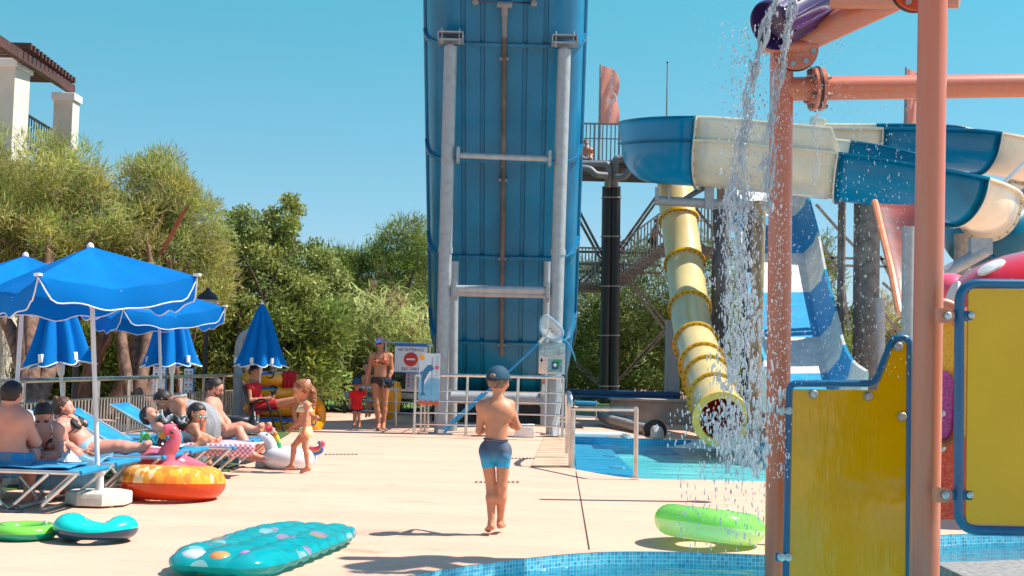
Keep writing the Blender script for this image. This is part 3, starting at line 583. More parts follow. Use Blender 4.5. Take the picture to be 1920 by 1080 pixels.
t = thing('slide_support', P(1240, 383, 27.5), 'grey pipe arm under the near end of the big open flume', 'support')
B().tube([P(1228, 376, 27.2), P(1440, 387, 27.2)], .1, 14).build('arm', GALV, t); [B().bar(P(x_, 351, 27.1), P(x_, y_, 27.1), w_, .06).build('bracket', GALV, t) for x_, y_, w_ in ((1232, 376, .08), (1254, 376, .05), (1330, 392, .2))]
B().tube(spline([P(1284, 374, 27.3), P(1296, 366, 27.3), P(1306, 360, 27.4), P(1320, 352, 27.4)], 4), .06, 10).build('pipe_elbow', GREYP, t)
DCOL = mat('column_dark', (.11, .11, .12), .6, .2, .15, 6)
post('support_column', 1345, 800, 1352, 395, 28.2, .19, DCOL, 'dark grey column behind the falling water beside the yellow tube', grp='grey columns under the flumes')
post('support_column', 1400, 790, 1404, 395, 28.6, .13, DCOL, 'slim grey column beside the left orange post', grp='grey columns under the flumes')
post('support_column', 1412, 800, 1425, 380, 12.0, .06, mat('ochre_pole', hx('8d8468'), .6, var=.2), 'ochre grey pole standing just left of the near orange post', cat='pole')
# racing slide
def racing():
    L = [(1366, 350, 34), (1377, 405, 32.5), (1390, 475, 30.8), (1401, 548, 28.9), (1413, 632, 26.5), (1428, 700, 24.4), (1440, 735, 23.1), (1436, 760, 21.2)]
    Rr = [(1494, 350, 34), (1508, 405, 32.5), (1526, 475, 30.8), (1540, 548, 28.9), (1560, 632, 26.5), (1576, 700, 24.4), (1594, 735, 23.1), (1620, 760, 21.2)]
    ls = spline([P(*q) for q in L], 6); rs = spline([P(*q) for q in Rr], 6)
    t = thing('racing_slide', ls[-1], 'steep open racing slide in big blue and white blocks behind the falling water', 'water slide'); cb = [0, 6, 12, 18, 24, 30, 36, len(ls)-1]
    RB = mat('race_blue', hx('0a90c0'), .6); RW = mat('race_white', hx('cfcfc8'), .6, var=.08, scale=3)
    for k in range(len(cb)-1):
        secs = []
        for i in range(cb[k], cb[k+1]+1):
            d = (ls[min(i+1, len(ls)-1)]-ls[max(i-1, 0)]).normalized(); nrm = Vector((1, 0, 0)).cross(d).normalized(); nrm = nrm if nrm.z > 0 else -nrm; a, c = ls[i], rs[i]; x = Vector((1, 0, 0))
            secs.append([a-x*.1+nrm*.58, a-x*.03+nrm*.56, a+x*.05+nrm*.28, a+x*.25, a+x*.25+(c-a-x*.5)*.33, a+x*.25+(c-a-x*.5)*.66, c-x*.25, c-x*.05+nrm*.28, c-x*.0+nrm*.56, c+x*.05+nrm*.58, c+x*.06+nrm*.52, c+x*.05-nrm*.12, a-x*.05-nrm*.12, a-x*.1+nrm*.52])
        B().loft(secs, closed=True, caps=True).build('section', (RW, RB)[k % 2], t, 50)
    b = B()
    for i in (6, 14, 22, 30): b.bar(ls[i]+Vector((.3, .15, -.2)), Vector((ls[i].x+.4, ls[i].y+.4, 0)), .12, .12); b.bar(rs[i]+Vector((-.3, .15, -.2)), Vector((rs[i].x-.4, rs[i].y+.4, 0)), .12, .12)
    b.build('leg', GALD, t)
racing()
CBR = mat('column_brown', (.2, .185, .17), .7, .1, .2, 5)
for (x0, y0, x1, y1, Y, r_, m, lab) in ((1574, 760, 1579, 372, 27, .085, CBR, 'slim grey column right of the racing slide'), (1606, 760, 1610, 378, 26.8, .1, CBR, 'left column of the close group behind the orange posts'),
        (1628, 760, 1632, 380, 26.2, .2, CBR, 'thickest grey column of the close group behind the orange posts'), (1652, 760, 1650, 560, 25.5, .09, GALV, 'short right column of the close group behind the orange posts'), (1700, 760, 1704, 427, 17, .085, GALV, 'flat-topped grey column standing just left of the right orange post'), (1800, 760, 1803, 440, 28, .16, GALD, 'grey column below the dark blue tube at the far right')):
    post('support_column', x0, y0, x1, y1, Y, r_, m, lab, grp='grey columns under the flumes')
t = thing('truss', P(1560, 500, 30), 'thin steel truss bars between the grey columns on the right', 'truss')
for q in (((1530, 383), (1580, 440)), ((1512, 420), (1572, 500)), ((1530, 483), (1760, 488)), ((1530, 497), (1760, 502)), ((1540, 520), (1576, 498)), ((1542, 545), (1580, 510)), ((1580, 440), (1610, 470)), ((1578, 510), (1592, 620)), ((1655, 530), (1700, 570)), ((1655, 585), (1700, 640)), ((1650, 480), (1690, 560)), ((1766, 440), (1800, 500)), ((1766, 520), (1830, 470))):
    B().bar(P(*q[0], 34.5), P(*q[1], 34.5), .07, .065).build('bar', GALD, t)
t = thing('slide_support', P(1780, 510, 24), 'thick grey pipe arm rising to the right behind the red mushroom', 'support'); B().cyl(P(1765, 515, 24), P(1848, 470, 24), .12, n=12).build('arm', GALV, t); B().box(P(1838, 462, 24), (.4, .2, .3)).build('bracket', GALV, t)
t = thing('slide_support', P(1900, 330, 29), 'thin white pole propping the upper flume at the right edge', 'support'); B().cyl(P(1880, 345, 29), P(1935, 290, 29), .05, n=8).build('arm', WHITE, t); B().box(P(1880, 347, 29), (.2, .1, .1)).build('bracket', GALV, t)
# orange slide end
def orange_slide():
    t = thing('orange_slide', P(1690, 560, 20), 'orange curved slide end with a darkened inside behind the right orange post', 'water slide'); c = spline([P(1690, 380, 22), P(1700, 440, 21), P(1712, 510, 20), P(1722, 590, 19.2)], 5)
    secs = []
    for i, p in enumerate(c):
        w = .42-.012*i; secs.append([p+Vector((math.cos(a)*w, -math.sin(a)*w*.5+.1, 0)) for a in [R(170+k*20) for k in range(10)]][::-1])
    secs = [[p+Vector((-math.cos(R(k*18))*(.46-.012*i), math.sin(R(k*18))*.35, 0)) for k in range(11)] for i, p in enumerate(c)]
    B().loft(secs).build('trough', mat('orange_inner_shaded', hx('7e2c12'), .4, var=.2, scale=2), t, 60, solid=.03); B().tube([q[0] for q in secs], .06, 8).build('lip', mat('orange_lip', hx('ec8a5a'), .35), t); B().tube([q[-1] for q in secs], .06, 8).build('lip', mat('orange_lip', hx('ec8a5a'), .35), t)  # shade inside the trough is put into its dark colour
orange_slide()
# grey floor pipes with elbow
t = thing('floor_pipe', P(1135, 775, 24), 'fat grey pipe lying beyond the pool and ending in a black flange', 'pipe')
gp = spline([P(1125, 777, 26.5), P(1135, 784, 25.8), P(1150, 789, 25.2), P(1180, 797, 24.2), P(1205, 808, 23.4), P(1225, 811, 22.9)], 6)
for p in gp: p.z = max(.1, p.z)
B().tube(gp, .1, 14).build('pipe', mat('pipe_beige', hx('9a8f86'), .5, var=.1), t); B().cyl(P(1226, 808, 22.8), P(1229, 808, 22.6), .2, n=20).build('flange', BLACK, t)
B().tube(spline([P(1228, 808, 22.7), P(1232, 809, 22.4), P(1232, 813, 22.2), P(1232, 819, 22.2)], 4), [.1+.002*k for k in range(13)], 14).build('elbow', mat('pipe_pale', hx('a8a09a'), .5), t)
t = thing('floor_pipe', P(1140, 780, 25), 'thinner grey pipe lying just behind the fat one', 'pipe'); gp = spline([P(1140, 778, 26.8), P(1165, 783, 26), P(1195, 792, 25), P(1220, 800, 24.2)], 5)
for p in gp: p.z = max(.08, p.z)
B().tube(gp, .07, 12).build('pipe', mat('pipe_beige', hx('9a8f86'), .5), t); B().cyl(gp[7]-Vector((.1, 0, 0)), gp[7]+Vector((.1, 0, -.01)), .085, n=12).build('coupling', GREYP, t)
t = thing('floor_pipe', G(1080, 812), 'thin white pipe lying along the far pool edge', 'pipe'); gp = [G(1076, 814, .04), G(1120, 815, .04), G(1168, 815.5, .04), G(1180, 818.5, .03)]; B().tube(gp, .04, 10).build('pipe', WHITE, t); B().ball(gp[2], .05, 8).build('elbow', WHITE, t)
# blue folded lounger against the wall
t = thing('stacked_sun_lounger', P(1098, 790, 25.2), 'two blue sun loungers stacked beyond the pool handrail', 'sun loungers')
for k, y in enumerate((755, 765)): B().box(P(1098, y, 25.2), (.42, .9, .05), bev=.01).build('sling', SKY, t)
for s in (-1, 1): B().tube([P(1098+s*20, 750, 25.0), P(1098+s*20, 788, 25.0)], .014, 8).build('leg', STEEL, t)
# ================================================================ FLAG POLES
def flag(px, Y, ytop, ybase, w, h, lab, txt=True):
    a, c = P(px, ybase, Y), P(px+3, ytop, Y)
    t = thing('flag', a, lab, 'flag', 'feather flags on the slide tower'); B().cyl(a, c, .045, .03, n=8).build('pole', GALD, t)
    nx, nz = 10, 26; vs = []; vx = lambda i, j: (w*i/nx*(1 if j < nz*.62 or j > nz*.72 else .9)*(min(1, .35+j/nz*4) if j < 4 and False else 1))
    for j in range(nz+1):
        for i in range(nx+1):
            u, v = i/nx, j/nz; ww = w*(.93+.07*math.sin(v*9)); drop = .25*u*u if v < .5 else .25*u*u*(1-v); x = u*ww; z = -v*h - drop*(1-v)*1.2
            vs.append(c+Vector((x, .09*math.sin(u*7+v*5)*(.3+u), z-.02)))
    fs = [(j*(nx+1)+i, j*(nx+1)+i+1, (j+1)*(nx+1)+i+1, (j+1)*(nx+1)+i) for j in range(nz) for i in range(nx)]
    FC = mat('flag_cloth', hx('f0a898'), .8, var=.08, scale=3); (_transl(FC, .5, hx('f4a090')) if 'MIX_SHADER' not in [n.type for n in FC.node_tree.nodes] else 0); B().add(vs, fs).build('cloth', FC, t, 180); return t, c, w, h
t, c, w, h = flag(1123, 38.3, 121, 307, .6, 1.8, 'coral pink vertical flag with pale mirrored lettering left of the open flume')
FL = mat('flag_print', (.9, .85, .82), .7)
def flagtext(s, cc, hgt): return text(s, cc, (0, 0, 1), (1, 0, 0), hgt, FL, t, depth=.01)
cx_ = c.x+w*.52
flagtext('CHRISPY', Vector((cx_, 38.1, c.z-.62)), .13); flagtext('WORLD', Vector((cx_, 38.1, c.z-1.45)), .12)
b = B()
for k, (rr, th, a0) in enumerate(((.17, .03, 200), (.12, .025, 170), (.075, .02, 140))):
    pts = [Vector((cx_+math.cos(R(a0+q*26))*rr, 38.1, c.z-1.05+math.sin(R(a0+q*26))*rr)) for q in range(10)]; b.tube(pts, [th*math.sin(PI*(q+.6)/10.5)*.5+.002 for q in range(10)], 6)
b.build('crescent_emblem', FL, t)
flag(1696, 33, 126, 300, .38, 1.5, 'coral flag half hidden behind the right orange post')
t = thing('flag_pole', P(1250, 300, 38.3), 'bare thin flag pole rising behind the open flume', 'flag pole'); B().cyl(P(1249, 310, 38.3), P(1251.5, 118, 38.3), .04, .02, n=8).build('pole', GALD, t); B().ball(P(1251.5, 117, 38.3), .035, 8).build('tip', BLACK, t)
# ================================================================ FOREGROUND SPLASH STRUCTURE
def opost(x0, x1, Y, r, lab, ytop=-160):
    c = P(x1, 0, Y); a = P(x0, 1080, Y); d = (a-c)/(a.z-c.z); bot = a-d*(a.z+.38); top = P(x1, 0, Y)-(-d)*0+(c-a).normalized()*.2
    t = thing('orange_post', bot, lab, 'post', 'orange posts of the splash structure'); B().cyl(bot, top, r, n=40).build('tube', ORA, t, 60); B().cyl(bot, bot+Vector((0, 0, .03)), r*2, n=32).build('base_flange', ORA, t); return t, bot, top
PL, PLb, PLt = opost(1456, 1467, 8.35, .0765, 'left narrower orange post with water falling over it')
PR, PRb, PRt = opost(1733, 1749, 7.0, .079, 'right wider orange post between the two yellow panels')
t = thing('orange_beam', P(1480, 167, 8.35), 'long horizontal orange pipe passing behind the right post', 'beam')
B().cyl(P(1470, 167, 8.35), P(2060, 158, 8.5), .079, n=36).build('tube', ORA, t, 60)
d = (P(2060, 158, 8.5)-P(1470, 167, 8.35)).normalized(); fx = P(1531, 167, 8.36); A, Bv = frame(d)
for s, nm in ((-.022, 'flange'), (.022, 'flange')):
    B().cyl(fx+d*(s-.013), fx+d*(s+.013), .145, n=36).build(nm, ORA, t, 30)
B().cyl(fx-d*.008, fx+d*.008, .15, n=36).build('gasket', BLACK, t)
for k in range(6):
    b = B(); a = 2*PI*k/6+.5; q = fx+(A*math.cos(a)+Bv*math.sin(a))*.115; b.cyl(q-d*.06, q+d*.07, .012, n=8); b.cyl(q+d*.035, q+d*.055, .02, n=6); b.cyl(q-d*.055, q-d*.035, .02, n=6); b.build('bolt', BOLT, t)
t = thing('orange_beam', P(1493, 90, 8.3), 'orange pipe sloping up to the right from the left post', 'beam')
B().cyl(P(1478, 88, 8.3), P(1800, -62, 7.7), .088, n=36).build('tube', ORA, t, 60)
B().cyl(P(1425, 84, 8.2), P(1532, 88, 8.2), .05, n=24).build('collar', ORA, t)
fc = P(1493, 92, 8.2); fn = Vector((-.12, -1, .05)).normalized(); A, Bv = frame(fn)
B().cyl(fc, fc+fn*.025, .14, n=36).build('flange', ORA, t, 30); B().cyl(fc-fn*.03, fc-fn*.0, .142, n=36).build('gasket', BLACK, t)
for k in range(8): a = 2*PI*k/8+.2; q = fc+(A*math.cos(a)+Bv*math.sin(a))*.108+fn*.02; B().cyl(q, q+fn*.02, .018, n=8).build('bolt', BOLTL, t)
t = thing('orange_beam', P(1700, 0, 7.5), 'short orange pipe with a bolted disc at the top edge beside the right post', 'beam')
B().cyl(P(1560, -6, 7.9), P(1800, -8, 7.6), .075, n=30).build('tube', ORA, t, 60); fc = P(1715, -20, 7.35); B().cyl(fc, fc+Vector((0, -.03, 0)), .13, n=36).build('flange', mat('orange_deep', hx('c84414'), .35), t, 30); B().cyl(fc+Vector((0, .03, 0)), fc, .134, n=36).build('gasket', BLACK, t)
for k in range(6): a = 2*PI*k/6; q = fc+Vector((math.cos(a)*.1, -.03, math.sin(a)*.1)); B().cyl(q, q+Vector((0, -.025, 0)), .018, n=8).build('bolt', BOLTL, t)
# tipping bucket
a, c = P(1446, 48, 8.0), P(1640, -62, 8.5); d = (c-a).normalized()
t = thing('tipping_bucket', a, 'dark purple tipping bucket pouring water at the top of the left orange post', 'bucket')
B().lathe(a, [(.0, .12), (.13, .1), (.148, 0), (.158, -.015), (.165, 0), (.165, .02), (.158, .03), (.16, .5), (.15, .95), (.1, 1.0)], 44, d).build('shell', mat('purple', hx('3d2358'), .3, coat=.4, var=.1), t, 40)
A, Bv = frame(d); b = B()
for k in range(12): aa = 2*PI*k/12; b.bar(a+(A*math.cos(aa)+Bv*math.sin(aa))*.16+d*.04, a+(A*math.cos(aa)+Bv*math.sin(aa))*.16+d*.9, .012, .012)
b.build('ribs', mat('purple2', hx('4e3168'), .35), t)
# yellow panel with the stepped outline
Y = 7.9
t = thing('splash_wall', P(1590, 1080, Y), 'wet yellow panel with a stepped top and blue frame, between the orange posts', 'panel')
def rounded(pts, r=.05, n=5):
    out = []; m = len(pts)
    for i, p in enumerate(pts):
        a, c = pts[i-1], pts[(i+1) % m]; u = (a-p).normalized(); v = (c-p).normalized(); s = min(r, (a-p).length*.45, (c-p).length*.45)
        for k in range(n+1): q = k/n; out.append((p+u*s)*(1-q)**2+p*2*q*(1-q)+(p+v*s)*q*q)
    return out
yb = P(1477, 1080, Y); low = -.3
def pz(px, z): q = P(px, 1080, Y); return Vector((q.x, Y, z))
fr_ = [pz(1473, low), P(1480, 719, Y), P(1641, 719, Y), P(1674, 633, Y), P(1705, 633, Y), pz(1703, low)]
B().tube(rounded(fr_, .05), .0215, 12, closed=True).build('frame', BLUEP, t)
pn = [pz(1478, low+.02), P(1481, 729, Y), P(1643, 732, Y), P(1677, 642, Y), P(1701, 642, Y), pz(1697, low+.02)]
YW = mat('yellow_wet', hx('dc9800'), .1, 0, .03, 3, 0, 5, spec=.7)
nt = YW.node_tree; bs = nt.nodes['Principled BSDF']; tc = nt.nodes.new('ShaderNodeTexCoord'); mp = nt.nodes.new('ShaderNodeMapping'); mp.inputs['Scale'].default_value = (1, 1, .22); nz = nt.nodes.new('ShaderNodeTexNoise'); nz.inputs['Scale'].default_value = 34; nz.inputs['Detail'].default_value = 5
bp = nt.nodes.new('ShaderNodeBump'); bp.inputs['Strength'].default_value = .35; bp.inputs['Distance'].default_value = .01; n3 = nt.nodes.new('ShaderNodeTexNoise'); n3.inputs['Scale'].default_value = 3; b3 = nt.nodes.new('ShaderNodeBump'); b3.inputs['Strength'].default_value = .35; b3.inputs['Distance'].default_value = .06
for l in ((tc.outputs['Object'], mp.inputs[0]), (mp.outputs[0], nz.inputs[0]), (nz.outputs[0], bp.inputs['Height']), (tc.outputs['Object'], n3.inputs[0]), (n3.outputs[0], b3.inputs['Height']), (b3.outputs[0], bp.inputs['Normal']), (bp.outputs[0], bs.inputs['Normal'])): nt.links.new(*l)
B().prism([p+Vector((0, -.008, 0)) for p in pn], (0, .016, 0)).build('sheet', YW, t, 0)
for x, y in ((1525, 739), (1628, 743), (1684, 650), (1691, 781)): B().lathe(P(x, y, Y-.01), [(.0, .03), (.02, .028), (.028, .016), (.031, 0)][::-1], 16, (0, -1, 0)).build('bolt', BOLTL, t)
for x, y in ((1466, 770), (1479, 770), (1465, 1044), (1477, 1044)): B().lathe(P(x, y, Y-.01), [(.026, 0), (.024, .02), (0, .028)], 14, (0, -1, 0)).build('bolt', BOLTL, t)
for y in (770, 1044): B().box(P(1469, y, Y+.02), (.1, .02, .05), bev=.004).build('bracket', BLUEP, t)
Y = 6.75
t = thing('splash_wall', P(1980, 1000, Y), 'large dry yellow panel in a thick rounded blue frame at the right edge', 'panel')
fr_ = [P(1797, 994, Y), P(1799, 531, Y), P(2210, 536, Y), P(2210, 1002, Y)]; B().tube(rounded(fr_, .11, 8), .026, 14, closed=True).build('frame', BLUEP, t)
pn = [P(1810, 982, Y), P(1815, 541, Y), P(2200, 546, Y), P(2200, 990, Y)]; B().prism([p+Vector((0, -.01, 0)) for p in rounded(pn, .035, 5)], (0, .02, 0)).build('sheet', YEL, t, 0)
for x, y in ((1821, 591), (1818, 928)): B().lathe(P(x, y, Y-.012), [(.019, 0), (.018, .01), (.01, .015), (0, .016)], 16, (0, -1, 0)).build('bolt', BOLTL, t)
for x, y in ((1777, 592), (1772, 928)): B().lathe(P(x, y, Y-.045), [(.021, 0), (.02, .012), (.011, .018), (0, .019)], 16, (0, -1, 0)).build('bolt', BOLTL, t)
for y in (592, 928): B().box(P(1800, y, Y+.0), (.13, .02, .055), bev=.004).build('bracket', BLUEP, t)
for x, y in ((1773, 592), (1769, 928)): B().cyl(P(x+2, y, Y-.04), P(x+2, y, Y-.015), .04, n=24).box(P(x-7, y, Y-.027), (.07, .024, .078)).build('lug', ORA, t, 30)
# coloured play panel seen in the gap
Y = 9.4
t = thing('play_panel', P(1790, 970, Y), 'wet orange, magenta and red play panel seen in the gap right of the orange post', 'panel')
WETO = mat('panel_orange', hx('e89a10'), .2, var=.3, scale=45, c2=hx('f5b838'), bump=.5, bscale=60); MAG = mat('panel_magenta', hx('c04090'), .25, var=.2, scale=40); REDP = mat('panel_red', hx('d0301c'), .2, var=.3, scale=45, c2=hx('e8603c'), bump=.5, bscale=60)
B().prism([P(x, y, Y) for x, y in ((1752, 586), (1920, 586), (1920, 818), (1752, 818))], (0, .03, 0)).build('upper_sheet', WETO, t, 0)
B().prism([P(x, y, Y-.005) for x, y in ((1750, 818), (1920, 818), (1920, 976), (1750, 974))], (0, .03, 0)).build('lower_sheet', REDP, t, 0)
c = P(1770, 762, Y-.03); B().prism([c+Vector((math.cos(R(k*15))*.11, 0, math.sin(R(k*15))*.26)) for k in range(24)], (0, .02, 0)).build('magenta_disc', MAG, t, 0)
B().tube(spline([P(1748, 831, Y-.05), P(1775, 830, Y-.05), P(1791, 812, Y-.05), P(1796, 770, Y-.05), P(1800, 700, Y-.05)], 5), .026, 10).build('hoop', mat('brown_orange', hx('9a4a1c'), .4), t)
B().tube(spline([P(1740, 568, Y-.1), P(1770, 569, Y-.1), P(1790, 580, Y-.1), P(1795, 610, Y-.1)], 5), .04, 12).build('top_hoop', ORA, t)
for y in (775, 840): B().lathe(P(1765, y, Y-.03), [(.03, 0), (.026, .02), (0, .03)], 12, (0, -1, 0)).build('bolt', BOLTL, t)
# mushroom
def mushroom():
    c = P(1995, 590, 11.5); t = thing('splash_mushroom', Vector((c.x, c.y, -.3)), 'glossy red mushroom canopy with white spots behind the right yellow panel', 'splash mushroom'); Rr = 1.03
    prof = [(Rr*math.sin(R(a)), .54*math.cos(R(a))+.06) for a in (88, 80, 70, 60, 50, 40, 30, 20, 10, 3)]; B().lathe(c, [(Rr-.1, .0), (Rr-.02, -.01), (Rr+.02, .03)]+prof, 56).build('canopy', mat('mush_red', hx('e0121c'), .18, coat=.6, var=.03), t, 60)
    B().lathe(c, [(.1, .12), (Rr*.8, .02), (Rr-.06, -.012)], 48, cap=False).build('underside', mat('mush_white', (.75, .72, .68), .4), t)
    for az, el, r in ((200, 38, .13), (222, 10, .12), (245, 42, .14), (268, 14, .12), (290, 40, .13), (315, 12, .12), (180, 12, .12), (255, 68, .13), (140, 40, .12), (90, 30, .13), (40, 40, .12), (0, 20, .12)):
        n = Vector((math.cos(R(az))*math.cos(R(el)), math.sin(R(az))*math.cos(R(el)), math.sin(R(el)))); p = c+Vector((n.x*(Rr+.004), n.y*(Rr+.004), .06+n.z*.545)); nn = Vector((n.x/Rr, n.y/Rr, n.z/.54)).normalized(); B().lathe(p-nn*.02, [(r, 0), (r*.95, .022), (r*.6, .032), (0, .036)], 20, nn).build('spot', mat('mush_white', (.75, .72, .68), .4), t)
    B().cyl(Vector((c.x, c.y, -.38)), c+Vector((0, 0, .1)), .14, n=24).build('stem', WHITE, t)
mushroom()
c = P(1778, 548, 12.5); t = thing('pink_dome', Vector((c.x, c.y, -.3)), 'small pink dome showing between the orange post and the red mushroom', 'splash toy'); B().ball(c, (.24, .24, .19), 24).build('dome', mat('pink', hx('f05a78'), .3, coat=.4), t, 180); B().cyl(Vector((c.x, c.y, -.38)), c, .06, n=12).build('stem', WHITE, t)
# ================================================================ FALLING WATER
WD = bpy.data.materials.new('falling_water'); WD.use_nodes = True; nt = WD.node_tree; nt.nodes.clear(); N = nt.nodes.new; L = nt.links.new
o_ = N('ShaderNodeOutputMaterial'); m1 = N('ShaderNodeMixShader'); m2 = N('ShaderNodeMixShader'); tr = N('ShaderNodeBsdfTransparent'); gl = N('ShaderNodeBsdfGlossy'); df = N('ShaderNodeBsdfTranslucent'); d2 = N('ShaderNodeBsdfDiffuse'); m3 = N('ShaderNodeMixShader'); fr = N('ShaderNodeFresnel'); fr.inputs[0].default_value = 1.45
gl.inputs['Roughness'].default_value = .08; tr.inputs[0].default_value = (.93, .97, 1, 1); df.inputs[0].default_value = (.85, .9, .95, 1); d2.inputs[0].default_value = (.85, .9, .95, 1)
L(df.outputs[0], m3.inputs[1]); L(d2.outputs[0], m3.inputs[2]); m3.inputs[0].default_value = .5; L(tr.outputs[0], m2.inputs[1]); L(m3.outputs[0], m2.inputs[2]); m2.inputs[0].default_value = .6; L(fr.outputs[0], m1.inputs[0]); L(m2.outputs[0], m1.inputs[1]); L(gl.outputs[0], m1.inputs[2]); L(m1.outputs[0], o_.inputs[0])
rng = np.random.default_rng(5)
def stream(pts, w, seed, lab):
    rr = random.Random(seed); t = thing('water_stream', V(pts[0]), lab, 'water stream', 'streams pouring from the bucket')
    pp = spline(pts, 14); n = len(pp)
    for q in range(3):
        ph = rr.uniform(0, 9); path = [p+Vector((.018*math.sin(i*.19+ph)*min(1, i/12)+(q-1)*w*.7*(.4+i/n), .015*math.cos(i*.27+ph), 0)) for i, p in enumerate(pp)]
        b = B(); b.tube(path, [max(.003, w*(.5+.35*math.sin(i*.33+ph*2)+.2*rr.random())*(1-.35*i/n)) for i in range(n)], 9, sx=.6); b.build('strand', WD, t, 180)
stream([P(1462, -20, 7.85), P(1445, 30, 7.8), P(1424, 85, 7.8), P(1412, 140, 7.8), P(1404, 190, 7.8), P(1392, 245, 7.8), P(1386, 300, 7.8), P(1380, 380, 7.8)], .026, 1, 'left wavy stream of water pouring from the purple bucket')
stream([P(1490, -20, 7.85), P(1484, 25, 7.8), P(1474, 80, 7.8), P(1462, 130, 7.8), P(1452, 185, 7.8), P(1444, 240, 7.8), P(1441, 320, 7.8), P(1440, 400, 7.8)], .022, 2, 'right straighter stream of water falling past the left orange post')
stream([P(1532, 205, 8.2), P(1531, 240, 8.2), P(1529, 300, 8.2), P(1529, 350, 8.2)], .008, 3, 'thin dribble of water below the bolted flange of the orange beam')
def drops():
    C = []; 
    def add(n, fx, fy, Ys, s0, s1, st, w=1.0):
        for _ in range(n):
            C.append((fx(), fy(), rng.uniform(*Ys), rng.uniform(s0, s1), rng.uniform(*st), w))
    U = rng.uniform; Nn = rng.normal
    # main curtain (far fall behind the streams, in front of the dark columns)
    for _ in range(900):
        k = U(0, 1); A_ = ((1462, -20), (1424, 85), (1404, 190), (1386, 300), (1380, 400)) if U(0, 1) < .55 else ((1490, -20), (1474, 80), (1452, 185), (1442, 300), (1440, 400)); q = k*4; i = min(int(q), 3); f = q-i
        C.append((A_[i][0]+(A_[i+1][0]-A_[i][0])*f+Nn(0, 3+7*k), A_[i][1]+(A_[i+1][1]-A_[i][1])*f, 7.8+Nn(0, .03), .0022*math.exp(abs(Nn(0, .55))), U(1.5, 5), 1))
    for _ in range(430):
        y0 = U(350, 880); t = (y0-350)/545; x0 = Nn(1383+16*t, 15+20*t); Y0 = U(7.6, 8.1); sg = U(2, 9)
        for _k in range(int(U(3, 15))):
            y = y0+Nn(0, sg*2.2); C.append((x0+Nn(0, sg), y, Y0+Nn(0, .03), .0022*math.exp(abs(Nn(0, .55)))*(.8+.4*t), U(1.8, 5.5), 1))
    for _ in range(650):
        y = U(40, 420); C.append((Nn(1398-8*(y/400), 22), y, U(7.6, 8.1), U(.002, .007), U(1.1, 2.2), 1))
    for _ in range(800):
        y = U(40, 900); C.append((Nn(1462, 12), y, U(7.7, 8.25), U(.0015, .0035), U(1.3, 3), 1))
    for _ in range(900):
        y = U(190, 720); C.append((U(1480, 1705), y, U(7.5, 8.4), U(.0012, .003), U(1.5, 4.5), 1))
    for _ in range(420):
        C.append((Nn(1540, 45), abs(Nn(0, 40))+(150 if U(0, 1) < .5 else 60), U(8.0, 8.4), U(.0012, .0038), U(1, 1.6), 1))
    for _ in range(180):
        C.append((U(1270, 1436), U(880, 1035), U(7.6, 8.4), U(.002, .005), U(2.5, 5), 1))
    for _ in range(150): C.append((U(1300, 1400), U(0, 380), U(7.5, 8.3), U(.001, .003), U(1, 1.5), 1))
    for _ in range(260): C.append((Nn(1350, 45), U(760, 850), U(19.5, 20.4), U(.006, .014), U(1.5, 4), 1))
    vs = []; fs = []; ico = []
    base = []
    for i in range(1, 4):
        a = PI*i/4
        for k in range(6): base.append((math.sin(a)*math.cos(2*PI*k/6), math.sin(a)*math.sin(2*PI*k/6), math.cos(a)))
    base = np.array(base+[(0, 0, 1.0), (0, 0, -1.0)])
    F0 = [(i*6+k, (i+1)*6+k, (i+1)*6+(k+1) % 6) for i in range(2) for k in range(6)]+[(i*6+k, (i+1)*6+(k+1) % 6, i*6+(k+1) % 6) for i in range(2) for k in range(6)]+[(18, k, (k+1) % 6) for k in range(6)]+[(19, 12+(k+1) % 6, 12+k) for k in range(6)]
    F0 = np.array(F0); VV = []; FF = []
    for n, (x, y, Yd, s, st, w) in enumerate(C):
        c = np.array(P(x, y, Yd)); sc = np.array([s, s, s*st]); v = base*sc; v[:, 0] += v[:, 2]*rng.normal(0, .08); VV.append(v+c); FF.append(F0+n*20)
    me = npmesh('water_drops', np.concatenate(VV), np.concatenate(FF)); o = link('water_drops', me, WD, None, 180)
    tag(o, 'thousands of falling water drops around the orange posts and the tube mouth', 'water drops', kind='stuff')
drops()
# ================================================================ VEGETATION
def leafmat(name, c, tl=.35):
    m = bpy.data.materials.new(name); m.use_nodes = True; nt = m.node_tree; nt.nodes.clear(); N = nt.nodes.new; L = nt.links.new
    o = N('ShaderNodeOutputMaterial'); d = N('ShaderNodeBsdfPrincipled'); t = N('ShaderNodeBsdfTranslucent'); mx = N('ShaderNodeMixShader'); mx.inputs[0].default_value = tl
    d.inputs['Roughness'].default_value = .55; d.inputs['Specular IOR Level'].default_value = .35
    a = N('ShaderNodeAttribute'); a.attribute_name = 'col'; q = N('ShaderNodeMix'); q.data_type = 'RGBA'; q.blend_type = 'MULTIPLY'; q.inputs[0].default_value = 1; q.inputs[6].default_value = (*c, 1); L(a.outputs['Color'], q.inputs[7])
    L(q.outputs[2], d.inputs['Base Color']); L(q.outputs[2], t.inputs[0]); L(d.outputs[0], mx.inputs[1]); L(t.outputs[0], mx.inputs[2]); L(mx.outputs[0], o.inputs[0]); return m
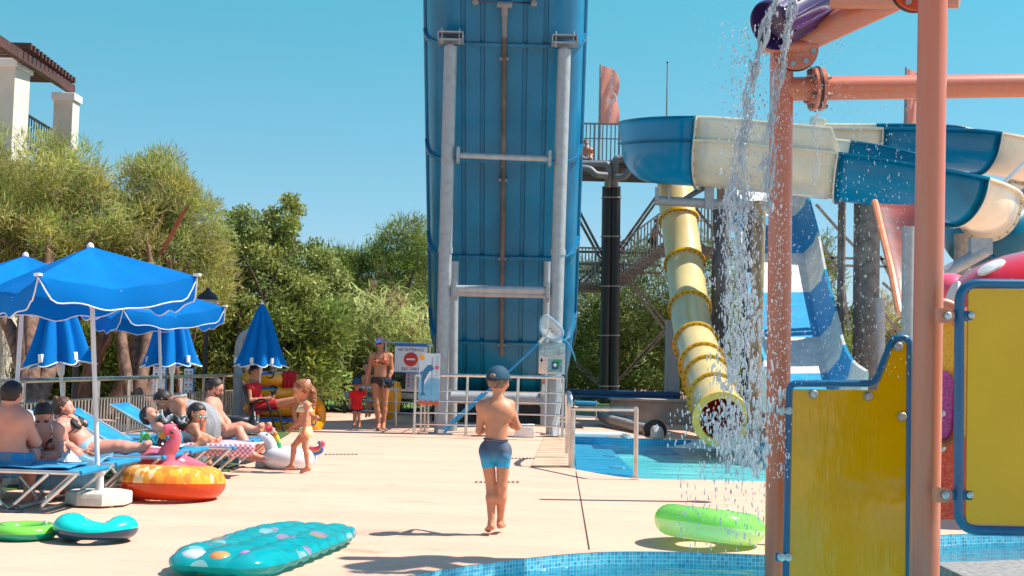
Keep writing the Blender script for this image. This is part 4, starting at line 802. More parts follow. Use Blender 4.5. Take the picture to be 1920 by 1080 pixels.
def leaves(name, centers, n, Ln, w, spread, m, parent, seed, up=.35, outc=None, tint=None, flat=0, four=True):
    """centers: clump centres (k,3) ; n leaves per clump; elongated kite-shaped leaves"""
    g = np.random.default_rng(seed); C = np.asarray(centers); k = len(C); idx = np.repeat(np.arange(k), n); N_ = len(idx)
    off = g.normal(0, 1, (N_, 3)); off /= np.linalg.norm(off, axis=1)[:, None]; off *= (g.random((N_, 1))**.55)*np.asarray(spread)
    pos = C[idx]+off; cen = C.mean(0) if outc is None else np.asarray(outc)
    out = pos-cen; out /= np.linalg.norm(out, axis=1)[:, None]+1e-6
    d = g.normal(0, 1, (N_, 3))*.75+out*.55+off/np.linalg.norm(off, axis=1)[:, None]*.5; d[:, 2] += up; d /= np.linalg.norm(d, axis=1)[:, None]
    s = np.cross(d, g.normal(0, 1, (N_, 3))); s /= np.linalg.norm(s, axis=1)[:, None]+1e-6
    l = Ln*g.uniform(.6, 1.3, (N_, 1)); ww = w*g.uniform(.7, 1.3, (N_, 1))
    a = pos; b = pos+d*l*.45+s*ww; c = pos+d*l; e = pos+d*l*.45-s*ww
    V_ = np.stack([a, b, c, e], 1).reshape(-1, 3); F = np.arange(N_*4).reshape(-1, 4)
    cc = g.uniform(.7, 1.3, k)[idx]*g.uniform(.8, 1.2, N_); col = np.ones((N_, 4)); col[:, 0] = cc*g.uniform(.85, 1.2, k)[idx]; col[:, 1] = cc; col[:, 2] = cc*g.uniform(.7, 1.1, k)[idx]
    if tint is not None:
        pr, tc = tint; sel = g.random(N_) < pr; col[sel, :3] = np.array(tc)*g.uniform(.7, 1.2, (sel.sum(), 1))
    me = npmesh(name, V_, F, np.repeat(col, 4, 0)); return link(name, me, m, parent, 180 if False else 0)
def shell(blobs, per, seed, inner=.25, squash=1):
    g = np.random.default_rng(seed); out = []
    for c, r in blobs:
        c = np.asarray(V(c)); r = np.asarray(r if isinstance(r, (tuple, list)) else (r, r, r), float); n = int(per*(r[0]*r[2])**.9)+4
        u = g.normal(0, 1, (n, 3)); u /= np.linalg.norm(u, axis=1)[:, None]; rad = np.where(g.random((n, 1)) < inner, g.random((n, 1))**.5*.8, g.uniform(.82, 1.08, (n, 1)))
        p = c+u*r*rad; out.append(p[p[:, 2] > .15])
    return np.concatenate(out)
BARK = mat('bark', hx('7a5a48'), .9, var=.25, scale=9, bump=.8, bscale=14, stretch=(1, 1, .3)); BARKD = mat('bark_dark', hx('55443a'), .9, var=.3, scale=9, bump=.6, bscale=14)
def limbs(t, base, tops, r, m=BARK, seed=0, name='trunk'):
    rr = random.Random(seed); base = V(base); b = B()
    for k, q in enumerate(tops):
        q = V(q); mid = base.lerp(q, .45)+Vector((rr.uniform(-.25, .25), rr.uniform(-.2, .2), .15)); m2 = base.lerp(q, .75)+Vector((rr.uniform(-.2, .2), 0, .1)); pts = spline([base+Vector((rr.uniform(-.05, .05), 0, 0)), mid, m2, q], 5); n = len(pts); b.tube(pts, [r*(1-.75*i/n)*(1 if k == 0 else .75) for i in range(n)], 9)
        for j in range(3):
            s = pts[int(n*(.5+.13*j))]; e = s+Vector((rr.uniform(-.9, .9), rr.uniform(-.6, .6), rr.uniform(.4, 1.1))); b.tube(spline([s, s.lerp(e, .5)+Vector((0, 0, .1)), e], 3), [r*.28*(1-.12*i) for i in range(7)], 6)
    return b.build(name, m, t, 180)
TAM = leafmat('tamarisk_leaf', (.40, .41, .13), .4); BRD = leafmat('broad_leaf', (.25, .295, .085), .35); DRK2 = leafmat('shade_leaf', (.15, .20, .05), .25); DRK = leafmat('dark_leaf', (.06, .085, .02), .2); REED = leafmat('reed_leaf', (.55, .60, .26), .4); MID = leafmat('mid_leaf', (.20, .265, .06), .35)  # DRK2: mid green darkened, shade put into the leaf colour
def px_blobs(lst): # (px, py, Y, radius px, radius z px)
    out = []
    for px, py, Y, rx, rz in lst: s = Y/2400; out.append((P(px, py, Y), (rx*s, max(rx, rz)*s*.8, rz*s)))
    return out
def tree(name, lab, cat, blobs, base, m, per, n, Ln, w, spread, seed, tr=.12, up=.35, tint=None, grp=None, bark=BARK, core=True, inner=.25):
    bl = px_blobs(blobs); base = V(base); base.z = 0; t = thing(name, base, lab, cat, grp)
    limbs(t, base, [V(b[0])-Vector((0, 0, b[1][2]*.4)) for b in bl[:5]], tr, bark, seed)
    cs = shell(bl, per, seed, inner); cen = np.mean([np.asarray(b[0]) for b in bl], 0)
    leaves('crown', cs, n, Ln, w, spread, m, t, seed, up, cen, tint); return t
PINK = (1.5, 1.0, 3.2)
tree('tamarisk_tree', 'big feathery yellow green tamarisk at the left edge in front of the pergola columns', 'tree', [(40, 400, 24, 110, 140), (-60, 400, 24.5, 120, 160), (115, 350, 24.5, 72, 85), (150, 440, 24.5, 85, 100), (30, 490, 24, 120, 90), (-80, 520, 24.5, 110, 80), (120, 520, 24.5, 90, 70)], G(60, 800), TAM, 50, 190, .2, .0085, (.34, .34, .3), 11, .2, .5, (.03, PINK), 'feathery tamarisk trees on the left', inner=.35)
tree('tamarisk_tree', 'second feathery tamarisk with a ragged top between the left one and the broad-leaved tree', 'tree', [(270, 420, 25.5, 95, 110), (330, 450, 25.5, 75, 100), (215, 450, 25, 80, 110), (290, 345, 25.5, 50, 65), (370, 500, 25.5, 60, 80), (250, 530, 25, 100, 75), (180, 510, 25, 80, 70), (330, 560, 25, 80, 45)], G(250, 795), TAM, 50, 190, .2, .0085, (.33, .33, .3), 12, .17, .55, (.04, PINK), 'feathery tamarisk trees on the left', inner=.35)
for k, (x, y, x2, y2, r) in enumerate(((40, 800, 90, 570, .2), (155, 800, 215, 590, .16), (200, 800, 260, 590, .13), (232, 800, 255, 600, .05), (262, 800, 300, 610, .05), (285, 800, 262, 600, .06), (305, 800, 330, 600, .045), (345, 790, 330, 590, .05))):
    b_ = G(x, y); b_ = Vector((P(x, 750, 23.8).x, 23.8, 0)); q = P(x2, y2, 24.2); mid = b_.lerp(q, .5)+Vector((random.Random(k).uniform(-.15, .15), 0, 0))
    tt = thing('bare_trunk', b_, ('thick reddish trunk at the far left behind the handrail', 'leaning trunk left of the main umbrella pole', 'leaning trunk right of the main umbrella pole', 'thin stem just right of the leaning trunks', 'thin stem with a fork below the rear open umbrella', 'crooked stem crossing behind the rear open umbrella pole', 'slender stem left of the info boards', 'slender stem behind the closed umbrella near the info boards')[k], 'tree trunk', 'tree trunks behind the left fence')
    pp = spline([b_, mid, q], 6); B().tube(pp, [r*(1.15-.5*i/len(pp)) for i in range(len(pp))], 10).build('stem', BARK, tt, 180); B().tube([pp[6], pp[6]+Vector((.3, 0, .5)), pp[6]+Vector((.4, 0, 1.0))], [r*.4, r*.3, r*.15], 7).build('branch', BARK, tt, 180)
tree('broadleaf_tree', 'dense olive green broad-leaved tree behind the rightmost closed umbrella, one branch sticking up', 'tree', [(470, 520, 28, 85, 100), (500, 460, 28, 60, 60), (430, 460, 28, 40, 50), (560, 520, 28.5, 65, 70), (600, 560, 28.5, 55, 80), (430, 570, 27.5, 60, 110), (520, 600, 27.5, 90, 100), (455, 660, 27, 70, 60), (520, 430, 28.3, 36, 34), (450, 430, 28, 34, 34), (545, 390, 28.3, 12, 14), (620, 520, 29, 30, 35)], G(480, 785), BRD, 62, 120, .1, .022, (.24, .24, .2), 13, .14, .3, (.2, (2.0, 1.9, 2.2)), bark=BARKD, inner=.3)
tree('cypress_bush', 'dark feathery green tree left of the tall blue slide', 'tree', [(765, 470, 33, 55, 62), (700, 515, 33, 55, 50), (790, 540, 33, 60, 90), (660, 530, 33.5, 40, 45), (735, 560, 32.5, 70, 70), (650, 590, 33, 50, 60), (800, 620, 32.5, 60, 80), (650, 510, 33, 36, 34), (610, 500, 32.5, 32, 30)], G(740, 775), MID, 42, 130, .2, .012, (.4, .4, .3), 14, .14, .4, None, bark=BARKD, inner=.35)
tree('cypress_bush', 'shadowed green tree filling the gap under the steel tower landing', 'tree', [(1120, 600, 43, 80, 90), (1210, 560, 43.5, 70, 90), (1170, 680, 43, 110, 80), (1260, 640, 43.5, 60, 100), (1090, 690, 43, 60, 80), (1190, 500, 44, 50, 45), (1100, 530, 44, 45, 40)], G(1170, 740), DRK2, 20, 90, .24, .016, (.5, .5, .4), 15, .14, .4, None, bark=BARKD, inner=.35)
tree('cypress_bush', 'green tree showing between the yellow tube and the racing slide', 'tree', [(1345, 520, 43, 60, 70), (1330, 620, 43, 70, 90), (1400, 640, 43, 60, 90), (1360, 700, 42, 90, 60), (1310, 480, 44, 30, 30)], G(1350, 745), MID, 18, 80, .24, .016, (.5, .5, .4), 16, .14, .4, None, bark=BARKD, inner=.35)
tree('conifer_tree', 'narrow light green tree just right of the racing slide', 'tree', [(1545, 480, 40, 16, 45), (1550, 540, 40, 24, 50), (1560, 640, 40, 30, 70), (1600, 690, 40, 60, 50)], G(1560, 748), MID, 34, 80, .2, .014, (.3, .3, .3), 17, .1, .5, None, bark=BARKD)
tree('tamarisk_tree', 'small sparse tamarisk between the grey columns and the right orange post', 'tree', [(1680, 620, 36, 32, 60), (1665, 580, 36, 22, 40), (1700, 690, 36, 50, 50)], G(1680, 755), TAM, 26, 60, .26, .01, (.3, .3, .3), 18, .07, .5, (.25, PINK))
# undergrowth behind the left fence: one mass
g_ = np.random.default_rng(3); cs = np.array([P(g_.uniform(-250, 640), g_.uniform(585, 745), g_.uniform(26.5, 31)) for _ in range(900)]); t = leaves('undergrowth', cs, 75, .22, .025, (.45, .45, .35), MID, None, 21, .5); tag(t, 'mass of green undergrowth behind the left railing', 'undergrowth', kind='stuff')
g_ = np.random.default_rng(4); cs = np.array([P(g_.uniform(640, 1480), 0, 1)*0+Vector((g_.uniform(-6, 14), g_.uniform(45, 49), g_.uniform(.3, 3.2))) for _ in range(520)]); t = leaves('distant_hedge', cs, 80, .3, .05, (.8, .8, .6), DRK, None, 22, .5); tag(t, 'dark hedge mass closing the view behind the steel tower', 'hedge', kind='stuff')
# giant reeds: arching blade leaves, one mass
def reeds():
    g = np.random.default_rng(31); VV = []; FF = []; CC = []; nv = 0
    for s in range(620):
        px = g.uniform(470, 900); Yd = g.uniform(29.3, 32.2); x0 = (px-960)*Yd/2400; hmax = (.4+.6*g.random())*np.interp(px, [470, 560, 640, 720, 800, 900], [1.7, 2.3, 2.9, 3.0, 2.6, 2.0]); lean = g.normal(0, .12)
        for k in range(30):
            h = hmax*g.uniform(.1, 1.0); b0 = np.array([x0+lean*h, Yd, h]); az = g.uniform(0, 2*PI); L_ = g.uniform(.35, .75); w = g.uniform(.010, .02); dx = np.array([math.cos(az), math.sin(az), 0]); sx = np.array([-math.sin(az), math.cos(az), .2]); el = g.uniform(.5, 1.3); droop = g.uniform(.5, 1.6); p = b0; c = g.uniform(.55, 1.25); col = [c*g.uniform(.9, 1.15), c, c*g.uniform(.7, 1.1), 1]
            pts = []
            for q in range(4):
                wv = w*(1, 1, .7, .05)[q]; pts += [p+sx*wv, p-sx*wv]; e = el-droop*(q+.5)/3; p = p+(dx*math.cos(e)+np.array([0, 0, math.sin(e)]))*L_/3
            VV += pts; CC += [col]*8; FF += [(nv+2*q, nv+2*q+1, nv+2*q+3, nv+2*q+2) for q in range(3)]; nv += 8
    me = npmesh('reeds', np.array(VV), np.array(FF), np.array(CC)); return tag(link('reeds', me, REED, None, 180), 'thicket of giant reeds with arching leaves behind the black fence', 'reeds', kind='stuff')
reeds()
for k, (x, y, x2, y2) in enumerate(((640, 620, 655, 600), (715, 560, 745, 545), (720, 575, 760, 560), (690, 550, 700, 530), (745, 650, 790, 600))):
    b = B(); a, c = P(x-10, y+40, 29.6), P(x2, y2, 29.6); b.tube([a, c], [.012, .006], 6); t = thing('reed_plume', a, ('pinkish reed plume left of the others', 'long reed plume leaning right, upper one', 'long reed plume leaning right, lower one', 'short upright pale reed plume', 'reed plume nearest the blue slide')[k], 'reed plume', 'dry reed plumes'); b.build('stalk', BARK, t)
    leaves('plume', np.array([a.lerp(c, .55+.12*q) for q in range(4)]), 50, .12, .006, (.09, .05, .1), leafmat('plume_leaf', (.4, .26, .17)), t, k, .8)
t = thing('agave_stalk', P(322, 440, 21), 'reddish pointed leaf spike in front of the second tamarisk', 'plant'); B().tube([P(300, 478, 23.8), P(322, 440, 23.8), P(340, 405, 23.8), P(357, 380, 23.8)], [.03, .05, .05, .004], 6, sx=.3).build('blade', mat('agave', hx('a8542e'), .6, var=.2), t); B().tube([P(285, 520, 23.8), P(300, 478, 23.8)], .025, 6).build('stem', mat('agave_stem', hx('7a7a34'), .6), t)
# far low tree line to close the horizon
g_ = np.random.default_rng(6); cs = np.array([Vector((g_.uniform(-60, 70), g_.uniform(75, 90), g_.uniform(0, 3.2)**1.0)) for _ in range(1100)]); t = leaves('distant_trees', cs, 45, .8, .16, (1.9, 1.6, 1.3), MID, None, 23, .5); tag(t, 'distant low belt of trees along the horizon', 'trees', kind='stuff')
# ================================================================ PERGOLA
def pergola():
    t = thing('pergola', P(40, 700, 27), 'white pergola columns carrying dark brown slats, above the tamarisks at the top left', 'pergola'); CM = mat('stucco', hx('d9d0c2'), .85, var=.06, scale=1.5, bump=.1); WD_ = mat('brown_wood', hx('5a3328'), .6, var=.2, scale=6, stretch=(.2, 1, 1)); Y = 27
    for (px, ytop, Yc, w) in ((8, 118, 26.2, .8), (126, 178, 28.8, .44)):
        q = P(px, ytop, Yc); b = B().box((q.x, Yc, q.z/2), (w, w, q.z)); c = b.build('column', CM, t, bevel=.01); B().box((q.x, Yc, q.z-.08), (w+.09, w+.09, .17)).build('capital', WHITE, c, bevel=.01)
    a, c = P(45, 112, 26.0), P(135, 168, 29.3)
    B().bar(P(-30, 60, 23.5), c, .14, .2).build('beam', WD_, t)
    b = B()
    for k in range(14):
        s = k/13; p = P(45, 96, 25.6).lerp(P(128, 158, 29.2), s*1.0); b.box(p+Vector((-1.55, 0, .1)), (3.4, .09, .13))
    b.build('slats', WD_, t)
    b = B()
    p, q = P(50, 215, 27), P(100, 245, 29); b.bar(p, q, .04, .05)
    for k in range(12): s = p.lerp(q, k/11); b.bar(s, s-Vector((0, 0, .8)), .02, .02)
    b.build('balcony_rail', BLACK, t); 
pergola()
t = thing('cottage_wall', P(0, 660, 31), 'yellowish wall glimpsed between the trunks at the far left', 'wall'); B().box((P(10, 660, 33).x, 33, 1.1), (5, .3, 2.2)).build('wall_face', mat('yellow_wall', hx('cdb98a'), .9), t)
# ================================================================ FENCES
def left_fence():
    z = .87; a = P(-40, 700, 14.3); c = P(455, 700, 24); a.z = c.z = 0; t = thing('steel_fence', a, 'stainless steel fence with closely spaced bars along the left side behind the loungers', 'fence'); n = 94; U = Vector((0, 0, 1)); d = c-a
    B().tube([a+U*z, c+U*z], .03, 10).build('handrail', STEEL, t); B().tube([a+U*.6, c+U*.6], .014, 8).build('rail', STEEL, t); B().tube([a+U*.1, c+U*.1], .014, 8).build('rail', STEEL, t)
    for k in range(n): p = a+d*(k+.5)/n; B().cyl(p+U*.1, p+U*.6, .0095, n=6).build('bar', STEEL, t)
    for k in range(10): p = a+d*k/9; B().cyl(p, p+U*z, .024, n=10).build('post', STEEL, t)
left_fence()
def iron_fence(a, c, h, lab, n, posts):
    a, c = V(a), V(c); t = thing('iron_fence', a, lab, 'fence', 'black iron fences'); U = Vector((0, 0, 1)); d = c-a; b = B()
    for z in (.12, h*.55, h-.12): b.bar(a+U*z, c+U*z, .03, .04)
    b.build('rails', BLACK, t); b = B()
    for k in range(n): p = a+d*(k+.5)/n; b.bar(p+U*.05, p+U*h, .018, .018)
    o = b.build('bars', BLACK, t); 
    for k in range(posts): p = a+d*k/(posts-1); B().bar(p, p+U*(h+.12), .07, .07).build('post', BLACK, t)
iron_fence((P(560, 700, 29).x, 28.9, 0), (P(830, 700, 28.7).x, 28.6, 0), .95, 'black iron fence in front of the reeds behind the toddler', 40, 4)
iron_fence((P(-300, 700, 25.5).x, 25.5, 0), (P(560, 700, 28.9).x, 28.9, 0), 1.05, 'black iron fence behind the left tree trunks', 90, 6)
# lamp posts
def lamp(px, ytop, Y, lab):
    top = P(px, ytop, Y); base = Vector((top.x, Y, 0)); t = thing('lamp_post', base, lab, 'lamp post', 'black lamp posts on the left'); B().cyl(base, top, .05, .038, n=12).cyl(base, base+Vector((0, 0, .25)), .085, n=12).build('pole', BLACK, t); B().lathe(top, [(.05, 0), (.13, .05), (.13, .07)], 12).build('lantern_base', BLACK, t); B().lathe(top+Vector((0, 0, .3)), [(.2, 0), (.16, .08), (.05, .16), (.02, .22)], 12).build('lantern_roof', BLACK, t); B().lathe(top+Vector((0, 0, .07)), [(.11, 0), (.17, .23)], 12).build('lamp_glass', mat('lampglass', (.6, .6, .58), .2, alpha=.6), t)
lamp(146, 600, 19.5, 'black lamp post behind the main umbrella, left one'); lamp(388, 594, 22.5, 'black lamp post just right of the rear open umbrella'); lamp(523, 608, 29.5, 'small lamp post behind the rightmost closed umbrella')
t = thing('shower_pipe', P(447, 760, 23), 'curved thick grey pipe left of the rightmost closed umbrella', 'shower'); B().tube(spline([P(447, 790, 23.2), P(447, 720, 23.2), P(447, 660, 23.2), P(454, 632, 23.2), P(472, 618, 23.2)], 6), [.085-.0008*k for k in range(25)], 12).build('bent_tube', GALV, t); B().ball(P(473, 618, 23.2), .06, 10).build('spray_head', STEEL, t)
t = thing('steel_post', P(440, 770, 23.2), 'wide galvanised post standing at the end of the left steel fence', 'post'); B().cyl(P(449, 790, 22.9), P(450, 706, 22.9), .12, n=20).build('tube', GALV, t); B().cyl(P(450, 706, 22.9), P(450, 703, 22.9), .13, n=20).build('cap', GALV, t)
SIGNW = mat('sign_white', (.7, .72, .74), .4, var=.02); SIGNB = mat('sign_blue', hx('1769a8'), .4); TXTD = mat('sign_text', hx('2a3a4a'), .5); SRED = mat('sign_red', hx('c8281e'), .4); GLY = mat('sign_glyph', hx('8a8f98'), .5)
def info_board(x0, x1, y0, y1, Y, lab, icons=5, kids=True):
    a, c = P(x0, y0, Y), P(x1, y1, Y); w, h = c.x-a.x, a.z-c.z; m = (a+c)/2; t = thing('info_board', Vector((m.x, Y, c.z)), lab, 'sign', 'tall info boards behind the umbrellas')
    B().box(m, (w, .03, h)).build('board', SIGNB, t); B().box(m+Vector((-.012, -.018, 0)), (w-.03, .01, h-.02)).build('face', SIGNW, t); b = B(); r2 = B(); tx = B()
    for k in range(icons):
        z = h/2-(k+.6)*h/icons; q = m+Vector((-w*.25, -.026, z)); r = min(h/icons*.2, w*.09); (b if k % 2 else r2).lathe(q, [(r, 0), (r, .004)], 16, (0, -1, 0)); q2 = q+Vector((w*.42, 0, 0)); (r2 if k % 2 else b).lathe(q2, [(r, 0), (r, .004)], 16, (0, -1, 0)); 
        for j in (-1, 1): tx.box(m+Vector((j*w*.23-.0, -.026, z-r-.02)), (w*.3, .004, .008))
    b.build('blue_icons', SIGNB, t); r2.build('red_icons', SRED, t); tx.build('small_print', GLY, t)
    b = B()
    for s in (-1, 1): b.cyl(Vector((m.x+s*w*.35, Y+.03, 0)), Vector((m.x+s*w*.35, Y+.03, c.z+.05)), .018, n=8)
    b.build('legs', STEEL, t)
info_board(288, 312, 682, 742, 20.4, 'left info board with pictogram icons, right of the rear open umbrella pole'); info_board(346, 364, 690, 738, 21.4, 'right narrower info board with pictograms, just left of the black lamp post', 4)
# ================================================================ UMBRELLAS
CAN = mat('umbrella_cloth', hx('0078c4'), .85, var=.06, scale=2.5, bump=.08, bscale=8, spec=.15)
_transl(CAN, .25, hx('0080e0')); PW = mat('pole_white', (.72, .71, .68), .35, .1, .05, 8); EDG = mat('edging', (.75, .75, .76), .6, var=.02)
def umb_tilt(root, tilt, lean):   # objects lean about the foot
    return Matrix.Rotation(tilt, 4, 'Y') @ Matrix.Rotation(lean, 4, 'X')
def open_umbrella(px, Y, lab, rz=R(-7), tilt=R(-4.2), base=True, basep=None, H_=2.16):
    hb = (basep if basep else P(px, 900, Y)).copy(); hb.z = 0; t = thing('beach_umbrella', hb, lab, 'beach umbrella', 'open blue beach umbrellas', rz=0); M = umb_tilt(t, tilt, 0)
    rot = Matrix.Rotation(rz, 3, 'Z'); Rd = .9; za = H_-.02; zc = H_-.32; rr = random.Random(int(px)); corners = [rot @ Vector((math.cos(R(90*k))*Rd, math.sin(R(90*k))*Rd, zc)) for k in range(4)]; ap = Vector((0, 0, za))
    n = 14; b = B(); ed = B(); pt = B()
    for k in range(4):
        A_, C_ = corners[k], corners[(k+1) % 4]; rows = []
        for i in range(n+1):
            s = i/n; row = []
            for j in range(n+1):
                u = j/n; p = ap.lerp(A_.lerp(C_, u), s); e = math.sin(PI*u); p.z -= .10*e*s*s + .02*math.sin(PI*s)*e - .012*math.sin(u*17+k)*s*e; row.append(p)
            rows.append(row)
        b.loft(rows)
        top = rows[-1]; val = []; outv = ((A_+C_)/2); outv.z = 0; outv.normalize(); m2 = 28; tp = []
        for j in range(m2+1):
            u = j/m2; q = top[min(int(u*n), n-1)].lerp(top[min(int(u*n)+1, n)], u*n-min(int(u*n), n-1)); de = min(u, 1-u); dp = .155*min(1, (de/.075))**.8 if de < .075 else .155+.012*math.sin(u*22+k*2); tp.append(q); w = outv*(.012*math.sin(u*15+k*3)+.01)*min(1, de*12); val.append(q-Vector((0, 0, dp+.002))+w)
        b.loft([tp, [x.lerp(y, .5)+outv*.008 for x, y in zip(tp, val)], val]); ed.tube(val, .006, 6)
    M4 = M
    o = b.mesh('canopy'); bm = bmesh.new(); bm.from_mesh(o); bmesh.ops.remove_doubles(bm, verts=bm.verts, dist=.0006); bm.to_mesh(o); bm.free(); o.transform(M4); link('canopy', o, CAN, t, 50, local=True)
    me = ed.mesh('edging'); me.transform(M4); link('edging', me, EDG, t, 180, local=True)
    for k in range(4):
        q = corners[k]; b2 = B().box(q+Vector((0, 0, .012)), (.06, .045, .022), (rot @ Matrix.Rotation(R(90*k), 3, 'Z')), bev=.004); me = b2.mesh('corner_patch'); me.transform(M4); link('corner_patch', me, WHITE, t, 40, local=True)
    b = B(); b.cyl((0, 0, .12), (0, 0, za), .0195, n=14); me = b.mesh('pole'); me.transform(M4); link('pole', me, PW, t, 60, local=True)
    b = B(); b.lathe((0, 0, H_-.5), [(.02, 0), (.035, .01), (.035, .05), (.02, .06)], 12).lathe((0, 0, H_-.52), [(.02, 0), (.028, .0), (.028, .02), (.02, .02)], 12); me = b.mesh('runner'); me.transform(M4); link('runner', me, WHITE, t, 40, local=True)
    for k in range(8):
        q = corners[k//2] if k % 2 == 0 else (corners[k//2]+corners[(k//2+1) % 4])/2-Vector((0, 0, .1)); e = ap.lerp(q, .52)-Vector((0, 0, .03)); b = B().cyl((0, 0, H_-.47), e, .008, n=6).cyl(ap-Vector((0, 0, .02)), q-Vector((0, 0, .018)), .007, n=6); me = b.mesh('rib'); me.transform(M4); link('rib', me, WHITE, t, 60, local=True)
    b = B().lathe((0, 0, H_-.03), [(.03, 0), (.028, .02), (.018, .035), (0, .045)], 12); me = b.mesh('finial'); me.transform(M4); link('finial', me, WHITE, t, 60, local=True)
    if base:
        b = B(); P8 = [(math.cos(R(22.5+45*k))*.262, math.sin(R(22.5+45*k))*.262) for k in range(8)]
        b.loft([[Vector((x*s, y*s, z)) for x, y in P8] for s, z in ((.96, .015), (1.0, .02), (1.0, .1), (.97, .115), (.3, .122))], closed=True, caps=True)
        for k in range(4): b.cyl((math.cos(R(90*k+45))*.2, math.sin(R(90*k+45))*.2, 0), (math.cos(R(90*k+45))*.2, math.sin(R(90*k+45))*.2, .02), .02, n=8)
        b.build('base', mat('base_white', hx('d0c8bc'), .6, var=.08, scale=9), t, 30, local=True); B().lathe((0, 0, .11), [(.04, 0), (.034, .02), (.03, .13), (.04, .14), (.04, .17), (.03, .18), (.022, .19)], 16).build('socket', PW, t, 40, local=True)
    return t
bm_ = G(185, 947); open_umbrella(186, bm_.y, 'nearest open blue umbrella, on an octagonal white base beside the orange swim ring', basep=bm_, rz=R(-7), tilt=R(-4.4), H_=2.13)
q = P(20, 700, 11.9); open_umbrella(20, 11.9, 'open blue umbrella cut by the left edge, behind the nearest one', rz=R(-10), tilt=R(1), H_=2.14)
q = P(303, 700, 16.2); open_umbrella(303, 16.2, 'rear open blue umbrella, half covered by the nearest one', rz=R(-12), tilt=R(-4), H_=2.1)
def closed_umbrella(px, Y, lab, tilt=0, w=.41, seed=0, folds=8):
    hb = P(px, 700, Y); hb.z = 0; t = thing('closed_umbrella', hb, lab, 'beach umbrella', 'closed blue beach umbrellas'); M = umb_tilt(t, tilt, 0); rr = random.Random(seed); H_ = 2.14; hem = 1.05; n = 96; rows = []; ph = rr.uniform(0, 6)
    for i in range(15):
        s = i/14; row = []
        for k in range(n):
            a = 2*PI*k/n; f = .5+.5*math.cos(folds*a+ph); g = (f**.6)*.36+.64+.05*math.sin(3*a+ph*2); r = .015+(w*(s**.85))*(g if s > .02 else 1)
            z = H_-.03-(H_-.03-hem)*s
            if i == 14: z += .05*(1-f)+.0
            row.append(Vector((r*math.cos(a)*(1+.06*math.sin(s*6+a*2)), r*math.sin(a), z)))
        rows.append(row)
    me = B().loft(rows, closed=True).mesh('canopy'); me.transform(M); link('canopy', me, CAN, t, 180, local=True); me = B().tube(rows[-1], .009, 6, closed=True).mesh('edging'); me.transform(M); link('edging', me, EDG, t, 180, local=True)
    for k in range(4):
        q = min(rows[-2], key=lambda v: abs(math.atan2(v.y, v.x)-R((-160, -110, -60, 10)[k]+8*k)) - .0*v.length); me = B().box(q*1.0+Vector((0, 0, .03)), (.05, .05, .1), Matrix.Rotation(math.atan2(q.y, q.x), 3, 'Z'), bev=.006).mesh('tab'); me.transform(M); link('tab', me, WHITE, t, 40, local=True)
    me = B().cyl((0, 0, 0), (0, 0, H_-.05), .022, n=12).mesh('pole'); me.transform(M); link('pole', me, PW, t, 60, local=True); me = B().lathe((0, 0, hem-.12), [(.022, 0), (.04, .03), (.055, .16), (.022, .18)], 12).mesh('runner'); me.transform(M); link('runner', me, WHITE, t, 60, local=True)
    me = B().lathe((0, 0, H_-.05), [(.03, 0), (.02, .03), (.0, .07)], 12).mesh('finial'); me.transform(M); link('finial', me, WHITE, t, 60, local=True)
    B().lathe((0, 0, 0), [(.24, 0), (.24, .07), (.2, .09), (.04, .1)], 8).build('base', mat('base_white', hx('d0c8bc'), .6), t, 30, local=True)
closed_umbrella(130, 15.7, 'leftmost closed blue umbrella, left of the nearest umbrella pole', R(-6.0), .43, 1); closed_umbrella(328, 18.2, 'middle closed blue umbrella, below the rear open one', R(-2.5), .42, 2); closed_umbrella(487, 21.2, 'rightmost closed blue umbrella, beside the lifeguard', R(0), .43, 5)
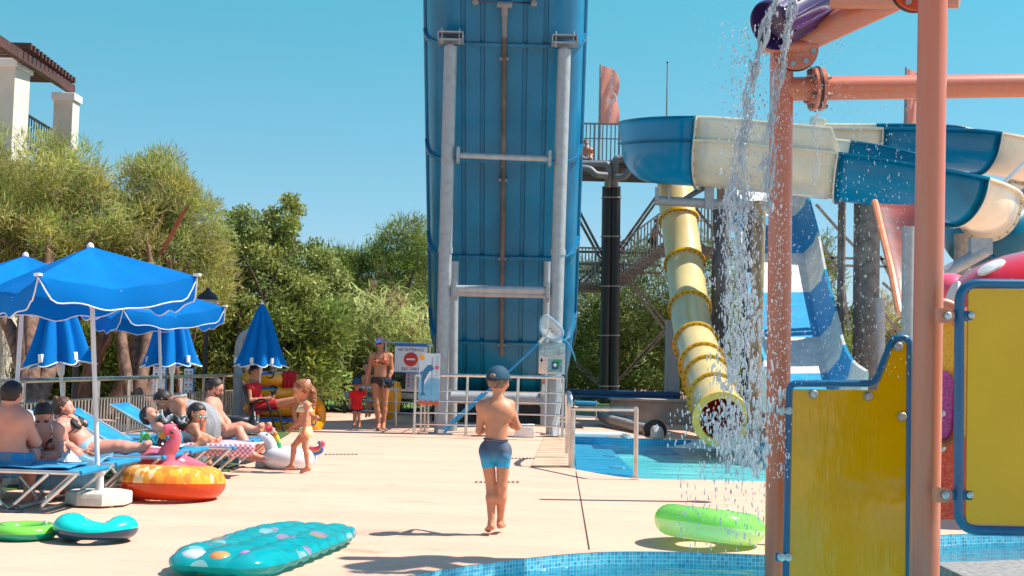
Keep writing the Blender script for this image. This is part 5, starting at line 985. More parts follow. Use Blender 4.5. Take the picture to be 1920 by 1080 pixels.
# ================================================================ SIGNS AT THE SLIDE
def no_entrance():
    Y = 22.9; a, c = P(741, 643, Y), P(800, 700, Y); w, h = c.x-a.x, a.z-c.z; m = (a+c)/2
    t = thing('no_entrance_sign', Vector((m.x, Y, c.z)), 'white square sign with blue borders reading no entrance exit only around a red disc', 'sign')
    B().box(m, (w, .02, h)).build('board', SIGNW, t); f = lambda x, z: m+Vector((x*w, -.014, z*h))
    B().box(f(0, .445), (w, .008, h*.11)).build('top_band', SIGNB, t); B().box(f(0, -.49), (w, .008, h*.03)).build('bottom_band', SIGNB, t)
    e = B().lathe(f(0, -.04), [(w*.215, 0), (w*.215, .006)], 32, (0, -1, 0)).build('red_disc', SRED, t); B().box(f(0, -.04)+Vector((0, -.008, 0)), (w*.26, .006, h*.06)).build('white_bar', SIGNW, e)
    text('NO ENTRANCE', f(0, .28), (1, 0, 0), (0, 0, 1), h*.105, TXTD, t, squeeze=.86); text('EXIT ONLY', f(0, -.37), (1, 0, 0), (0, 0, 1), h*.1, TXTD, t, squeeze=.86)
    B().tube([f(.0, .44)+Vector((math.cos(R(q*30))*.018, -.006, math.sin(R(q*30))*.018)) for q in range(4, 13)], [.002, .004, .005, .006, .006, .006, .005, .004, .002], 6).build('crescent_emblem', SRED, t)
    b = B(); b.tube([P(722, 642, Y+.05), P(812, 647, Y+.05)], .018, 8); b.tube([P(724, 642, Y+.05), Vector((P(724, 642, Y).x, Y+.05, 0))], .018, 8); b.tube([P(806, 647, Y+.05), Vector((P(806, 647, Y).x, Y+.05, 0))], .018, 8); b.build('support_frame', STEEL, t)
    a, c = P(761, 702, Y+.02), P(786, 727, Y+.02); m = (a+c)/2; t = thing('rules_sign', m, 'small grey rules board with a column of warning icons below the no entrance sign', 'sign'); B().box(m, (c.x-a.x, .02, a.z-c.z+.12)).build('board', mat('sign_grey', (.35, .37, .4), .5), t)
    for k in range(4): B().prism([m+Vector((-.07, -.015, .1-.062*k))+Vector((x, 0, z)) for x, z in ((0, .024), (.024, 0), (0, -.024), (-.024, 0))], (0, -.004, 0)).build('icon', SRED if k % 2 == 0 else SIGNB, t, 0)
    b = B()
    for k in range(8): b.box(m+Vector((.045, -.013, .11-.031*k)), (.12, .004, .008))
    b.build('small_print', GLY, t)
no_entrance()
def dolphin():
    Y = 20.55; a, c = P(787, 662, Y), P(823, 760, Y); w, h = c.x-a.x, a.z-c.z; m = (a+c)/2; t = thing('height_board', Vector((m.x, Y, c.z)), 'tall narrow height board with a blue dolphin, a sun and red coral, on the railing', 'sign')
    B().box(m, (w, .02, h)).build('board', mat('sky_print', hx('c3d3dd'), .5, var=.04), t); f = lambda x, z, o=0: m+Vector((x*w, -.012-o, z*h))
    b = B(); b.prism([f(-.5, -.42), f(.5, -.42), f(.5, .0), f(.2, .03), f(-.1, .01), f(-.5, .02)], (0, -.003, 0)); b.build('sea', mat('sea_print', hx('6fb2d4'), .5, var=.1, scale=5), t, 0)
    b = B(); b.prism([f(-.5, -.5, .001)]+[f(-.5+k/10, -.42+.02*math.sin(k*2.3), .001) for k in range(11)]+[f(.5, -.5, .001)], (0, -.005, 0)); b.build('coral', mat('coral_print', hx('d86a44'), .5, var=.3, scale=50), t, 0)
    back = [(.22, .2), (.1, .275), (-.1, .265), (-.28, .17), (-.38, .03), (-.37, -.12), (-.33, -.24), (-.44, -.33), (-.3, -.31), (-.14, -.32), (-.27, -.24), (-.25, -.1), (-.12, .0), (.02, .08), (.1, .15)]
    B().prism([f(x, z, .003) for x, z in back], (0, -.003, 0)).build('dolphin_figure', mat('dolphin_blue', hx('2a6f9a'), .5), t, 0); B().prism([f(x, z, .007) for x, z in ((.1, .16), (.1, .1), (-.02, .02), (-.16, -.06), (-.24, -.12), (-.24, -.04), (-.12, .07), (.0, .15))], (0, -.002, 0)).build('dolphin_belly', SIGNW, t, 0); B().prism([f(x, z, .007) for x, z in ((-.38, .06), (-.46, .12), (-.3, .16))], (0, -.002, 0)).build('fin', mat('dolphin_blue', hx('2a6f9a'), .5), t, 0)
    b = B(); s = f(-.38, .42, .004)
    b.prism([s+Vector((math.cos(R(k*18))*(.058 if k % 2 else .036), 0, math.sin(R(k*18))*(.058 if k % 2 else .036))) for k in range(20)], (0, -.004, 0)); b.build('sun_figure', mat('sun_print', hx('f2a215'), .5), t, 0)
    b = B().lathe(f(.36, .225, .003), [(.03, 0), (.03, .004)], 16, (0, -1, 0)).build('red_mark', SRED, t); b = B()
    for k in range(17): b.box(f(.36, .43-.045*k, .003), (.03 if k % 2 else .05, .003, .005))
    b.box(f(.12, .05, .002), (.012, .003, h*.75)); b.build('scale_marks', GLY, t); text('1.20', f(.36, .225, .009), (1, 0, 0), (0, 0, 1), .018, SIGNW, t)
dolphin()
# ================================================================ LOUNGERS
SLING = mat('sling_blue', hx('0e86b8'), .6, var=.08, scale=6); ALU = mat('aluminium', (.72, .71, .69), .3, .8, .05)
def lounger(back=0, white_pad=False):
    t = thing('sun_lounger', (0, 0, 0)); zt = .31; hx_ = -1.2; W2 = .29; ca, sa = math.cos(back), math.sin(back); e = Vector((hx_-.68*ca, 0, zt+.68*sa))
    for s in (-1, 1): B().tube([(0, s*W2, zt), (hx_, s*W2, zt)], .017, 8).build('side_rail', ALU, t, local=True)
    B().tube([(0, -W2, zt), (.0, W2, zt)], .022, 8).build('foot_rail', SLING, t, local=True)
    f = lambda x, z0=.012: [[Vector((xx, yy, z)) for yy in (-W2+.01, W2-.01)] for xx, z in x]
    n = 12; secs = [[Vector((-.03+(hx_+.03)*i/n, y, zt+.012-.03*math.sin(PI*i/n)*math.cos(y*4))) for y in np.linspace(-W2, W2, 7)] for i in range(n+1)]; B().loft(secs).build('sling', SLING, t, 180, True, solid=.012)
    secs = [[Vector((hx_, y, zt+.012)).lerp(Vector((e.x, y, e.z+.012)), i/6)+Vector((0, 0, -.02*math.sin(PI*i/6))) for y in np.linspace(-W2, W2, 7)] for i in range(7)]; B().loft(secs).build('backrest', SLING, t, 180, True, solid=.012)
    B().tube([(hx_, -W2, zt), (e.x, -W2, e.z), (e.x, W2, e.z), (hx_, W2, zt)], .016, 8).build('backrest_frame', ALU, t, local=True)
    for x0, x1 in ((-.02, -.30), (-.24, -.52), (-.8, -.56), (-1.75 if back < .2 else -1.35, -1.5 if back < .2 else -1.1)):
        pts = []
        for s in (-1, 1): q = [Vector((x0, s*(W2+.02), zt-.01)), Vector((x0+(x1-x0)*.9, s*(W2+.02), .06)), Vector((x1, s*(W2-.03), .018))]; pts += q if s < 0 else q[::-1]
        B().tube(pts, .0145, 8).build('leg', ALU, t, local=True)
    return t
def place_l(src, x, y, rz, lab): 
    o = dup(src, (x, y, 0), rz); tag(o, lab, 'sun lounger', 'blue sun loungers in a row'); return o
L0 = lounger(0); L1_ = lounger(R(28)); LF = [(P(176, 884, 10.15).x, 10.15), (P(238, 870, 10.95).x, 10.95), (P(322, 855, 11.75).x, 11.75), (P(372, 848, 12.5).x, 12.5), (P(449, 838, 13.15).x, 13.15), (P(485, 828, 14.2).x, 14.2), (P(505, 820, 15.0).x, 15.0)]
labs = ['nearest blue lounger, the shirtless man in checked trunks sits on it', 'blue lounger with a grey-blue towel hanging from it, the bun woman sits there', 'blue lounger of the reclining woman in the black bikini top', 'empty blue lounger with raised back and white towel', 'blue lounger with the pink towel and the girl in mirrored glasses', 'blue lounger of the bearded man with one foot on the deck', 'farthest blue lounger, only lying legs and a yellow towel on it']
for k, (x, y) in enumerate(LF):
    b_ = k in (2, 3, 4, 6); place_l(L1_ if b_ else L0, x, y, R(-3), labs[k])
for o in (L0, L1_):
    for c in list(o.children): bpy.data.objects.remove(c)
    bpy.data.objects.remove(o)
def cloth(name, lab, cat, x, y, z, w, d, m, droop=0, seed=0, rz=0, amp=.02, parent=None):
    rr = random.Random(seed); n, k = 18, 12; vs = []; a1, a2 = rr.uniform(0, 6), rr.uniform(0, 6)
    for i in range(n+1):
        for j in range(k+1):
            u, v = i/n-.5, j/k-.5; dz = amp*(math.sin(u*13+a1+v*5)+math.sin(v*17+a2)*.7+rr.uniform(-.3, .3)); yy = v*d
            if droop and v < -.25: f = (-.25-v)*4*droop; yy = -.25*d-.02*math.sin(u*20+a1)*f*3; dz = -f+.0
            p = Vector((u*w*(1+.05*math.sin(v*9+a1)), yy, dz)); c, s = math.cos(rz), math.sin(rz); vs.append((x+p.x*c-p.y*s, y+p.x*s+p.y*c, z+p.z))
    o = B().add(vs, [(i*(k+1)+j, (i+1)*(k+1)+j, (i+1)*(k+1)+j+1, i*(k+1)+j+1) for i in range(n) for j in range(k)]).build(name, m, parent, 180, solid=.008)
    return tag(o, lab, cat) if not parent else o
def pat_mat(name, c1, c2, sc, kind='check'):
    m = mat(name, c1, .8); nt = m.node_tree; N = nt.nodes.new; L = nt.links.new; tc = N('ShaderNodeTexCoord')
    if kind == 'check':
        w1 = N('ShaderNodeTexChecker'); w1.inputs['Scale'].default_value = sc; w1.inputs[1].default_value = (*c1, 1); w1.inputs[2].default_value = (*c2, 1); L(tc.outputs['Object'], w1.inputs[0]); L(w1.outputs[0], nt.nodes['Principled BSDF'].inputs['Base Color'])
    else:
        v = N('ShaderNodeTexVoronoi'); v.inputs['Scale'].default_value = sc; L(tc.outputs['Object'], v.inputs[0]); r_ = N('ShaderNodeValToRGB'); L(v.outputs['Color'], r_.inputs[0]); r_.color_ramp.interpolation = 'CONSTANT'; r_.color_ramp.elements[0].color = (*c1, 1); r_.color_ramp.elements[1].position = .62; r_.color_ramp.elements[1].color = (*c2[0], 1)
        for q, cc in enumerate(c2[1:]): e = r_.color_ramp.elements.new(.35+.13*q); e.color = (*cc, 1)
        L(r_.outputs[0], nt.nodes['Principled BSDF'].inputs['Base Color'])
    return m
GB = mat('towel_greyblue', hx('6d9db8'), .9, var=.12, scale=5, bump=.3); TEALT = pat_mat('towel_teal', hx('0f7f92'), [hx('1a9fb0'), hx('6cc06a')], 9, 'v'); PKT = pat_mat('towel_pink', hx('e8d8da'), hx('d9687f'), 40); WHT = mat('towel_white', (.78, .77, .76), .9, var=.05, bump=.3); YLT = mat('towel_yellow', hx('e8a818'), .9, var=.1); FLO = pat_mat('bikini_floral', hx('f0e8e0'), [hx('e85a7a'), hx('f5b83c'), hx('3a9fd0')], 38, 'v')
q = P(120, 880, 10.75); cloth('hanging_towel', 'grey-blue translucent towel hanging off the second lounger toward the ground', 'towel', q.x, q.y+.05, .34, .62, .62, mat('towel_sheer', hx('6d9db8'), .9, var=.15, scale=5, alpha=.9), droop=.24, seed=2)
q = P(30, 893, 10.2); cloth('beach_towel', 'blue towel under the shirtless man on the nearest lounger', 'towel', q.x+.1, q.y, .34, .75, .54, mat('towel_blue2', hx('2f8cb4'), .9, var=.2), seed=6, amp=.006)
q = P(302, 838, 12.5); cloth('teal_towel', 'rumpled teal towel with green marks beside the flamingo neck', 'towel', q.x, q.y, .40, .38, .3, TEALT, seed=3, amp=.045)
q = P(205, 828, 12.5); cloth('white_towel', 'white towel spread on the empty lounger with the raised back', 'towel', q.x+.25, q.y, .345, .9, .5, WHT, seed=4, amp=.008)
hq = Vector((LF[3][0]-1.2, 12.5, .31)); b = B(); b.loft([[hq+Vector((-.66*u*math.cos(R(28)), y, .66*u*math.sin(R(28))+.03)) for y in np.linspace(-.2, .27, 5)] for u in np.linspace(0, .98, 8)]); tag(b.build('white_towel', WHT, None, 180, solid=.015), 'white towel draped on the raised backrest of the empty lounger', 'towel')
q = P(395, 838, 13.15); cloth('pink_towel', 'pink and white checked towel hanging over the front of the girl\'s lounger', 'towel', q.x, q.y-.05, .345, .95, .62, PKT, droop=.12, seed=5, amp=.006)
q = P(438, 822, 15.0); cloth('yellow_towel', 'yellow towel under the lying legs on the farthest lounger', 'towel', q.x, q.y, .345, .9, .5, YLT, seed=8, amp=.01)
q = P(128, 868, 10.6); t = thing('mesh_bag', q, 'small white crumpled beach bag on the towel beside the bun woman', 'bag'); blob('x', q, .13, .1, .1, WHT, 5, 'a', 'b').parent = None
o = [o for o in bpy.data.objects if o.name.startswith('x')][0]; bpy.data.objects.remove(t); o.name = 'beach_bag'; tag(o, 'small white crumpled beach bag on the towel beside the bun woman', 'bag')
# ================================================================ INFLATABLES
def vinyl(n, c, alpha=1, tl=.25, var=.08):
    m = mat(n, c, .16, var=var, scale=3, coat=.5, alpha=alpha)
    if tl: _transl(m, tl, c)
    return m
def ring2(t, c, R1, r, top, bot, n=72, m=20, sz=1, sx=1, wr=.0, wk=26, axis=(0, 0, 1), rf=None, zf=None, name='tube'):
    c = V(c); ax = V(axis).normalized(); A = Vector((1, 0, 0)); A = (A-ax*A.dot(ax)).normalized(); Bb = ax.cross(A); vs = []; fs = []; mi = []
    for i in range(n):
        a = 2*PI*i/n; rad = A*math.cos(a)*sx+Bb*math.sin(a); q = rf(a) if rf else 1; zz = zf(a) if zf else 0
        for k in range(m):
            u = 2*PI*k/m; w = 1+wr*math.cos(wk*a)*abs(math.cos(u-.0))**2; vs.append(c+rad*R1+rad.normalized()*math.cos(u)*r*q*w+ax*(math.sin(u)*r*sz*q*(1-wr*.3*math.cos(wk*a)) + zz))
    for i in range(n):
        for k in range(m): fs.append((i*m+k, i*m+(k+1) % m, ((i+1) % n)*m+(k+1) % m, ((i+1) % n)*m+k)); mi.append(0 if k < m//2 else 1)
    b = B(); b.v = [tuple(v) for v in vs]; b.f = fs; b.mi = mi; o = b.build(name, [top, bot], t, 180); return o
OTOP = pat_mat('orange_print', hx('f08c10'), [hx('f2a020'), hx('f6cf90'), hx('ec7c14')], 16, 'v'); OTOP.node_tree.nodes['Principled BSDF'].inputs['Roughness'].default_value = .15; OTOP.node_tree.nodes['Principled BSDF'].inputs['Coat Weight'].default_value = .5
for nn in OTOP.node_tree.nodes:
    if nn.type == 'TEX_VORONOI':
        mp = OTOP.node_tree.nodes.new('ShaderNodeMapping'); mp.inputs['Scale'].default_value = (1.2, 1.2, .5); tcn = [x for x in OTOP.node_tree.nodes if x.type == 'TEX_COORD'][-1]; OTOP.node_tree.links.new(tcn.outputs['Object'], mp.inputs[0]); OTOP.node_tree.links.new(mp.outputs[0], nn.inputs[0])
OBOT = vinyl('orange_vinyl', hx('f0500c'), tl=.35)
c = G(349, 925); c = Vector((c.x, 11.05, .13)); t = thing('swim_ring', (c.x, c.y, 0), 'large glossy orange swim ring with a pale leaf print, in front of the flamingo', 'swim ring'); ring2(t, c+Vector((0, 0, .012)), .3, .142, OTOP, OBOT, wr=.05, wk=30, axis=(0, .07, 1)); B().cyl(c+Vector((-.3, -.02, .12)), c+Vector((-.3, -.02, .145)), .014, n=8).build('valve', WHITE, t)
PK = vinyl('flamingo_pink', hx('f88498'), tl=.35, var=.12); PKD = vinyl('flamingo_coral', hx('f25060'), tl=.35)
def flamingo():
    c = Vector((P(338, 880, 11.85).x, 11.85, .14)); t = thing('flamingo_float', (c.x, c.y, 0), 'pink flamingo float with a curved neck and black-tipped beak, behind the orange ring', 'float')
    ring2(t, c, .24, .15, PK, PKD, rf=lambda a: .78-.32*math.cos(a), zf=lambda a: .03-.04*math.cos(a), wr=.02, wk=18, name='body')
    Y = 11.62; nk = spline([P(311, 868, Y), P(313, 850, Y), P(324, 834, Y), P(330, 820, Y), P(325, 808, Y), P(317, 805, Y), P(309, 810, Y)], 6); rr = list(np.interp(np.arange(len(nk)), [0, 10, 20, 26, 32, 36], [.088, .07, .047, .047, .055, .04])); B().tube(nk, rr, 16).build('neck', PK, t, 180)
    bk = spline([P(309, 811, Y), P(304, 816, Y), P(302, 823, Y)], 5); B().tube(bk, list(np.linspace(.04, .027, len(bk))), 12).build('beak', vinyl('beak_yellow', hx('f0b840')), t, 180); bt = spline([P(302, 822, Y), P(299, 829, Y), P(300, 838, Y)], 5); B().tube(bt, list(np.linspace(.033, .012, len(bt))), 12).build('beak_tip', vinyl('beak_black', (.05, .03, .03), tl=0), t, 180)
    B().ball(P(322, 811, Y-.05), .014, 8).build('eye', BLACK, t, 180)
flamingo()
c = Vector((P(46, 1000, 8.55).x, 8.55, .05)); t = thing('swim_ring', (c.x, c.y, 0), 'small lime and teal swim ring lying flat at the left edge', 'swim ring'); ring2(t, c, .16, .055, vinyl('lime', hx('84dc50'), tl=.2), vinyl('teal_low', hx('10a890'), tl=.2), sz=.85); B().cyl(c+Vector((.1, .1, .04)), c+Vector((.1, .1, .06)), .01, n=8).build('valve', WHITE, t)
c = Vector((P(181, 1000, 8.5).x, 8.5, .065)); t = thing('inflatable_seat', (c.x, c.y, 0), 'teal and navy inflatable pool seat with two raised lobes, left of the clear air mattress', 'inflatable seat'); ring2(t, c, .165, .098, vinyl('turquoise', hx('18d8cc'), tl=.15, var=.03), vinyl('navy', hx('12405c'), tl=0), sx=1.02, sz=.8, rf=lambda a: .62+.42*abs(math.cos(a))**2.5+.1*max(0, -math.cos(a)), axis=(0, .08, 1), zf=lambda a: .03*abs(math.cos(a))**2, wr=.02, wk=16)
for dx, dz in ((-.18, .082), (.11, .06)): B().box(c+Vector((dx, -.09, dz)), (.055, .07, .006), Matrix.Rotation(.5, 3, 'X'), bev=.002).build('patch', mat('patch_dark', hx('0a3a50'), .4), t)
B().torus(c+Vector((.16, -.06, .085)), .035, .006, 14, 6, (0, -.5, 1)).build('handle', mat('patch_dark', hx('0a3a50'), .4), t)
c = Vector((P(1330, 1000, 9.1).x, 9.1, .14)); t = thing('swim_ring', (c.x, c.y, 0), 'glossy light green swim ring on the deck left of the orange post, tilted', 'swim ring'); ring2(t, c, .268, .122, vinyl('green_vinyl', hx('a2ee7c'), tl=.5), vinyl('pale_green', hx('e6f4cc'), tl=.5), axis=(.1, .1, 1), wr=.015, sz=.92, wk=20); B().cyl(c+Vector((.1, -.2, .12)), c+Vector((.1, -.21, .14)), .012, n=8).build('valve', WHITE, t)
def teal_print():
    m = vinyl('clear_teal', hx('0cc4cc'), alpha=.8, tl=.4, var=.05); nt = m.node_tree; N = nt.nodes.new; L = nt.links.new; bs = nt.nodes['Principled BSDF']; src = bs.inputs['Base Color'].links[0].from_socket; tc = N('ShaderNodeTexCoord'); v = N('ShaderNodeTexVoronoi'); v.inputs['Scale'].default_value = 5.5; v.inputs['Randomness'].default_value = .8; L(tc.outputs['Object'], v.inputs[0])
    lt = N('ShaderNodeMath'); lt.operation = 'LESS_THAN'; lt.inputs[1].default_value = .34; L(v.outputs['Distance'], lt.inputs[0]); sc = N('ShaderNodeSeparateColor'); L(v.outputs['Color'], sc.inputs[0]); g = N('ShaderNodeMath'); g.operation = 'GREATER_THAN'; g.inputs[1].default_value = .35; L(sc.outputs[0], g.inputs[0]); mu = N('ShaderNodeMath'); mu.operation = 'MULTIPLY'; L(lt.outputs[0], mu.inputs[0]); L(g.outputs[0], mu.inputs[1]); m2 = N('ShaderNodeMath'); m2.operation = 'MULTIPLY'; m2.inputs[1].default_value = .75; L(mu.outputs[0], m2.inputs[0])
    cr = N('ShaderNodeValToRGB'); cr.color_ramp.interpolation = 'CONSTANT'; L(sc.outputs[1], cr.inputs[0]); cr.color_ramp.elements[0].color = (*hx('e8a0d0'), 1); cr.color_ramp.elements[1].position = .7; cr.color_ramp.elements[1].color = (*hx('f0b070'), 1); e = cr.color_ramp.elements.new(.35); e.color = (*hx('c8ecec'), 1)
    mx = N('ShaderNodeMix'); mx.data_type = 'RGBA'; L(m2.outputs[0], mx.inputs[0]); L(src, mx.inputs[6]); L(cr.outputs[0], mx.inputs[7]); L(mx.outputs[2], bs.inputs['Base Color']); return m
def mattress():
    o = Vector((-1.46, 8.05, 0)); ax = Vector((.2, .98, 0)).normalized(); sd = Vector((ax.y, -ax.x, 0)); L_, W_ = 1.8, .72; t = thing('air_mattress', o, 'translucent turquoise air mattress with pink and orange balloons printed, front left of the boy', 'air mattress'); TM = teal_print(); n, m = 96, 44
    def pt(i, j, top):
        u, v = i/n*2-1, j/m*2-1; rx = 1-abs(u)**5*.22; ry = 1-abs(v)**6*.1; edge = max(0, 1-abs(u)**8)*max(0, 1-abs(v)**6); h = .09*edge**.5
        cell = abs(math.sin((u+1)*PI*5.0))**.6*abs(math.cos(v*PI*2))**.35 if u > -.62 else abs(math.cos(v*PI*1.5))**.5; h2 = h*(.55+.5*cell) + (.03*edge if u < -.62 else 0)
        p = o+ax*(u*L_/2*ry)+sd*(v*W_/2*rx*(1+.02*math.sin((u+1)*PI*10))); p.z = .07+h2*(.7 if top else -.7); p.z = max(p.z, .004); return p
    b = B(); b.loft([[pt(i, j, True) for j in range(m+1)] for i in range(n+1)]); b.build('upper_skin', TM, t, 180); b = B(); b.loft([[pt(i, j, False) for j in range(m+1)] for i in range(n+1)]); b.build('lower_skin', vinyl('clear_teal_low', hx('08b8b0'), alpha=.7, tl=.4), t, 180)
    for u, v, col, r in ((-.86, -.4, 'dfeeee', .1), (-.88, .05, 'f2a860', .085), (-.8, .4, 'f08acc', .06)):
        p = o+ax*(u*L_/2)+sd*(v*W_/2); p.z = .098; B().ball(p, (r*.9, r*.9, .048), 14).build('balloon_print', vinyl('bal_'+col, hx(col), tl=.2), t, 180)
mattress()
def unicorn():
    Y = 14.35; c = Vector((P(543, 865, Y).x, Y, .115)); t = thing('unicorn_float', (c.x, c.y, 0), 'white unicorn float with rainbow mane and tail, behind the walking girl', 'float'); UW = vinyl('unicorn_white', (.85, .85, .87), tl=.2, var=.02); ring2(t, c, .17, .115, UW, UW, sx=1.1, name='body'); Y = 14.3
    nk = spline([P(512, 868, Y), P(511, 850, Y), P(508, 834, Y), P(501, 823, Y), P(493, 821, Y), P(486, 824, Y)], 6); B().tube(nk, list(np.interp(np.arange(len(nk)), [0, 12, 20, 25, 30], [.09, .075, .075, .07, .048])), 16).build('neck', UW, t, 180); B().tube([P(494, 814, Y), P(484, 799, Y)], [.018, .004], 10).build('horn', vinyl('horn', hx('f0b020')), t, 180); B().tube([P(510, 812, Y-.02), P(515, 803, Y-.02)], [.022, .006], 8).build('ear', UW, t, 180); B().ball(P(500.5, 815.5, Y-.055), (.018, .008, .018), 10).build('eye', mat('eye_blue', hx('2a90b8'), .2), t, 180)
    mn = spline([P(499, 806, Y), P(507, 804, Y), P(514, 811, Y), P(519, 822, Y), P(522, 834, Y), P(524, 846, Y)], 4)
    for k, col in enumerate(('e83060', 'e8402c', 'f08820', 'f0d020', '28b060', '2068c8')):
        a = int(k*len(mn)/6); seg = mn[a:min(a+5, len(mn))]; B().tube(seg, [.02]+[.032]*(len(seg)-2)+[.02], 10).build('mane_lock', vinyl('lock'+col, hx(col), tl=.1), t, 180)
    for k, col in enumerate(('f04878', 'f0a020', '2878d0')):
        s = (k-1)*4; tl = spline([P(580, 842+s*.8, Y), P(590, 846+s, Y), P(601+s*.3, 842+s*.8, Y), P(603-s*.6, 832, Y), P(596-s*.2, 829+s*.3, Y)], 5); B().tube(tl, [.018]*3+[.026]*(len(tl)-6)+[.012]*3, 10).build('tail_lock', vinyl('lock'+col, hx(col), tl=.1), t, 180)
unicorn()
def rafts():
    RY = vinyl('raft_yellow', hx('f0a008'), tl=.1); RBL = vinyl('raft_blue', hx('0e62a8'), tl=.05); labs = ('bottom raft of the yellow and blue stack, on the ground', 'second raft from the bottom of the yellow and blue stack', 'third raft from the bottom, partly behind the lifeguard', 'topmost yellow raft of the stack with a blue top patch')
    for k, (px, y, w, r) in enumerate(((530, 795, 1.34, .145), (524, 764, 1.24, .14), (508, 735, .95, .12), (503, 710, .92, .135))):
        c = P(px, y, 22.3); t = thing('raft', c-Vector((0, 0, r)), labs[k], 'raft', 'stacked yellow and blue rafts'); R1 = .28; ring2(t, c, R1, r, RY, RY, sx=(w/2-r)/R1, sz=.95)
        for s in (-1, 1):
            b = B(); row = []
            for a in np.linspace(-1.1, 1.1, 12): row.append([c+Vector((math.sin(a)*(w/2-r), -R1*math.cos(a)*s, 0))+Vector((0, -math.cos(R(e))*s*(r+.004), math.sin(R(e))*(r*.95+.004))) for e in ((35, 55, 75, 95) if k in (3, 1) else (25, 38, 48, 58))])
            b.loft(row); b.build('blue_patch', RBL, t, 180)
        B().torus(c+Vector((.1, -.28-r*.7, r*.5)), .06, .012, 14, 6, (0, -1, .6)).build('handle', BLACK, t)
    c = P(598, 777, 22.0); t = thing('raft', c-Vector((0, 0, .3)), 'yellow ring raft standing upright against the right end of the stack', 'raft', 'stacked yellow and blue rafts'); ring2(t, c-Vector((.08, 0, 0)), .2, .11, RY, RY, axis=(1, -.35, .1)); B().torus(c-Vector((.05, .3, .12)), .05, .01, 12, 6, (0, 1, 0)).build('handle', RBL, t)
    q = P(545, 702, 22.1); cloth('red_towel', 'red cloth draped over the right end of the topmost raft', 'towel', q.x, q.y, q.z+.05, .24, .45, mat('red_cloth', hx('b81822'), .9, var=.1), droop=.28, seed=9, amp=.012)
    c = Vector((P(428, 856, 15.9).x, 15.9, .16)); t = thing('swim_ring', (c.x, c.y, 0), 'orange and yellow ring in the shade under the bearded man\'s lounger', 'swim ring'); ring2(t, c, .3, .16, vinyl('shade_orange', hx('e86a14'), tl=.2), vinyl('shade_red', hx('d04a14'), tl=.2)); B().box(c+Vector((.3, -.28, .0)), (.1, .14, .2), bev=.02).build('yellow_patch', RY, t)
rafts()
c = Vector((P(243, 880, 12.2).x, 12.2, .12)); t = tag(B().ball(c, .12, 20).build('beach_ball', pat_mat('ball_print', hx('28b8b8'), [hx('e07a50'), hx('58d0c8')], 6, 'v'), None, 180), 'turquoise beach ball with a coral stripe under the loungers', 'ball')
# bin, rucksack, cup, shoes
t = thing('litter_bin', G(450, 822), 'orange bin lined with a black bag, beyond the bearded man', 'bin'); c = Vector((P(450, 800, 16.6).x, 16.6, 0)); t.location = c; zt = P(450, 783, 16.6).z; B().lathe(c, [(.13, 0), (.155, zt-.06)], 20).build('body', mat('bin_orange', hx('e07a48'), .5), t); B().lathe(c, [(.165, zt-.09), (.175, zt-.05), (.17, zt), (.14, zt+.02), (.13, zt-.05)], 20).build('bag_rim', mat('bag_black', (.03, .03, .035), .35), t, 180)
q = P(474, 797, 16.4); blob('rucksack', q-Vector((0, 0, .12)), .13, .1, .3, mat('bag_black', (.03, .03, .035), .35), 7, 'black rucksack slumped beside the orange bin', 'bag')
def cup():
    c = Vector((P(4, 920, 10.6).x, 10.6, 0)); c.z = P(4, 934, 10.6).z; c.z = 0.02; t = thing('plastic_cup', c, 'clear plastic cup with a little beer under the nearest lounger', 'cup'); B().lathe(c, [(.03, 0), (.034, .04)], 16).build('beer', mat('beer', hx('c88a30'), .2, alpha=.8), t, 60); B().lathe(c, [(.031, 0), (.042, .125)], 16, cap=False).build('wall', mat('clear', (.8, .8, .8), .1, alpha=.35), t, 60)
cup()
def shoe(px, py, lab, m, sole, ang=0, L_=.24, open_=False, cat='shoe', grp=None, Y=None):
    c = G(px, py, .0); t = thing('flip_flop' if open_ else 'shoe', c, lab, cat, grp); ca, sa = math.cos(ang), math.sin(ang); f = lambda x, y, z: c+Vector((x*ca-y*sa, x*sa+y*ca, z))
    out = [f(L_*.5*math.cos(a)*(1), L_*.19*math.sin(a)*(1+.25*math.cos(a)), .004) for a in np.linspace(0, 2*PI, 18)[:-1]]; B().prism(out, (0, 0, .018)).build('sole', sole, t, 30)
    if open_: B().tube(spline([f(-.02, L_*.17, .02), f(.02, L_*.1, .05), f(.07, 0, .035), f(.02, -L_*.1, .05), f(-.02, -L_*.17, .02)], 4), .007, 6).build('strap', m, t)
    else:
        secs = []
        for k, (x, w, h) in enumerate(((-.48, .5, .5), (-.42, .85, .95), (-.2, .9, .9), (0, .95, .75), (.2, 1.05, .5), (.4, .85, .35), (.48, .4, .2))): secs.append([f(x*L_, L_*.18*w*math.cos(a), .02+.085*h*math.sin(a)*(L_/.24)) for a in np.linspace(0, PI, 9)])
        B().loft(secs).build('upper', m, t, 180)
SW = mat('sneaker', (.7, .72, .7), .6, var=.1); NV = mat('clog_blue', hx('5f7388'), .6); SD = mat('sole_dark', (.06, .07, .08), .7)
shoe(18, 961, 'dark flip-flop on the deck at the far left in front of the lounger', SD, mat('flip', hx('3f5468'), .6), .1, .2, True, 'flip-flop'); shoe(408, 874, 'white sneaker standing on the turf beside the pink towel lounger, front one', SW, WHITE, .1); shoe(416, 867, 'white sneaker with dark lining just behind its twin', SW, WHITE, .2); shoe(426, 869, 'blue-grey clog left of its twin on the turf edge', NV, NV, 2.0, .2); shoe(440, 870, 'blue-grey clog nearest the turf corner', NV, NV, .1, .22); shoe(495, 876, 'pale patterned sneaker at the toes of the bearded man', SW, WHITE, .3, .2); shoe(499, 862, 'dark shoe just left of the unicorn float', mat('shoe_brown', hx('54463e'), .7), SD, .4, .2)
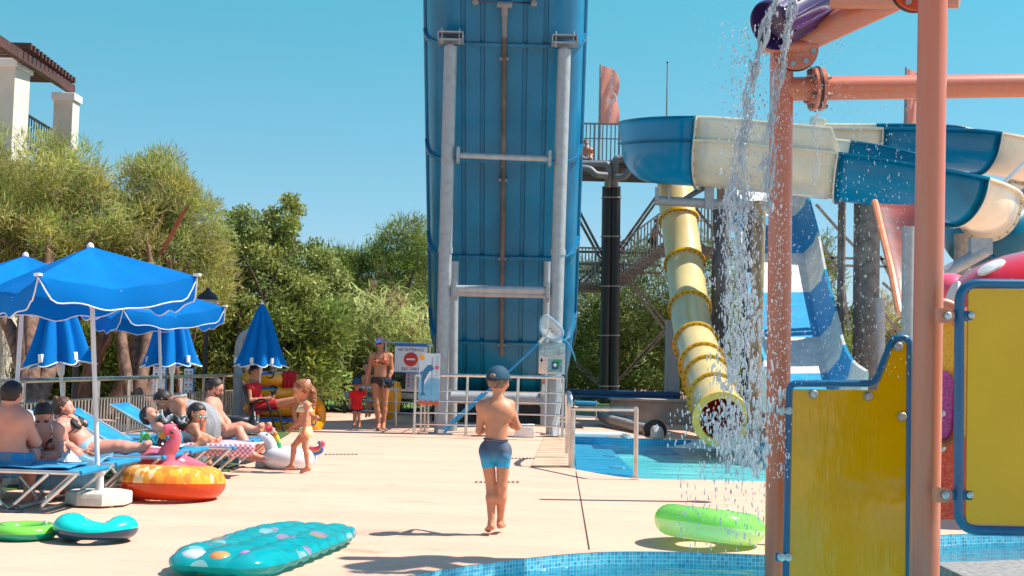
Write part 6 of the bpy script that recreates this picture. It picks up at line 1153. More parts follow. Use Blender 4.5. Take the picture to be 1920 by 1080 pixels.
# lifeguard chair
def lchair():
    Y = 21.1; t = thing('lifeguard_chair', G(500, 806), 'black tubular armchair with a mesh back that the lifeguard sits on', 'chair'); CH = BLACK
    for dy in (-.25, .25):
        B().tube(spline([P(456, 723, Y+dy), P(462, 748, Y+dy), P(470, 768, Y+dy)], 4)+[P(508, 769, Y+dy), P(522, 771, Y+dy), P(532, 810, Y+dy)], .016, 8).build('leg', CH, t); B().tube(spline([P(470, 808, Y+dy), P(473, 775, Y+dy), P(477, 758, Y+dy), P(484, 750, Y+dy), P(498, 750, Y+dy), P(504, 762, Y+dy), P(511, 785, Y+dy), P(517, 812, Y+dy)], 4), .016, 8).build('leg', CH, t)
    b = B(); b.prism([P(466, 768, Y-.25), P(522, 770, Y-.25), P(522, 770, Y+.25), P(466, 768, Y+.25)], (0, 0, .02)); b.build('seat', mat('chair_brown', hx('4a2c20'), .7), t); b = B(); b.prism([P(457, 722, Y-.25), P(468, 766, Y-.25), P(468, 766, Y+.25), P(457, 722, Y+.25)], (.02, 0, 0)); b.build('backrest', mat('chair_brown', hx('4a2c20'), .7), t)
lchair()
# ================================================================ PEOPLE: smooth-union bodies polygonised with surface nets
def surf_nets(Vv, org_, h):
    ins = Vv < 0; nx, ny, nz = Vv.shape; acc = np.zeros((nx-1, ny-1, nz-1, 3), np.float32); cnt = np.zeros((nx-1, ny-1, nz-1), np.int16)
    for ax in range(3):
        sl0 = [slice(None)]*3; sl1 = [slice(None)]*3; sl0[ax] = slice(0, -1); sl1[ax] = slice(1, None); a, b = Vv[tuple(sl0)], Vv[tuple(sl1)]; cr = (a < 0) != (b < 0); tt = np.where(cr, a/(a-b+1e-12), 0); o1, o2 = [q for q in range(3) if q != ax]
        for d1 in (0, 1):
            for d2 in (0, 1):
                s = [None]*3; s[ax] = slice(None); s[o1] = slice(d1, d1+Vv.shape[o1]-1); s[o2] = slice(d2, d2+Vv.shape[o2]-1); c_ = cr[tuple(s)]; t_ = tt[tuple(s)]; cnt += c_; acc[..., ax] += np.where(c_, t_, 0); acc[..., o1] += c_*d1; acc[..., o2] += c_*d2
    act = cnt > 0; idx = -np.ones(act.shape, np.int64); idx[act] = np.arange(act.sum()); cell = np.argwhere(act); V_ = (cell+acc[act]/cnt[act][:, None])*h+org_; F = []
    for ax in range(3):
        o1, o2 = [(1, 2), (2, 0), (0, 1)][ax]; sl0 = [slice(1, -1)]*3; sl1 = [slice(1, -1)]*3; sl0[ax] = slice(0, -1); sl1[ax] = slice(1, None); a = ins[tuple(sl0)]; b = ins[tuple(sl1)]; off = np.array([1, 1, 1]); off[ax] = 0
        for flip in (False, True):
            m = (a & ~b) if not flip else (~a & b); p = np.argwhere(m)+off; q = []
            for e1, e2 in ((0, 0), (-1, 0), (-1, -1), (0, -1)): r_ = p.copy(); r_[:, o1] += e1; r_[:, o2] += e2; q.append(idx[r_[:, 0], r_[:, 1], r_[:, 2]])
            q = np.stack(q, 1); F.append(q if not flip else q[:, ::-1])
    F = np.concatenate(F); F = F[(F >= 0).all(1)]; return V_, F
def rc(a, b, ra, rb, flat=None, fs=1, k=None, clips=None): return dict(a=np.array(a, float), b=np.array(b, float), ra=ra, rb=rb, n=None if flat is None else np.array(flat, float), fs=fs, k=k, clips=clips or [])
def el(c, r, M): return dict(c=np.array(c, float), r=np.array(r, float), M=np.array(M, float), k=None, clips=[])
def sdf(p, X):
    if 'c' in p:
        q = (X-p['c']) @ p['M']; q = q/p['r']; l = np.linalg.norm(q, axis=-1); d = (l-1)*p['r'].min()*1.1
    else:
        ab = p['b']-p['a']; L2 = max(ab@ab, 1e-9); t = np.clip(((X-p['a'])@ab)/L2, 0, 1); q = X-(p['a']+t[..., None]*ab)
        if p['n'] is not None: q = q+p['n']*((q@p['n'])*(1/p['fs']-1))[..., None]
        d = np.linalg.norm(q, axis=-1)-(p['ra']+(p['rb']-p['ra'])*t)
    for (c, n) in p['clips']: d = np.maximum(d, (X-np.array(c))@np.array(n))
    return d
def bounds(p):
    if 'c' in p: r = p['r'].max(); return p['c']-r, p['c']+r
    r = max(p['ra'], p['rb']); return np.minimum(p['a'], p['b'])-r, np.maximum(p['a'], p['b'])+r
def polygonise(prims, h, k, infl=0, clips=(), noise_=0, mh=.03):
    lo = np.min([bounds(p)[0] for p in prims], 0)-infl-3*h; hi = np.max([bounds(p)[1] for p in prims], 0)+infl+3*h; n = np.ceil((hi-lo)/h).astype(int)+1; Vv = np.full(n, 1.0)
    for p in prims:
        a, b = bounds(p); i0 = np.maximum(((a-lo-infl-mh-k)/h).astype(int), 0); i1 = np.minimum(((b-lo+infl+mh+k)/h).astype(int)+2, n); g = np.stack(np.meshgrid(*[lo[q]+h*np.arange(i0[q], i1[q]) for q in range(3)], indexing='ij'), -1); d = sdf(p, g)-infl; s = tuple(slice(i0[q], i1[q]) for q in range(3)); v = Vv[s]; kk = p['k'] if p.get('k') is not None else k
        hh = np.clip(.5+.5*(v-d)/kk, 0, 1) if kk > 0 else None; Vv[s] = np.minimum(v, d) if kk <= 0 else (v*(1-hh)+d*hh-kk*hh*(1-hh))
    if clips or noise_:
        g = np.stack(np.meshgrid(*[lo[q]+h*np.arange(n[q]) for q in range(3)], indexing='ij'), -1)
        for (c, nn) in clips: Vv = np.maximum(Vv, (g-np.array(c))@np.array(nn))
        if noise_: Vv = Vv+noise_*(np.sin(g[..., 0]*260+np.sin(g[..., 2]*90)*2)*np.sin(g[..., 1]*230)+.7*np.sin(g[..., 2]*150+g[..., 0]*120))
    Vv[0] = Vv[-1] = 1; Vv[:, 0] = Vv[:, -1] = 1; Vv[:, :, 0] = Vv[:, :, -1] = 1; return surf_nets(Vv, lo, h)
def skin(n, c): return mat('skin_'+n, hx(c), .5, var=.05, scale=9, spec=.35)
SK = {'fair': skin('fair', 'd2927a'), 'pink': skin('pink', 'd2907a'), 'tan': skin('tan', 'b87a5c'), 'warm': skin('warm', 'd08a68')}
def hair(n, c): return mat('hair_'+n, hx(c), .55, var=.25, scale=60, stretch=(1, 1, .2))
HR = {'dark': hair('dark', '2e201a'), 'brown': hair('brown', '5a3c28'), 'blond': hair('blond', 'b08858'), 'auburn': hair('auburn', 'a06038'), 'crop': hair('crop', '8e6650')}
def nv(v): v = np.array(v, float); return v/(np.linalg.norm(v)+1e-9)
def person(label, Y, J, s, fwd, hd=None, sk='fair', hs=1, fat=1, fem=0, muscle=1, garments=(), hairs=None, extras=None, h=.008, headup=None, curl=.5, cat='person', root=None, face=True, handn={}, grp=None):
    j = {k: np.array(P(v[0], v[1], Y+(v[2] if len(v) > 2 else 0))) for k, v in J.items()}
    fwd = nv(fwd); hd = nv(hd if hd is not None else fwd); sh = nv(j['sL']-j['sR']); up = nv(j['neck']-j['pel']); fr = nv(fwd-up*(fwd@up)); hw = .088*s; side = nv(np.cross(up, fr)); side = side if side@sh > 0 else -side
    pel = j['pel']; ch = j.get('chest', pel+(j['neck']-pel)*.72); mid = (pel+ch)/2
    if 'hpL' not in j: j['hpL'] = pel+side*hw-up*.03*s; j['hpR'] = pel-side*hw-up*.03*s
    pr = {}; A = lambda n, *a, **k: pr.setdefault(n, []).append(rc(*a, **k))
    A('torso', pel-side*.07*s, pel+side*.07*s, .105*s*fat, .105*s*fat, flat=fr, fs=.88)
    A('torso', pel, mid, .135*s*fat, .122*s*fat*(1-.06*fem), flat=fr, fs=.78); A('torso', mid, ch, .122*s*fat*(1-.06*fem), .15*s, flat=fr, fs=.74)
    A('torso', ch-side*.07*s, ch+side*.07*s, .105*s, .105*s, flat=fr, fs=.9)
    A('shoulders', j['sL'], j['neck']*.75+ch*.25, .056*s*muscle, .062*s); A('shoulders', j['sR'], j['neck']*.75+ch*.25, .056*s*muscle, .062*s); A('shoulders', j['sL'], ch+side*.06*s, .06*s, .09*s); A('shoulders', j['sR'], ch-side*.06*s, .06*s, .09*s)
    H = j['head']; hu = nv(headup if headup is not None else H-j['neck']); hf = nv(hd-hu*(hd@hu)); hx3 = np.cross(hf, hu); z = hs*.143; M = np.stack([hx3, hf, hu], 1)
    A('neck', j['neck']-up*.02*s, H-hu*.35*z-hf*.1*z, .058*s, .05*s*max(.9, hs*.95))
    pr['head'] = [el(H+hu*.12*z-hf*.08*z, (.5*z, .62*z, .6*z), M), rc(H-hu*.1*z+hf*.12*z, H-hu*.52*z+hf*.36*z, .4*z, .17*z), rc(H+hu*.05*z+hf*.5*z, H-hu*.17*z+hf*.62*z, .05*z, .085*z, k=.012)]
    for q in (-1, 1): pr['head'].append(rc(H+hx3*q*.5*z-hu*.05*z, H+hx3*q*.55*z+hu*.12*z-hf*.06*z, .07*z, .09*z, flat=hx3, fs=.5, k=.006)); pr['head'].append(rc(H+hx3*q*.24*z-hu*.12*z+hf*.3*z, H+hx3*q*.2*z-hu*.2*z+hf*.3*z, .19*z, .17*z))
    if fem:
        for q in (-1, 1): A('bust', ch+side*q*.068*s+fr*.075*s-up*.01*s, ch+side*q*.07*s+fr*.095*s-up*.045*s, .05*s*fem, .056*s*fem)
    for q in 'LR':
        S_, E, Wr = j['s'+q], j['e'+q], j['w'+q]; a1, a2 = .05*s*muscle*fat**.5, .038*s*muscle; A('arm'+q, S_, E, a1, a2); m_ = E+(Wr-E)*.3; A('arm'+q, E, m_, .038*s, .04*s*muscle); A('arm'+q, m_, Wr, .04*s*muscle, .026*s)
        hdir = nv(j['f'+q]-Wr) if 'f'+q in j else nv(Wr-E); pn = nv(np.array(handn.get(q, -side if q == 'L' else side), float)); pn = nv(pn-hdir*(pn@hdir)+1e-4); acr = np.cross(hdir, pn); acr = acr*(1 if q == 'L' else -1); w = .085*s*.5
        A('hand'+q, Wr, Wr+hdir*.05*s, .026*s, .03*s, flat=pn, fs=.55); A('hand'+q, Wr+hdir*.05*s-acr*.022*s, Wr+hdir*.05*s+acr*.022*s, .022*s, .022*s, flat=pn, fs=.6, k=.01)
        for f, (o, L_) in enumerate(((-.032, .062), (-.011, .072), (.011, .068), (.031, .052))):
            b0 = Wr+hdir*.075*s+acr*o*s; cu = curl*(.6+.15*f); b1 = b0+(hdir*math.cos(cu)+pn*math.sin(cu))*L_*.5*s; b2 = b1+(hdir*math.cos(cu*2.1)+pn*math.sin(cu*2.1))*L_*.5*s; A('hand'+q, b0, b1, .0095*s, .0085*s, k=.003); A('hand'+q, b1, b2, .0085*s, .0075*s, k=.003)
        t0 = Wr+hdir*.02*s-acr*.022*s; t1 = t0+nv(hdir*.7-acr*.75+pn*.3)*.038*s; t2 = t1+nv(hdir-acr*.2+pn*.5)*.03*s; A('hand'+q, t0, t1, .014*s, .011*s, k=.006); A('hand'+q, t1, t2, .011*s, .0085*s, k=.003)
        Hp, K, An, T = j['hp'+q], j['k'+q], j['a'+q], j['t'+q]; A('thigh'+q, Hp, K, .086*s*fat, .054*s*muscle); A('glute', Hp-fr*.03*s, Hp-fr*.045*s-up*.03*s, .078*s*fat, .07*s*fat); cm = K+(An-K)*.32; cb = nv(np.cross(np.cross(An-K, fr), An-K)+1e-6); A('calf'+q, K, cm-cb*.008*s, .052*s, .055*s*muscle); A('calf'+q, cm-cb*.008*s, An, .055*s*muscle, .031*s)
        fd = nv(T-An); heel = An-np.array((0, 0, .035*s)) - nv(np.array((fd[0], fd[1], 0)))*.03*s if T[2] < An[2]+.02 and abs(fd[2]) < .9 else An-fd*.02*s; ball = T*.75+An*.25; ball[2] = min(ball[2], T[2]+.01) if T[2] < An[2] else ball[2]
        A('foot'+q, An, heel, .032*s, .03*s); A('foot'+q, heel, ball, .03*s, .03*s); A('foot'+q, An, ball, .03*s, .026*s); fs_ = nv(np.cross(fd, (0, 0, 1))); 
        for f in range(4): A('foot'+q, ball+fs_*(f-1.5)*.016*s, T+fs_*(f-1.5)*.017*s-fd*abs(f-1)*.006*s, .014*s, .011*s, k=.006)
    allp = [x for v in pr.values() for x in v]; rt = root if root is not None else Vector((pel[0], pel[1], 0)); t = thing('person', rt, label, cat, grp)
    V_, F = polygonise(allp, h, .022*s); me = npmesh('body', V_, F); bodyo = link('body', me, SK[sk], t, 180)
    ctx = dict(j=j, pr=pr, t=t, s=s, z=z, H=H, hu=hu, hf=hf, hx=hx3, fr=fr, up=up, side=side, pel=pel, ch=ch, mid=mid, h=h, Y=Y)
    for g in garments:
        name, parts, m, infl = g[:4]; clips = g[4] if len(g) > 4 else []; ps = []
        for pn_ in parts:
            cl = []
            if isinstance(pn_, tuple): pn_, f0, f1 = pn_
            else: f0 = f1 = None
            for x in pr[pn_]:
                x = dict(x); x['clips'] = list(x['clips'])
                if f1 is not None: a, b = (j['hp'+pn_[-1]], j['k'+pn_[-1]]) if 'thigh' in pn_ else (j['s'+pn_[-1]], j['e'+pn_[-1]]); d = nv(b-a); x['clips'].append((a+(b-a)*f1, d))
                if f0 is not None and f0 > 0: a, b = (j['hp'+pn_[-1]], j['k'+pn_[-1]]); x['clips'].append((a+(b-a)*f0, -nv(b-a)))
                ps.append(x)
        c2 = []
        for (kind, val, sgn) in clips:
            if kind == 'up': c2.append((pel+(j['neck']-pel)*val, up*sgn))
            if kind == 'fr': c2.append((pel+fr*val*s, fr*sgn))
            if kind == 'z': c2.append((np.array((0, 0, val)), np.array((0, 0, float(sgn)))))
        V_, F = polygonise(ps, h*.9, .02*s, infl, c2); link(name, npmesh(name, V_, F), m, t, 180)
    if hairs:
        kind, hc = hairs[0], HR[hairs[1]]; infl = (hairs[2] if kind == 'short' and len(hairs) > 2 else .011*hs); cap = el(H+hu*.14*z-hf*.1*z, (.5*z, .62*z, .6*z), M); cl = [(H+hu*.34*z+hf*.34*z, nv(hf*1.0-hu*.45)), (H-hu*.30*z, -hu), (H-hu*.0*z-hf*.02*z, nv(hf*.8-hu*.6))]
        ps = [cap]; V_, F = polygonise([cap], h*.8, .01, infl, cl, noise_=.0012); link('hair', npmesh('hair', V_, F), hc, t, 180)
        if kind == 'bun': c = H+hu*.64*z-hf*.45*z; V_, F = polygonise([rc(c-hu*.05*z, c+hu*.12*z, .2*z, .17*z), rc(c+hx3*.12*z, c-hf*.1*z, .12*z, .1*z)], h*.8, .01, 0, (), .003); link('hair_bun', npmesh('hair_bun', V_, F), HR[hairs[2]] if len(hairs) > 2 else hc, t, 180)
        if kind == 'tail':
            pts = [np.array(P(*q)) for q in hairs[2]]; rs = hairs[3]; V_, F = polygonise([rc(pts[i], pts[i+1], rs[i], rs[i+1]) for i in range(len(pts)-1)], h*.8, .01, 0, (), .004); link('ponytail', npmesh('ponytail', V_, F), hc, t, 180)
    if face:
        for q in (-1, 1):
            e = H+hf*.49*z+hx3*q*.19*z+hu*.03*z; B().ball(e, .045*z, 8).build('eye', mat('eye_dark', (.04, .03, .025), .2), t, 180); B().tube([e+hu*.11*z-hx3*q*.09*z+hf*.03*z, e+hu*.14*z+hf*.02*z, e+hu*.1*z+hx3*q*.11*z-hf*.04*z], .014*z, 6).build('eyebrow', HR['dark'], t, 180)
        m0 = H-hu*.31*z+hf*.55*z; B().tube([m0-hx3*.13*z-hf*.04*z, m0, m0+hx3*.13*z-hf*.04*z], .026*z, 8).build('mouth', mat('lips', hx('b05a50'), .5), t, 180)
    if extras: extras(ctx)
    return ctx
def glasses(c, m=None, t=None):
    H, hf, hu, hx3, z = (c[k] for k in ('H', 'hf', 'hu', 'hx', 'z')); m = m or BLACK; o = None; b = B()
    for q in (-1, 1): b.ball(H+hf*.53*z+hx3*q*.2*z+hu*.02*z, (.16*z, .105*z, .05*z), 12, 0, Matrix(np.stack([hx3, hu, hf], 1).tolist())); b.tube([H+hf*.5*z+hx3*q*.34*z+hu*.05*z, H+hx3*q*.53*z+hu*.06*z], .02*z, 6)
    b.tube([H+hf*.56*z-hx3*.08*z+hu*.05*z, H+hf*.56*z+hx3*.08*z+hu*.05*z], .02*z, 6); b.build('sunglasses', m, c['t'], 180)
def cap(c, m, back=False, brim=True, m2=None):
    H, hf, hu, hx3, z = (c[k] for k in ('H', 'hf', 'hu', 'hx', 'z')); M = np.stack([hx3, hf, hu], 1); e = el(H+hu*.14*z-hf*.08*z, (.5*z, .62*z, .6*z), M); cl = [(H+hu*.14*z, -hu)]
    V_, F = polygonise([e], c['h']*.8, .01, .02*z/.155, cl); o = link('cap', npmesh('cap', V_, F), m, c['t'], 180)
    if brim:
        n = 14; rows = []
        for i in range(n+1):
            a = PI*(i/n); d = hx3*math.cos(a)+hf*math.sin(a); rows.append([H+hu*(.2-.05*abs(math.cos(a))*0)*z+hx3*math.cos(a)*.5*z+hf*(.38+math.sin(a)*.1)*z, H+hu*.12*z+hx3*math.cos(a)*.5*z+hf*(.42+math.sin(a)*.62)*z])
        B().loft([[V(p) for p in r_] for r_ in rows]).build('brim', m2 or m, c['t'], 180, solid=.006)
    B().ball(H+hu*.86*z-hf*.08*z, .03*z, 8).build('button', m, c['t'], 180)
GARM = lambda n, c, **k: mat(n, hx(c), .8, **k)
# ---- the boy
def grad_trunks():
    m = mat('trunks_gradient', hx('5a6270'), .7); nt = m.node_tree; tc = nt.nodes.new('ShaderNodeTexCoord'); sx = nt.nodes.new('ShaderNodeSeparateXYZ'); mr = nt.nodes.new('ShaderNodeMapRange'); mr.inputs[1].default_value = .475; mr.inputs[2].default_value = .665; r_ = nt.nodes.new('ShaderNodeValToRGB'); r_.color_ramp.elements[0].color = (*hx('1fa8d8'), 1); r_.color_ramp.elements[0].position = .1; r_.color_ramp.elements[1].color = (*hx('4c566a'), 1); r_.color_ramp.elements[1].position = .72
    for l in ((tc.outputs['Object'], sx.inputs[0]), (sx.outputs[2], mr.inputs[0]), (mr.outputs[0], r_.inputs[0]), (r_.outputs[0], nt.nodes['Principled BSDF'].inputs['Base Color'])): nt.links.new(*l)
    return m
def boyx(c):
    cap(c, GARM('cap_teal', '0c4258'), m2=GARM('cap_dark', '20303a'))
    H, hf, hu, hx3, z = (c[k] for k in ('H', 'hf', 'hu', 'hx', 'z')); B().ball(V(H-hf*.64*z+hu*.3*z), (.25*z, .24*z, .2*z), 16, 0, Matrix(np.stack([hx3, hf, hu], 1).tolist())).build('cap_opening', HR['crop'], c['t'], 180); B().tube([V(H+hu*.17*z-hf*.08*z+hx3*math.sin(a)*.62*z-hf*math.cos(a)*.76*z) for a in np.linspace(-.5, .5, 9)], .012, 8).build('cap_strap', GARM('cap_dark', '20303a'), c['t'], 180)
    s = c['s']; w = c['pel']+c['up']*.105*s; b = B(); rr = [V(w+c['side']*math.cos(a)*.121*s+c['fr']*math.sin(a)*.096*s) for a in np.linspace(0, 2*PI, 32)[:-1]]; b.tube(rr, .008, 6, closed=True); b.build('waistband', GARM('band', '4a5468'), c['t'], 180)
person('boy in a teal cap and grey-to-blue swim trunks walking away barefoot in the centre', 9.3, dict(head=(935, 717), neck=(934, 745), sL=(903, 762), sR=(955, 760, .02), eL=(899, 808, .03), eR=(970, 800, .06), wL=(912, 802, .2), wR=(946, 790, .2), pel=(929, 843), kL=(921, 912, .03), kR=(941, 911, .0), aL=(921, 981, -.02), aR=(938, 978, .06), tL=(914, 994, .1), tR=(943, 986, .2)), .70, (.05, 1, 0), hd=(.45, 1, -.25), sk='warm', hs=.98, fat=.9, muscle=.98, garments=[('swim_trunks', ['torso', 'glute', ('thighL', 0, .42), ('thighR', 0, .42)], grad_trunks(), .003, [('up', .17, 1)])], hairs=('short', 'crop', .004), extras=boyx, h=.0062)
# ---- walking girl
def girlx(c):
    CR_ = GARM('cream_yellow', 'f0dcae'); s = c['s']; ch, fr, sd, up = (c[k] for k in ('ch', 'fr', 'side', 'up')); rows = []
    for zf, rr in ((.07, .148), (.03, .16), (-.01, .178), (-.05, .195)): rows.append([V(ch+up*zf*s+sd*math.cos(a)*(rr+.008*math.sin(a*9))*s+fr*math.sin(a)*(rr*.82+.01*math.sin(a*9))*s) for a in np.linspace(0, 2*PI, 40)])
    B().loft(rows).build('frilled_top', CR_, c['t'], 180, solid=.004); b = B()
    for q in 'LR': b.tube([V(ch+up*.06*s+fr*.11*s+(c['j']['s'+q]-ch)*.5), V(c['j']['s'+q]*.6+c['j']['neck']*.4+up*.055*s), V(ch+up*.05*s-fr*.11*s+(c['j']['s'+q]-ch)*.5)], .006, 6)
    b.build('strap', CR_, c['t'], 180); B().ball(V(c['H']+c['hu']*.45*c['z']-c['hf']*.6*c['z']), .03, 10).build('hair_tie', mat('tie_pink', hx('e8a0b0'), .6), c['t'], 180)
person('little girl in a frilled cream bikini with a curly ponytail walking left past the unicorn', 13.8, dict(head=(566, 733), neck=(572, 751), sL=(571, 762, .09), sR=(577, 761, -.09), eL=(561, 789, .14), eR=(574, 788, -.12), wL=(549, 800, .12), wR=(569, 810, -.12), pel=(573, 807), kL=(551, 836, .05), kR=(572, 838, -.05), aL=(547, 871, .06), aR=(577, 876, -.05), tL=(530, 881, .06), tR=(562, 886, -.05)), .58, (-1, 0, 0), sk='warm', hs=1.08, fat=1.02, muscle=.95, garments=[('bikini_bottom', ['torso', 'glute', ('thighL', 0, .08), ('thighR', 0, .08)], GARM('cream_yellow2', 'f2e2a0'), .007, [('up', .12, 1)])], hairs=('tail', 'auburn', [(579, 722, 13.8), (586, 735, 13.8), (588, 752, 13.8), (586, 768, 13.78)], [.03, .042, .034, .018]), extras=girlx, h=.0065)
# ---- woman in bikini with cap
def bik(c, m, tie='halter', col=None):
    s = c['s']; ch, fr, sd, up = (c[k] for k in ('ch', 'fr', 'side', 'up')); b = B()
    for q in (-1, 1):
        cc = ch+sd*q*.07*s+fr*.098*s-up*.03*s; b.ball(V(cc), (.064*s, .064*s, .03*s), 14, 0, Matrix(np.stack([sd, up, nv(fr+sd*q*.25)], 1).tolist()))
    b.tube([V(ch+sd*math.cos(a)*.165*s+fr*math.sin(a)*.125*s-up*.06*s) for a in np.linspace(0, 2*PI, 30)[:-1]], .006*s, 6, closed=True)
    for q in (-1, 1): b.tube([V(ch+sd*q*.07*s+fr*.118*s+up*.02*s), V(ch+sd*q*.07*s+fr*.075*s+up*.13*s), V(c['j']['neck']+sd*q*.045*s-fr*.02*s+up*.03*s)], .005*s, 6)
    b.build('bikini_top', m, c['t'], 180)
def bottom(m, hi=.13, th=.06): return ('bikini_bottom', ['torso', 'glute', ('thighL', 0, th), ('thighR', 0, th)], m, .006, [('up', hi, 1)])
BRP = pat_mat('bikini_print', hx('3a2a22'), [hx('c85038'), hx('e08a50')], 40, 'v')
def wx(c):
    bik(c, BRP); glasses(c); cap(c, pat_mat('cap_blue_print', hx('3a8fd0'), [hx('7ac0e8'), hx('d87a90')], 30, 'v')); q = P(727, 719, 22.1); cloth('bundle', '', '', q.x, q.y, q.z, .2, .2, pat_mat('bundle_print', hx('1c2430'), [hx('8a98a8'), hx('3a4858')], 22, 'v'), seed=11, amp=.05, parent=c['t'])
person('woman in a blue printed cap, sunglasses and brown bikini standing left of the sign', 22.3, dict(head=(712.5, 645), neck=(714, 660), sL=(731, 668), sR=(698, 668), eL=(735, 694), eR=(692, 695), wL=(728, 712, -.12), wR=(687, 722), pel=(714, 713), kL=(721, 756), kR=(706, 757, -.05), aL=(719, 795), aR=(710, 797, -.05), tL=(719, 804, -.17), tR=(708, 806, -.25)), .97, (0, -1, 0), hd=(-.3, -1, -.1), sk='tan', fem=.6, garments=[bottom(mat('dark_bikini', hx('3a2822'), .7))], hairs=('tail', 'brown', [(717, 648, 22.4), (719, 655, 22.42), (718, 660, 22.42)], [.04, .035, .02]), extras=wx, h=.009)
RED = GARM('tshirt_red', 'e01218')
person('toddler in a red T-shirt and dark blue sun cap holding the woman\'s hand', 22.45, dict(head=(669.5, 722), neck=(669.5, 732), sL=(678, 737), sR=(660, 737), eL=(682, 745), eR=(656, 750), wL=(685, 736), wR=(655, 761), pel=(669, 763), kL=(673, 780), kR=(665, 780, -.03), aL=(674, 795), aR=(664, 795, -.03), tL=(674, 801, -.12), tR=(662, 800, -.14)), .5, (0, -1, 0), sk='tan', hs=1.02, fat=1.1, garments=[('tshirt', ['torso', 'shoulders', 'glute', ('armL', 0, .55), ('armR', 0, .55)], RED, .016, [('up', 1.0, 1), ('up', -.18, -1)]), ('shorts', ['glute', ('thighL', 0, .35), ('thighR', 0, .35)], GARM('shorts_navy', '1c2a3c'), .012)], hairs=('short', 'dark'), extras=lambda c: cap(c, GARM('cap_navy', '24506e')), h=.008)
person('child in blue swim shorts standing behind the woman with the blue cap', 24.6, dict(head=(687, 690), neck=(689, 703), sL=(697, 708), sR=(682, 708), eL=(700, 722), eR=(680, 722), wL=(697, 734, -.08), wR=(683, 734, -.08), pel=(691, 732), kL=(695, 754), kR=(688, 755), aL=(693, 776), aR=(687, 777, -.05), tL=(692, 781, -.15), tR=(686, 782, -.18)), .66, (0, -1, 0), sk='warm', hs=1.0, garments=[('swim_shorts', ['torso', 'glute', ('thighL', 0, .7), ('thighR', 0, .7)], pat_mat('shorts_blue', hx('16507c'), [hx('2a78a8'), hx('b8b050')], 20, 'v'), .014, [('up', .2, 1)])], hairs=('short', 'dark'), h=.01)
# ---- lifeguard
def lgx(c): B().box(P(513, 737, 21.0), (.1, .02, .05), Matrix.Rotation(R(-40), 3, 'Y'), bev=.004).build('phone', BLACK, c['t'])
LGR = GARM('lifeguard_red', 'c01824')
person('lifeguard in a red tank top and red shorts sitting cross-legged in the black armchair', 21.1, dict(head=(477, 699), neck=(474, 715), sL=(484, 724, .16), sR=(466, 724, -.16), eL=(482, 750, .18), eR=(469, 751, -.2), wL=(503, 745, .05), wR=(503, 747, -.12), pel=(482, 761), kL=(548, 757, .12), kR=(556, 748, -.05), aL=(556, 797, .14), aR=(585, 779, -.02), tL=(570, 806, .14), tR=(598, 784, -.05)), .98, (1, -.1, 0), hd=(1, -.6, -.1), sk='tan', muscle=.9, garments=[('tank_top', ['torso', 'shoulders'], LGR, .01, [('up', .93, 1)]), ('shorts', ['torso', 'glute', ('thighL', 0, .5), ('thighR', 0, .5)], LGR, .014, [('up', .17, 1)])], hairs=('short', 'dark'), extras=lgx, h=.009, curl=.9)
# ---- bearded man on the lounger
def gmx(c): glasses(c); H, hf, hu, z = (c[k] for k in ('H', 'hf', 'hu', 'z')); V_, F = polygonise([rc(H-hu*.25*z+hf*.2*z, H-hu*.58*z+hf*.36*z, .36*z, .17*z)], .007, .01, .006, [(H-hu*.2*z, hu), (H+hf*.0*z, -hf)], .001); link('beard', npmesh('beard', V_, F), HR['brown'], c['t'], 180)
person('bearded man in sunglasses and black trunks sitting on a lounger, one foot on the deck', 14.2, dict(head=(404, 728), neck=(396, 748), sL=(398, 758, .2), sR=(394, 762, -.2), eL=(424, 790, .22), eR=(415, 795, -.24), wL=(430, 801, .15), wR=(420, 812, -.15), pel=(404, 810), kL=(452, 800, .12), kR=(447, 807, -.15), aL=(482, 806, .12), aR=(473, 852, -.3), tL=(491, 796, .12), tR=(499, 862, -.32)), 1.0, (1, 0, 0), sk='fair', muscle=1.05, fat=1.12, garments=[('swim_trunks', ['torso', 'glute', ('thighL', 0, .3), ('thighR', 0, .3)], GARM('trunks_black', '2a2624'), .012, [('up', .14, 1)])], hairs=('short', 'dark'), extras=gmx, h=.0085)
person('person lying on the farthest lounger, only shins and bare feet showing', 15.0, dict(head=(325, 770), neck=(340, 785), sL=(345, 785, .17), sR=(345, 788, -.17), eL=(365, 805, .2), eR=(365, 806, -.2), wL=(385, 812, .15), wR=(385, 812, -.15), pel=(390, 808), kL=(445, 804, .1), kR=(440, 806, -.08), aL=(497, 806, .1), aR=(487, 807, -.08), tL=(507, 793, .1), tR=(493, 794, -.08)), .98, (0, 0, 1), sk='fair', headup=(-1, 0, .2), garments=[('swim_trunks', ['torso', 'glute', ('thighL', 0, .3), ('thighR', 0, .3)], GARM('trunks_grey', '56585c'), .012, [('up', .14, 1)])], hairs=('short', 'dark'), h=.01)
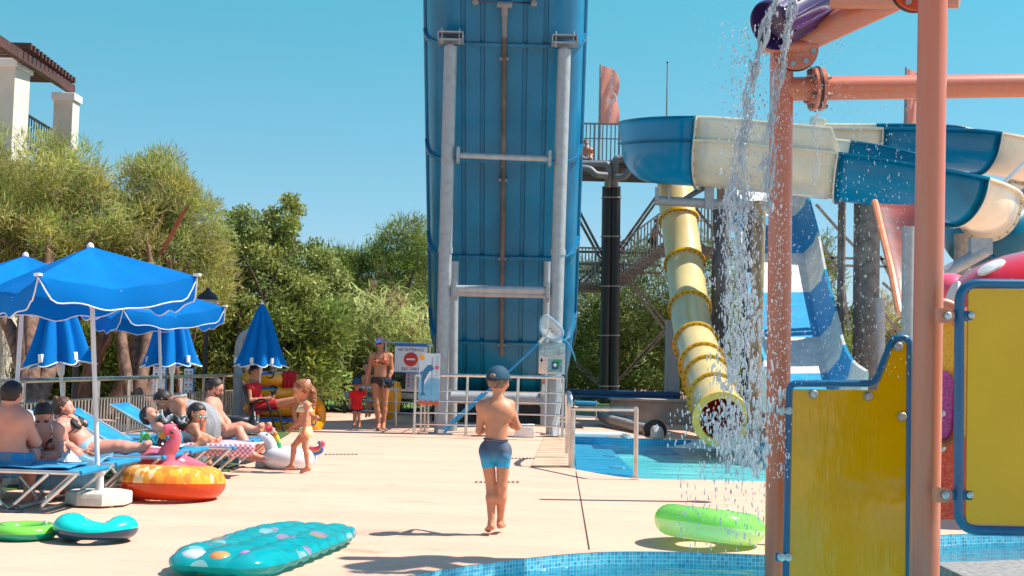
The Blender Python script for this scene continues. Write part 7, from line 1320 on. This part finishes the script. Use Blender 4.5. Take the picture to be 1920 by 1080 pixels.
# ---- woman bending in a grey dress
def dressx(c):
    D = GARM('dress_grey', '909194', bump=.9, bscale=7, stretch=(3, 3, .8)); Y = 13.9; rows = []; path = [(P(341, 762, Y), .14, .09), (P(350, 765, Y), .16, .095), (P(364, 770, Y), .17, .105), (P(380, 779, Y), .19, .14), (P(386, 796, Y), .2, .155), (P(384, 818, Y), .2, .15), (P(378, 842, Y), .19, .13), (P(373, 866, Y), .2, .13)]
    pp = spline([p for p, a, b in path], 4); w = np.interp(np.arange(len(pp)), np.arange(len(path))*4, [a for p, a, b in path]); d = np.interp(np.arange(len(pp)), np.arange(len(path))*4, [b for p, a, b in path])
    for i, p in enumerate(pp):
        tn = (pp[min(i+1, len(pp)-1)]-pp[max(i-1, 0)]).normalized(); sy = Vector((0, 1, 0)); nx = sy.cross(tn).normalized(); rows.append([p+sy*math.cos(a)*w[i]*(1+.1*math.sin(a*7+i*.2)*(i/len(pp)))+nx*math.sin(a)*d[i]*(1+.09*math.sin(a*8)*(i/len(pp))) for a in np.linspace(0, 2*PI, 42)])
    B().loft(rows).build('dress', D, c['t'], 180, solid=.004); b = B()
    for q in 'LR': b.tube([V(c['ch']+c['fr']*.1+(c['j']['s'+q]-c['ch'])*.6), V(c['j']['s'+q]*.65+c['j']['neck']*.35+c['up']*.05-c['fr']*.03), V(c['ch']-c['fr']*.12+(c['j']['s'+q]-c['ch'])*.5)], .02, 8)
    b.build('dress_strap', D, c['t'], 180); glasses(c)
person('woman in a long grey sleeveless dress bending down over the child on the lounger', 13.9, dict(head=(306, 752), neck=(324, 752), sL=(336, 755, .17), sR=(338, 757, -.17), eL=(337, 780, .2), eR=(342, 780, -.2), wL=(332, 800, .1), wR=(338, 803, -.15), pel=(382, 789), kL=(372, 830, .08), kR=(378, 830, -.1), aL=(383, 866, .1), aR=(388, 864, -.1), tL=(372, 874, .1), tR=(378, 873, -.12)), .98, (-.3, 0, -1), hd=(-.75, -.25, -.75), headup=(-.7, 0, .55), sk='warm', fem=.8, garments=[], hairs=('bun', 'dark'), extras=dressx, h=.0085)
# ---- girl with mirrored sunglasses
def mgx(c):
    glasses(c, mat('mirror_glass', hx('6fb0b8'), .1, .6)); s = c['s']; b = B(); rows = [[V(c['ch']-c['up']*(.03+dz)*s+c['side']*math.cos(a)*.15*s+c['fr']*math.sin(a)*.118*s) for a in np.linspace(0, 2*PI, 34)] for dz in (0, .08)]; B().loft(rows).build('bandeau_top', FLO, c['t'], 180, solid=.004); b.tube(rows[0], .005, 6); b.tube(rows[1], .005, 6); b.build('pink_trim', mat('trim_pink', hx('e8306a'), .6), c['t'], 180)
person('girl in a floral bandeau bikini and mirrored sunglasses sitting on the pink towel', 13.1, dict(head=(369, 777), neck=(361, 793), sL=(345, 799, .05), sR=(365, 800, -.06), eL=(378, 812, .15), eR=(375, 822, -.12), wL=(381, 795, .12), wR=(369, 832, -.15), pel=(346, 830), kL=(385, 822, .15), kR=(391, 823, -.12), aL=(372, 836, .12), aR=(366, 837, -.18), tL=(360, 838, .05), tR=(356, 840, -.2)), .72, (.75, .65, 0), hd=(.95, -.35, .15), sk='warm', hs=1.02, garments=[bottom(FLO, .14, .1)], hairs=('tail', 'dark', [(358, 777, 13.1), (354, 787, 13.05), (346, 795, 13.0), (340, 801, 13.0)], [.045, .032, .026, .012]), extras=mgx, h=.0075)
# ---- child lying with raised back
def kx(c): q = P(322, 790, 13.0); cloth('towel', '', '', q.x, q.y, q.z+.02, .3, .2, pat_mat('dark_print', hx('3a3c40'), [hx('b8babc'), hx('6a6c70')], 16, 'v'), seed=13, amp=.03, parent=c['t'])
person('child lying back on a raised blue backrest under the bending woman', 13.05, dict(head=(283, 780), neck=(292, 792), sL=(297, 790, .13), sR=(298, 799, -.13), eL=(318, 795, .2), eR=(316, 808, -.16), wL=(330, 800, .1), wR=(330, 812, -.1), pel=(332, 818), kL=(372, 815, .12), kR=(370, 822, .0), aL=(408, 828, .12), aR=(405, 832, .02), tL=(413, 820, .12), tR=(410, 824, .02)), .78, (.35, -.1, 1), hd=(.6, -.35, .6), headup=(-.7, 0, .6), sk='fair', hs=1.0, garments=[('swim_shorts', ['torso', 'glute', ('thighL', 0, .6), ('thighR', 0, .6)], GARM('shorts_dk', '33424e'), .012, [('up', .15, 1)])], hairs=('short', 'dark'), extras=kx, h=.0085)
# ---- reclining woman
def rx(c): bik(c, mat('bandeau_black', hx('26262a'), .7))
person('woman in a black bikini top and pale blue bottoms reclining on the third lounger', 11.7, dict(head=(121, 767), neck=(117, 789), sL=(120, 799, .16), sR=(114, 803, -.16), eL=(135, 826, .2), eR=(122, 834, -.2), wL=(158, 838, .14), wR=(152, 848, -.22), pel=(166, 839), kL=(222, 836, .08), kR=(220, 838, -.08), aL=(272, 838, .07), aR=(268, 840, -.08), tL=(281, 829, .08), tR=(277, 831, -.09)), 1.0, (.45, -.1, .9), hd=(1, .1, .0), headup=(-.15, 0, 1), sk='pink', fem=.65, garments=[bottom(mat('bottom_blue', hx('8fb8c8'), .7), .12, .08)], hairs=('bun', 'brown'), extras=rx, h=.0085)
# ---- bun woman
STR = pat_mat('bikini_stripe', hx('efe6dc'), [hx('b04038'), hx('3a3030')], 26, 'v')
def bx(c): bik(c, STR); glasses(c)
person('woman with a blond-tipped bun, sunglasses and patterned bikini looking down behind the man', 10.95, dict(head=(82, 779), neck=(84, 798), sL=(104, 806), sR=(64, 808), eL=(112, 836, -.05), eR=(58, 838, .05), wL=(116, 852, -.25), wR=(76, 858, -.25), pel=(88, 858, .15), kL=(142, 852, -.12), kR=(112, 858, -.3), aL=(122, 912, -.15), aR=(82, 868, -.33), tL=(143, 920, -.2), tR=(70, 871, -.36)), 1.0, (.2, -1, -.1), hd=(.15, -.75, -1), headup=(0, -.8, .75), sk='pink', fem=.85, fat=1.02, garments=[bottom(STR, .1, .06)], hairs=('bun', 'dark', 'blond'), extras=bx, h=.0085)
# ---- shirtless man from behind
person('broad-backed shirtless man in blue and grey checked trunks seen from behind at the left edge', 10.2, dict(head=(23, 741), neck=(20, 766), sL=(-26, 786), sR=(45, 786), eL=(-40, 838, .1), eR=(67, 829, .08), wL=(0, 838, .35), wR=(34, 835, .33), pel=(12, 857), kL=(-10, 850, .5), kR=(62, 852, .38), aL=(-5, 930, .45), aR=(52, 928, .4), tL=(0, 944, .68), tR=(66, 940, .62)), 1.05, (.15, 1, 0), hd=(.3, 1, -.3), sk='pink', muscle=1.1, fat=1.07, garments=[('checked_trunks', ['torso', 'glute', ('thighL', 0, .45), ('thighR', 0, .45)], pat_mat('trunk_check', hx('1a7ab0'), hx('5c7c94'), 11), .014, [('up', .13, 1)])], hairs=('short', 'dark'), h=.008)
# ---- two far people on the tower
person('dark-haired person in blue and white trunks sitting on the tower platform', 37.9, dict(head=(1099, 268), neck=(1100, 275), sL=(1091, 281), sR=(1109, 281), eL=(1089, 290), eR=(1111, 290), wL=(1095, 295, -.2), wR=(1105, 295, -.2), pel=(1101, 299), kL=(1095, 297, -.3), kR=(1107, 297, -.3), aL=(1096, 304, -.2), aR=(1106, 304, -.2), tL=(1095, 306, -.32), tR=(1107, 306, -.32)), .95, (0, -1, 0), hd=(0, -1, -.6), sk='warm', garments=[('swim_shorts', ['torso', 'glute', ('thighL', 0, .7), ('thighR', 0, .7)], pat_mat('shorts_far', hx('1484c0'), [hx('e8e8e0'), hx('2a9ad0')], 9, 'v'), .02, [('up', .2, 1)])], hairs=('short', 'dark'), h=.016)
person('person in black shorts climbing the tower stairs', 38.4, dict(head=(1234, 416), neck=(1231, 424), sL=(1232, 429, .18), sR=(1229, 429, -.18), eL=(1238, 440, .2), eR=(1221, 441, -.2), wL=(1242, 444, .2), wR=(1226, 447, -.2), pel=(1224, 449), kL=(1231, 462, .1), kR=(1221, 465, -.1), aL=(1229, 474, .1), aR=(1213, 482, -.1), tL=(1234, 476, .1), tR=(1217, 485, -.1)), .95, (1, 0, 0), sk='warm', garments=[('swim_shorts', ['torso', 'glute', ('thighL', 0, .5), ('thighR', 0, .5)], GARM('shorts_black', '1c1c20'), .02, [('up', .15, 1)])], hairs=('short', 'dark'), h=.016)
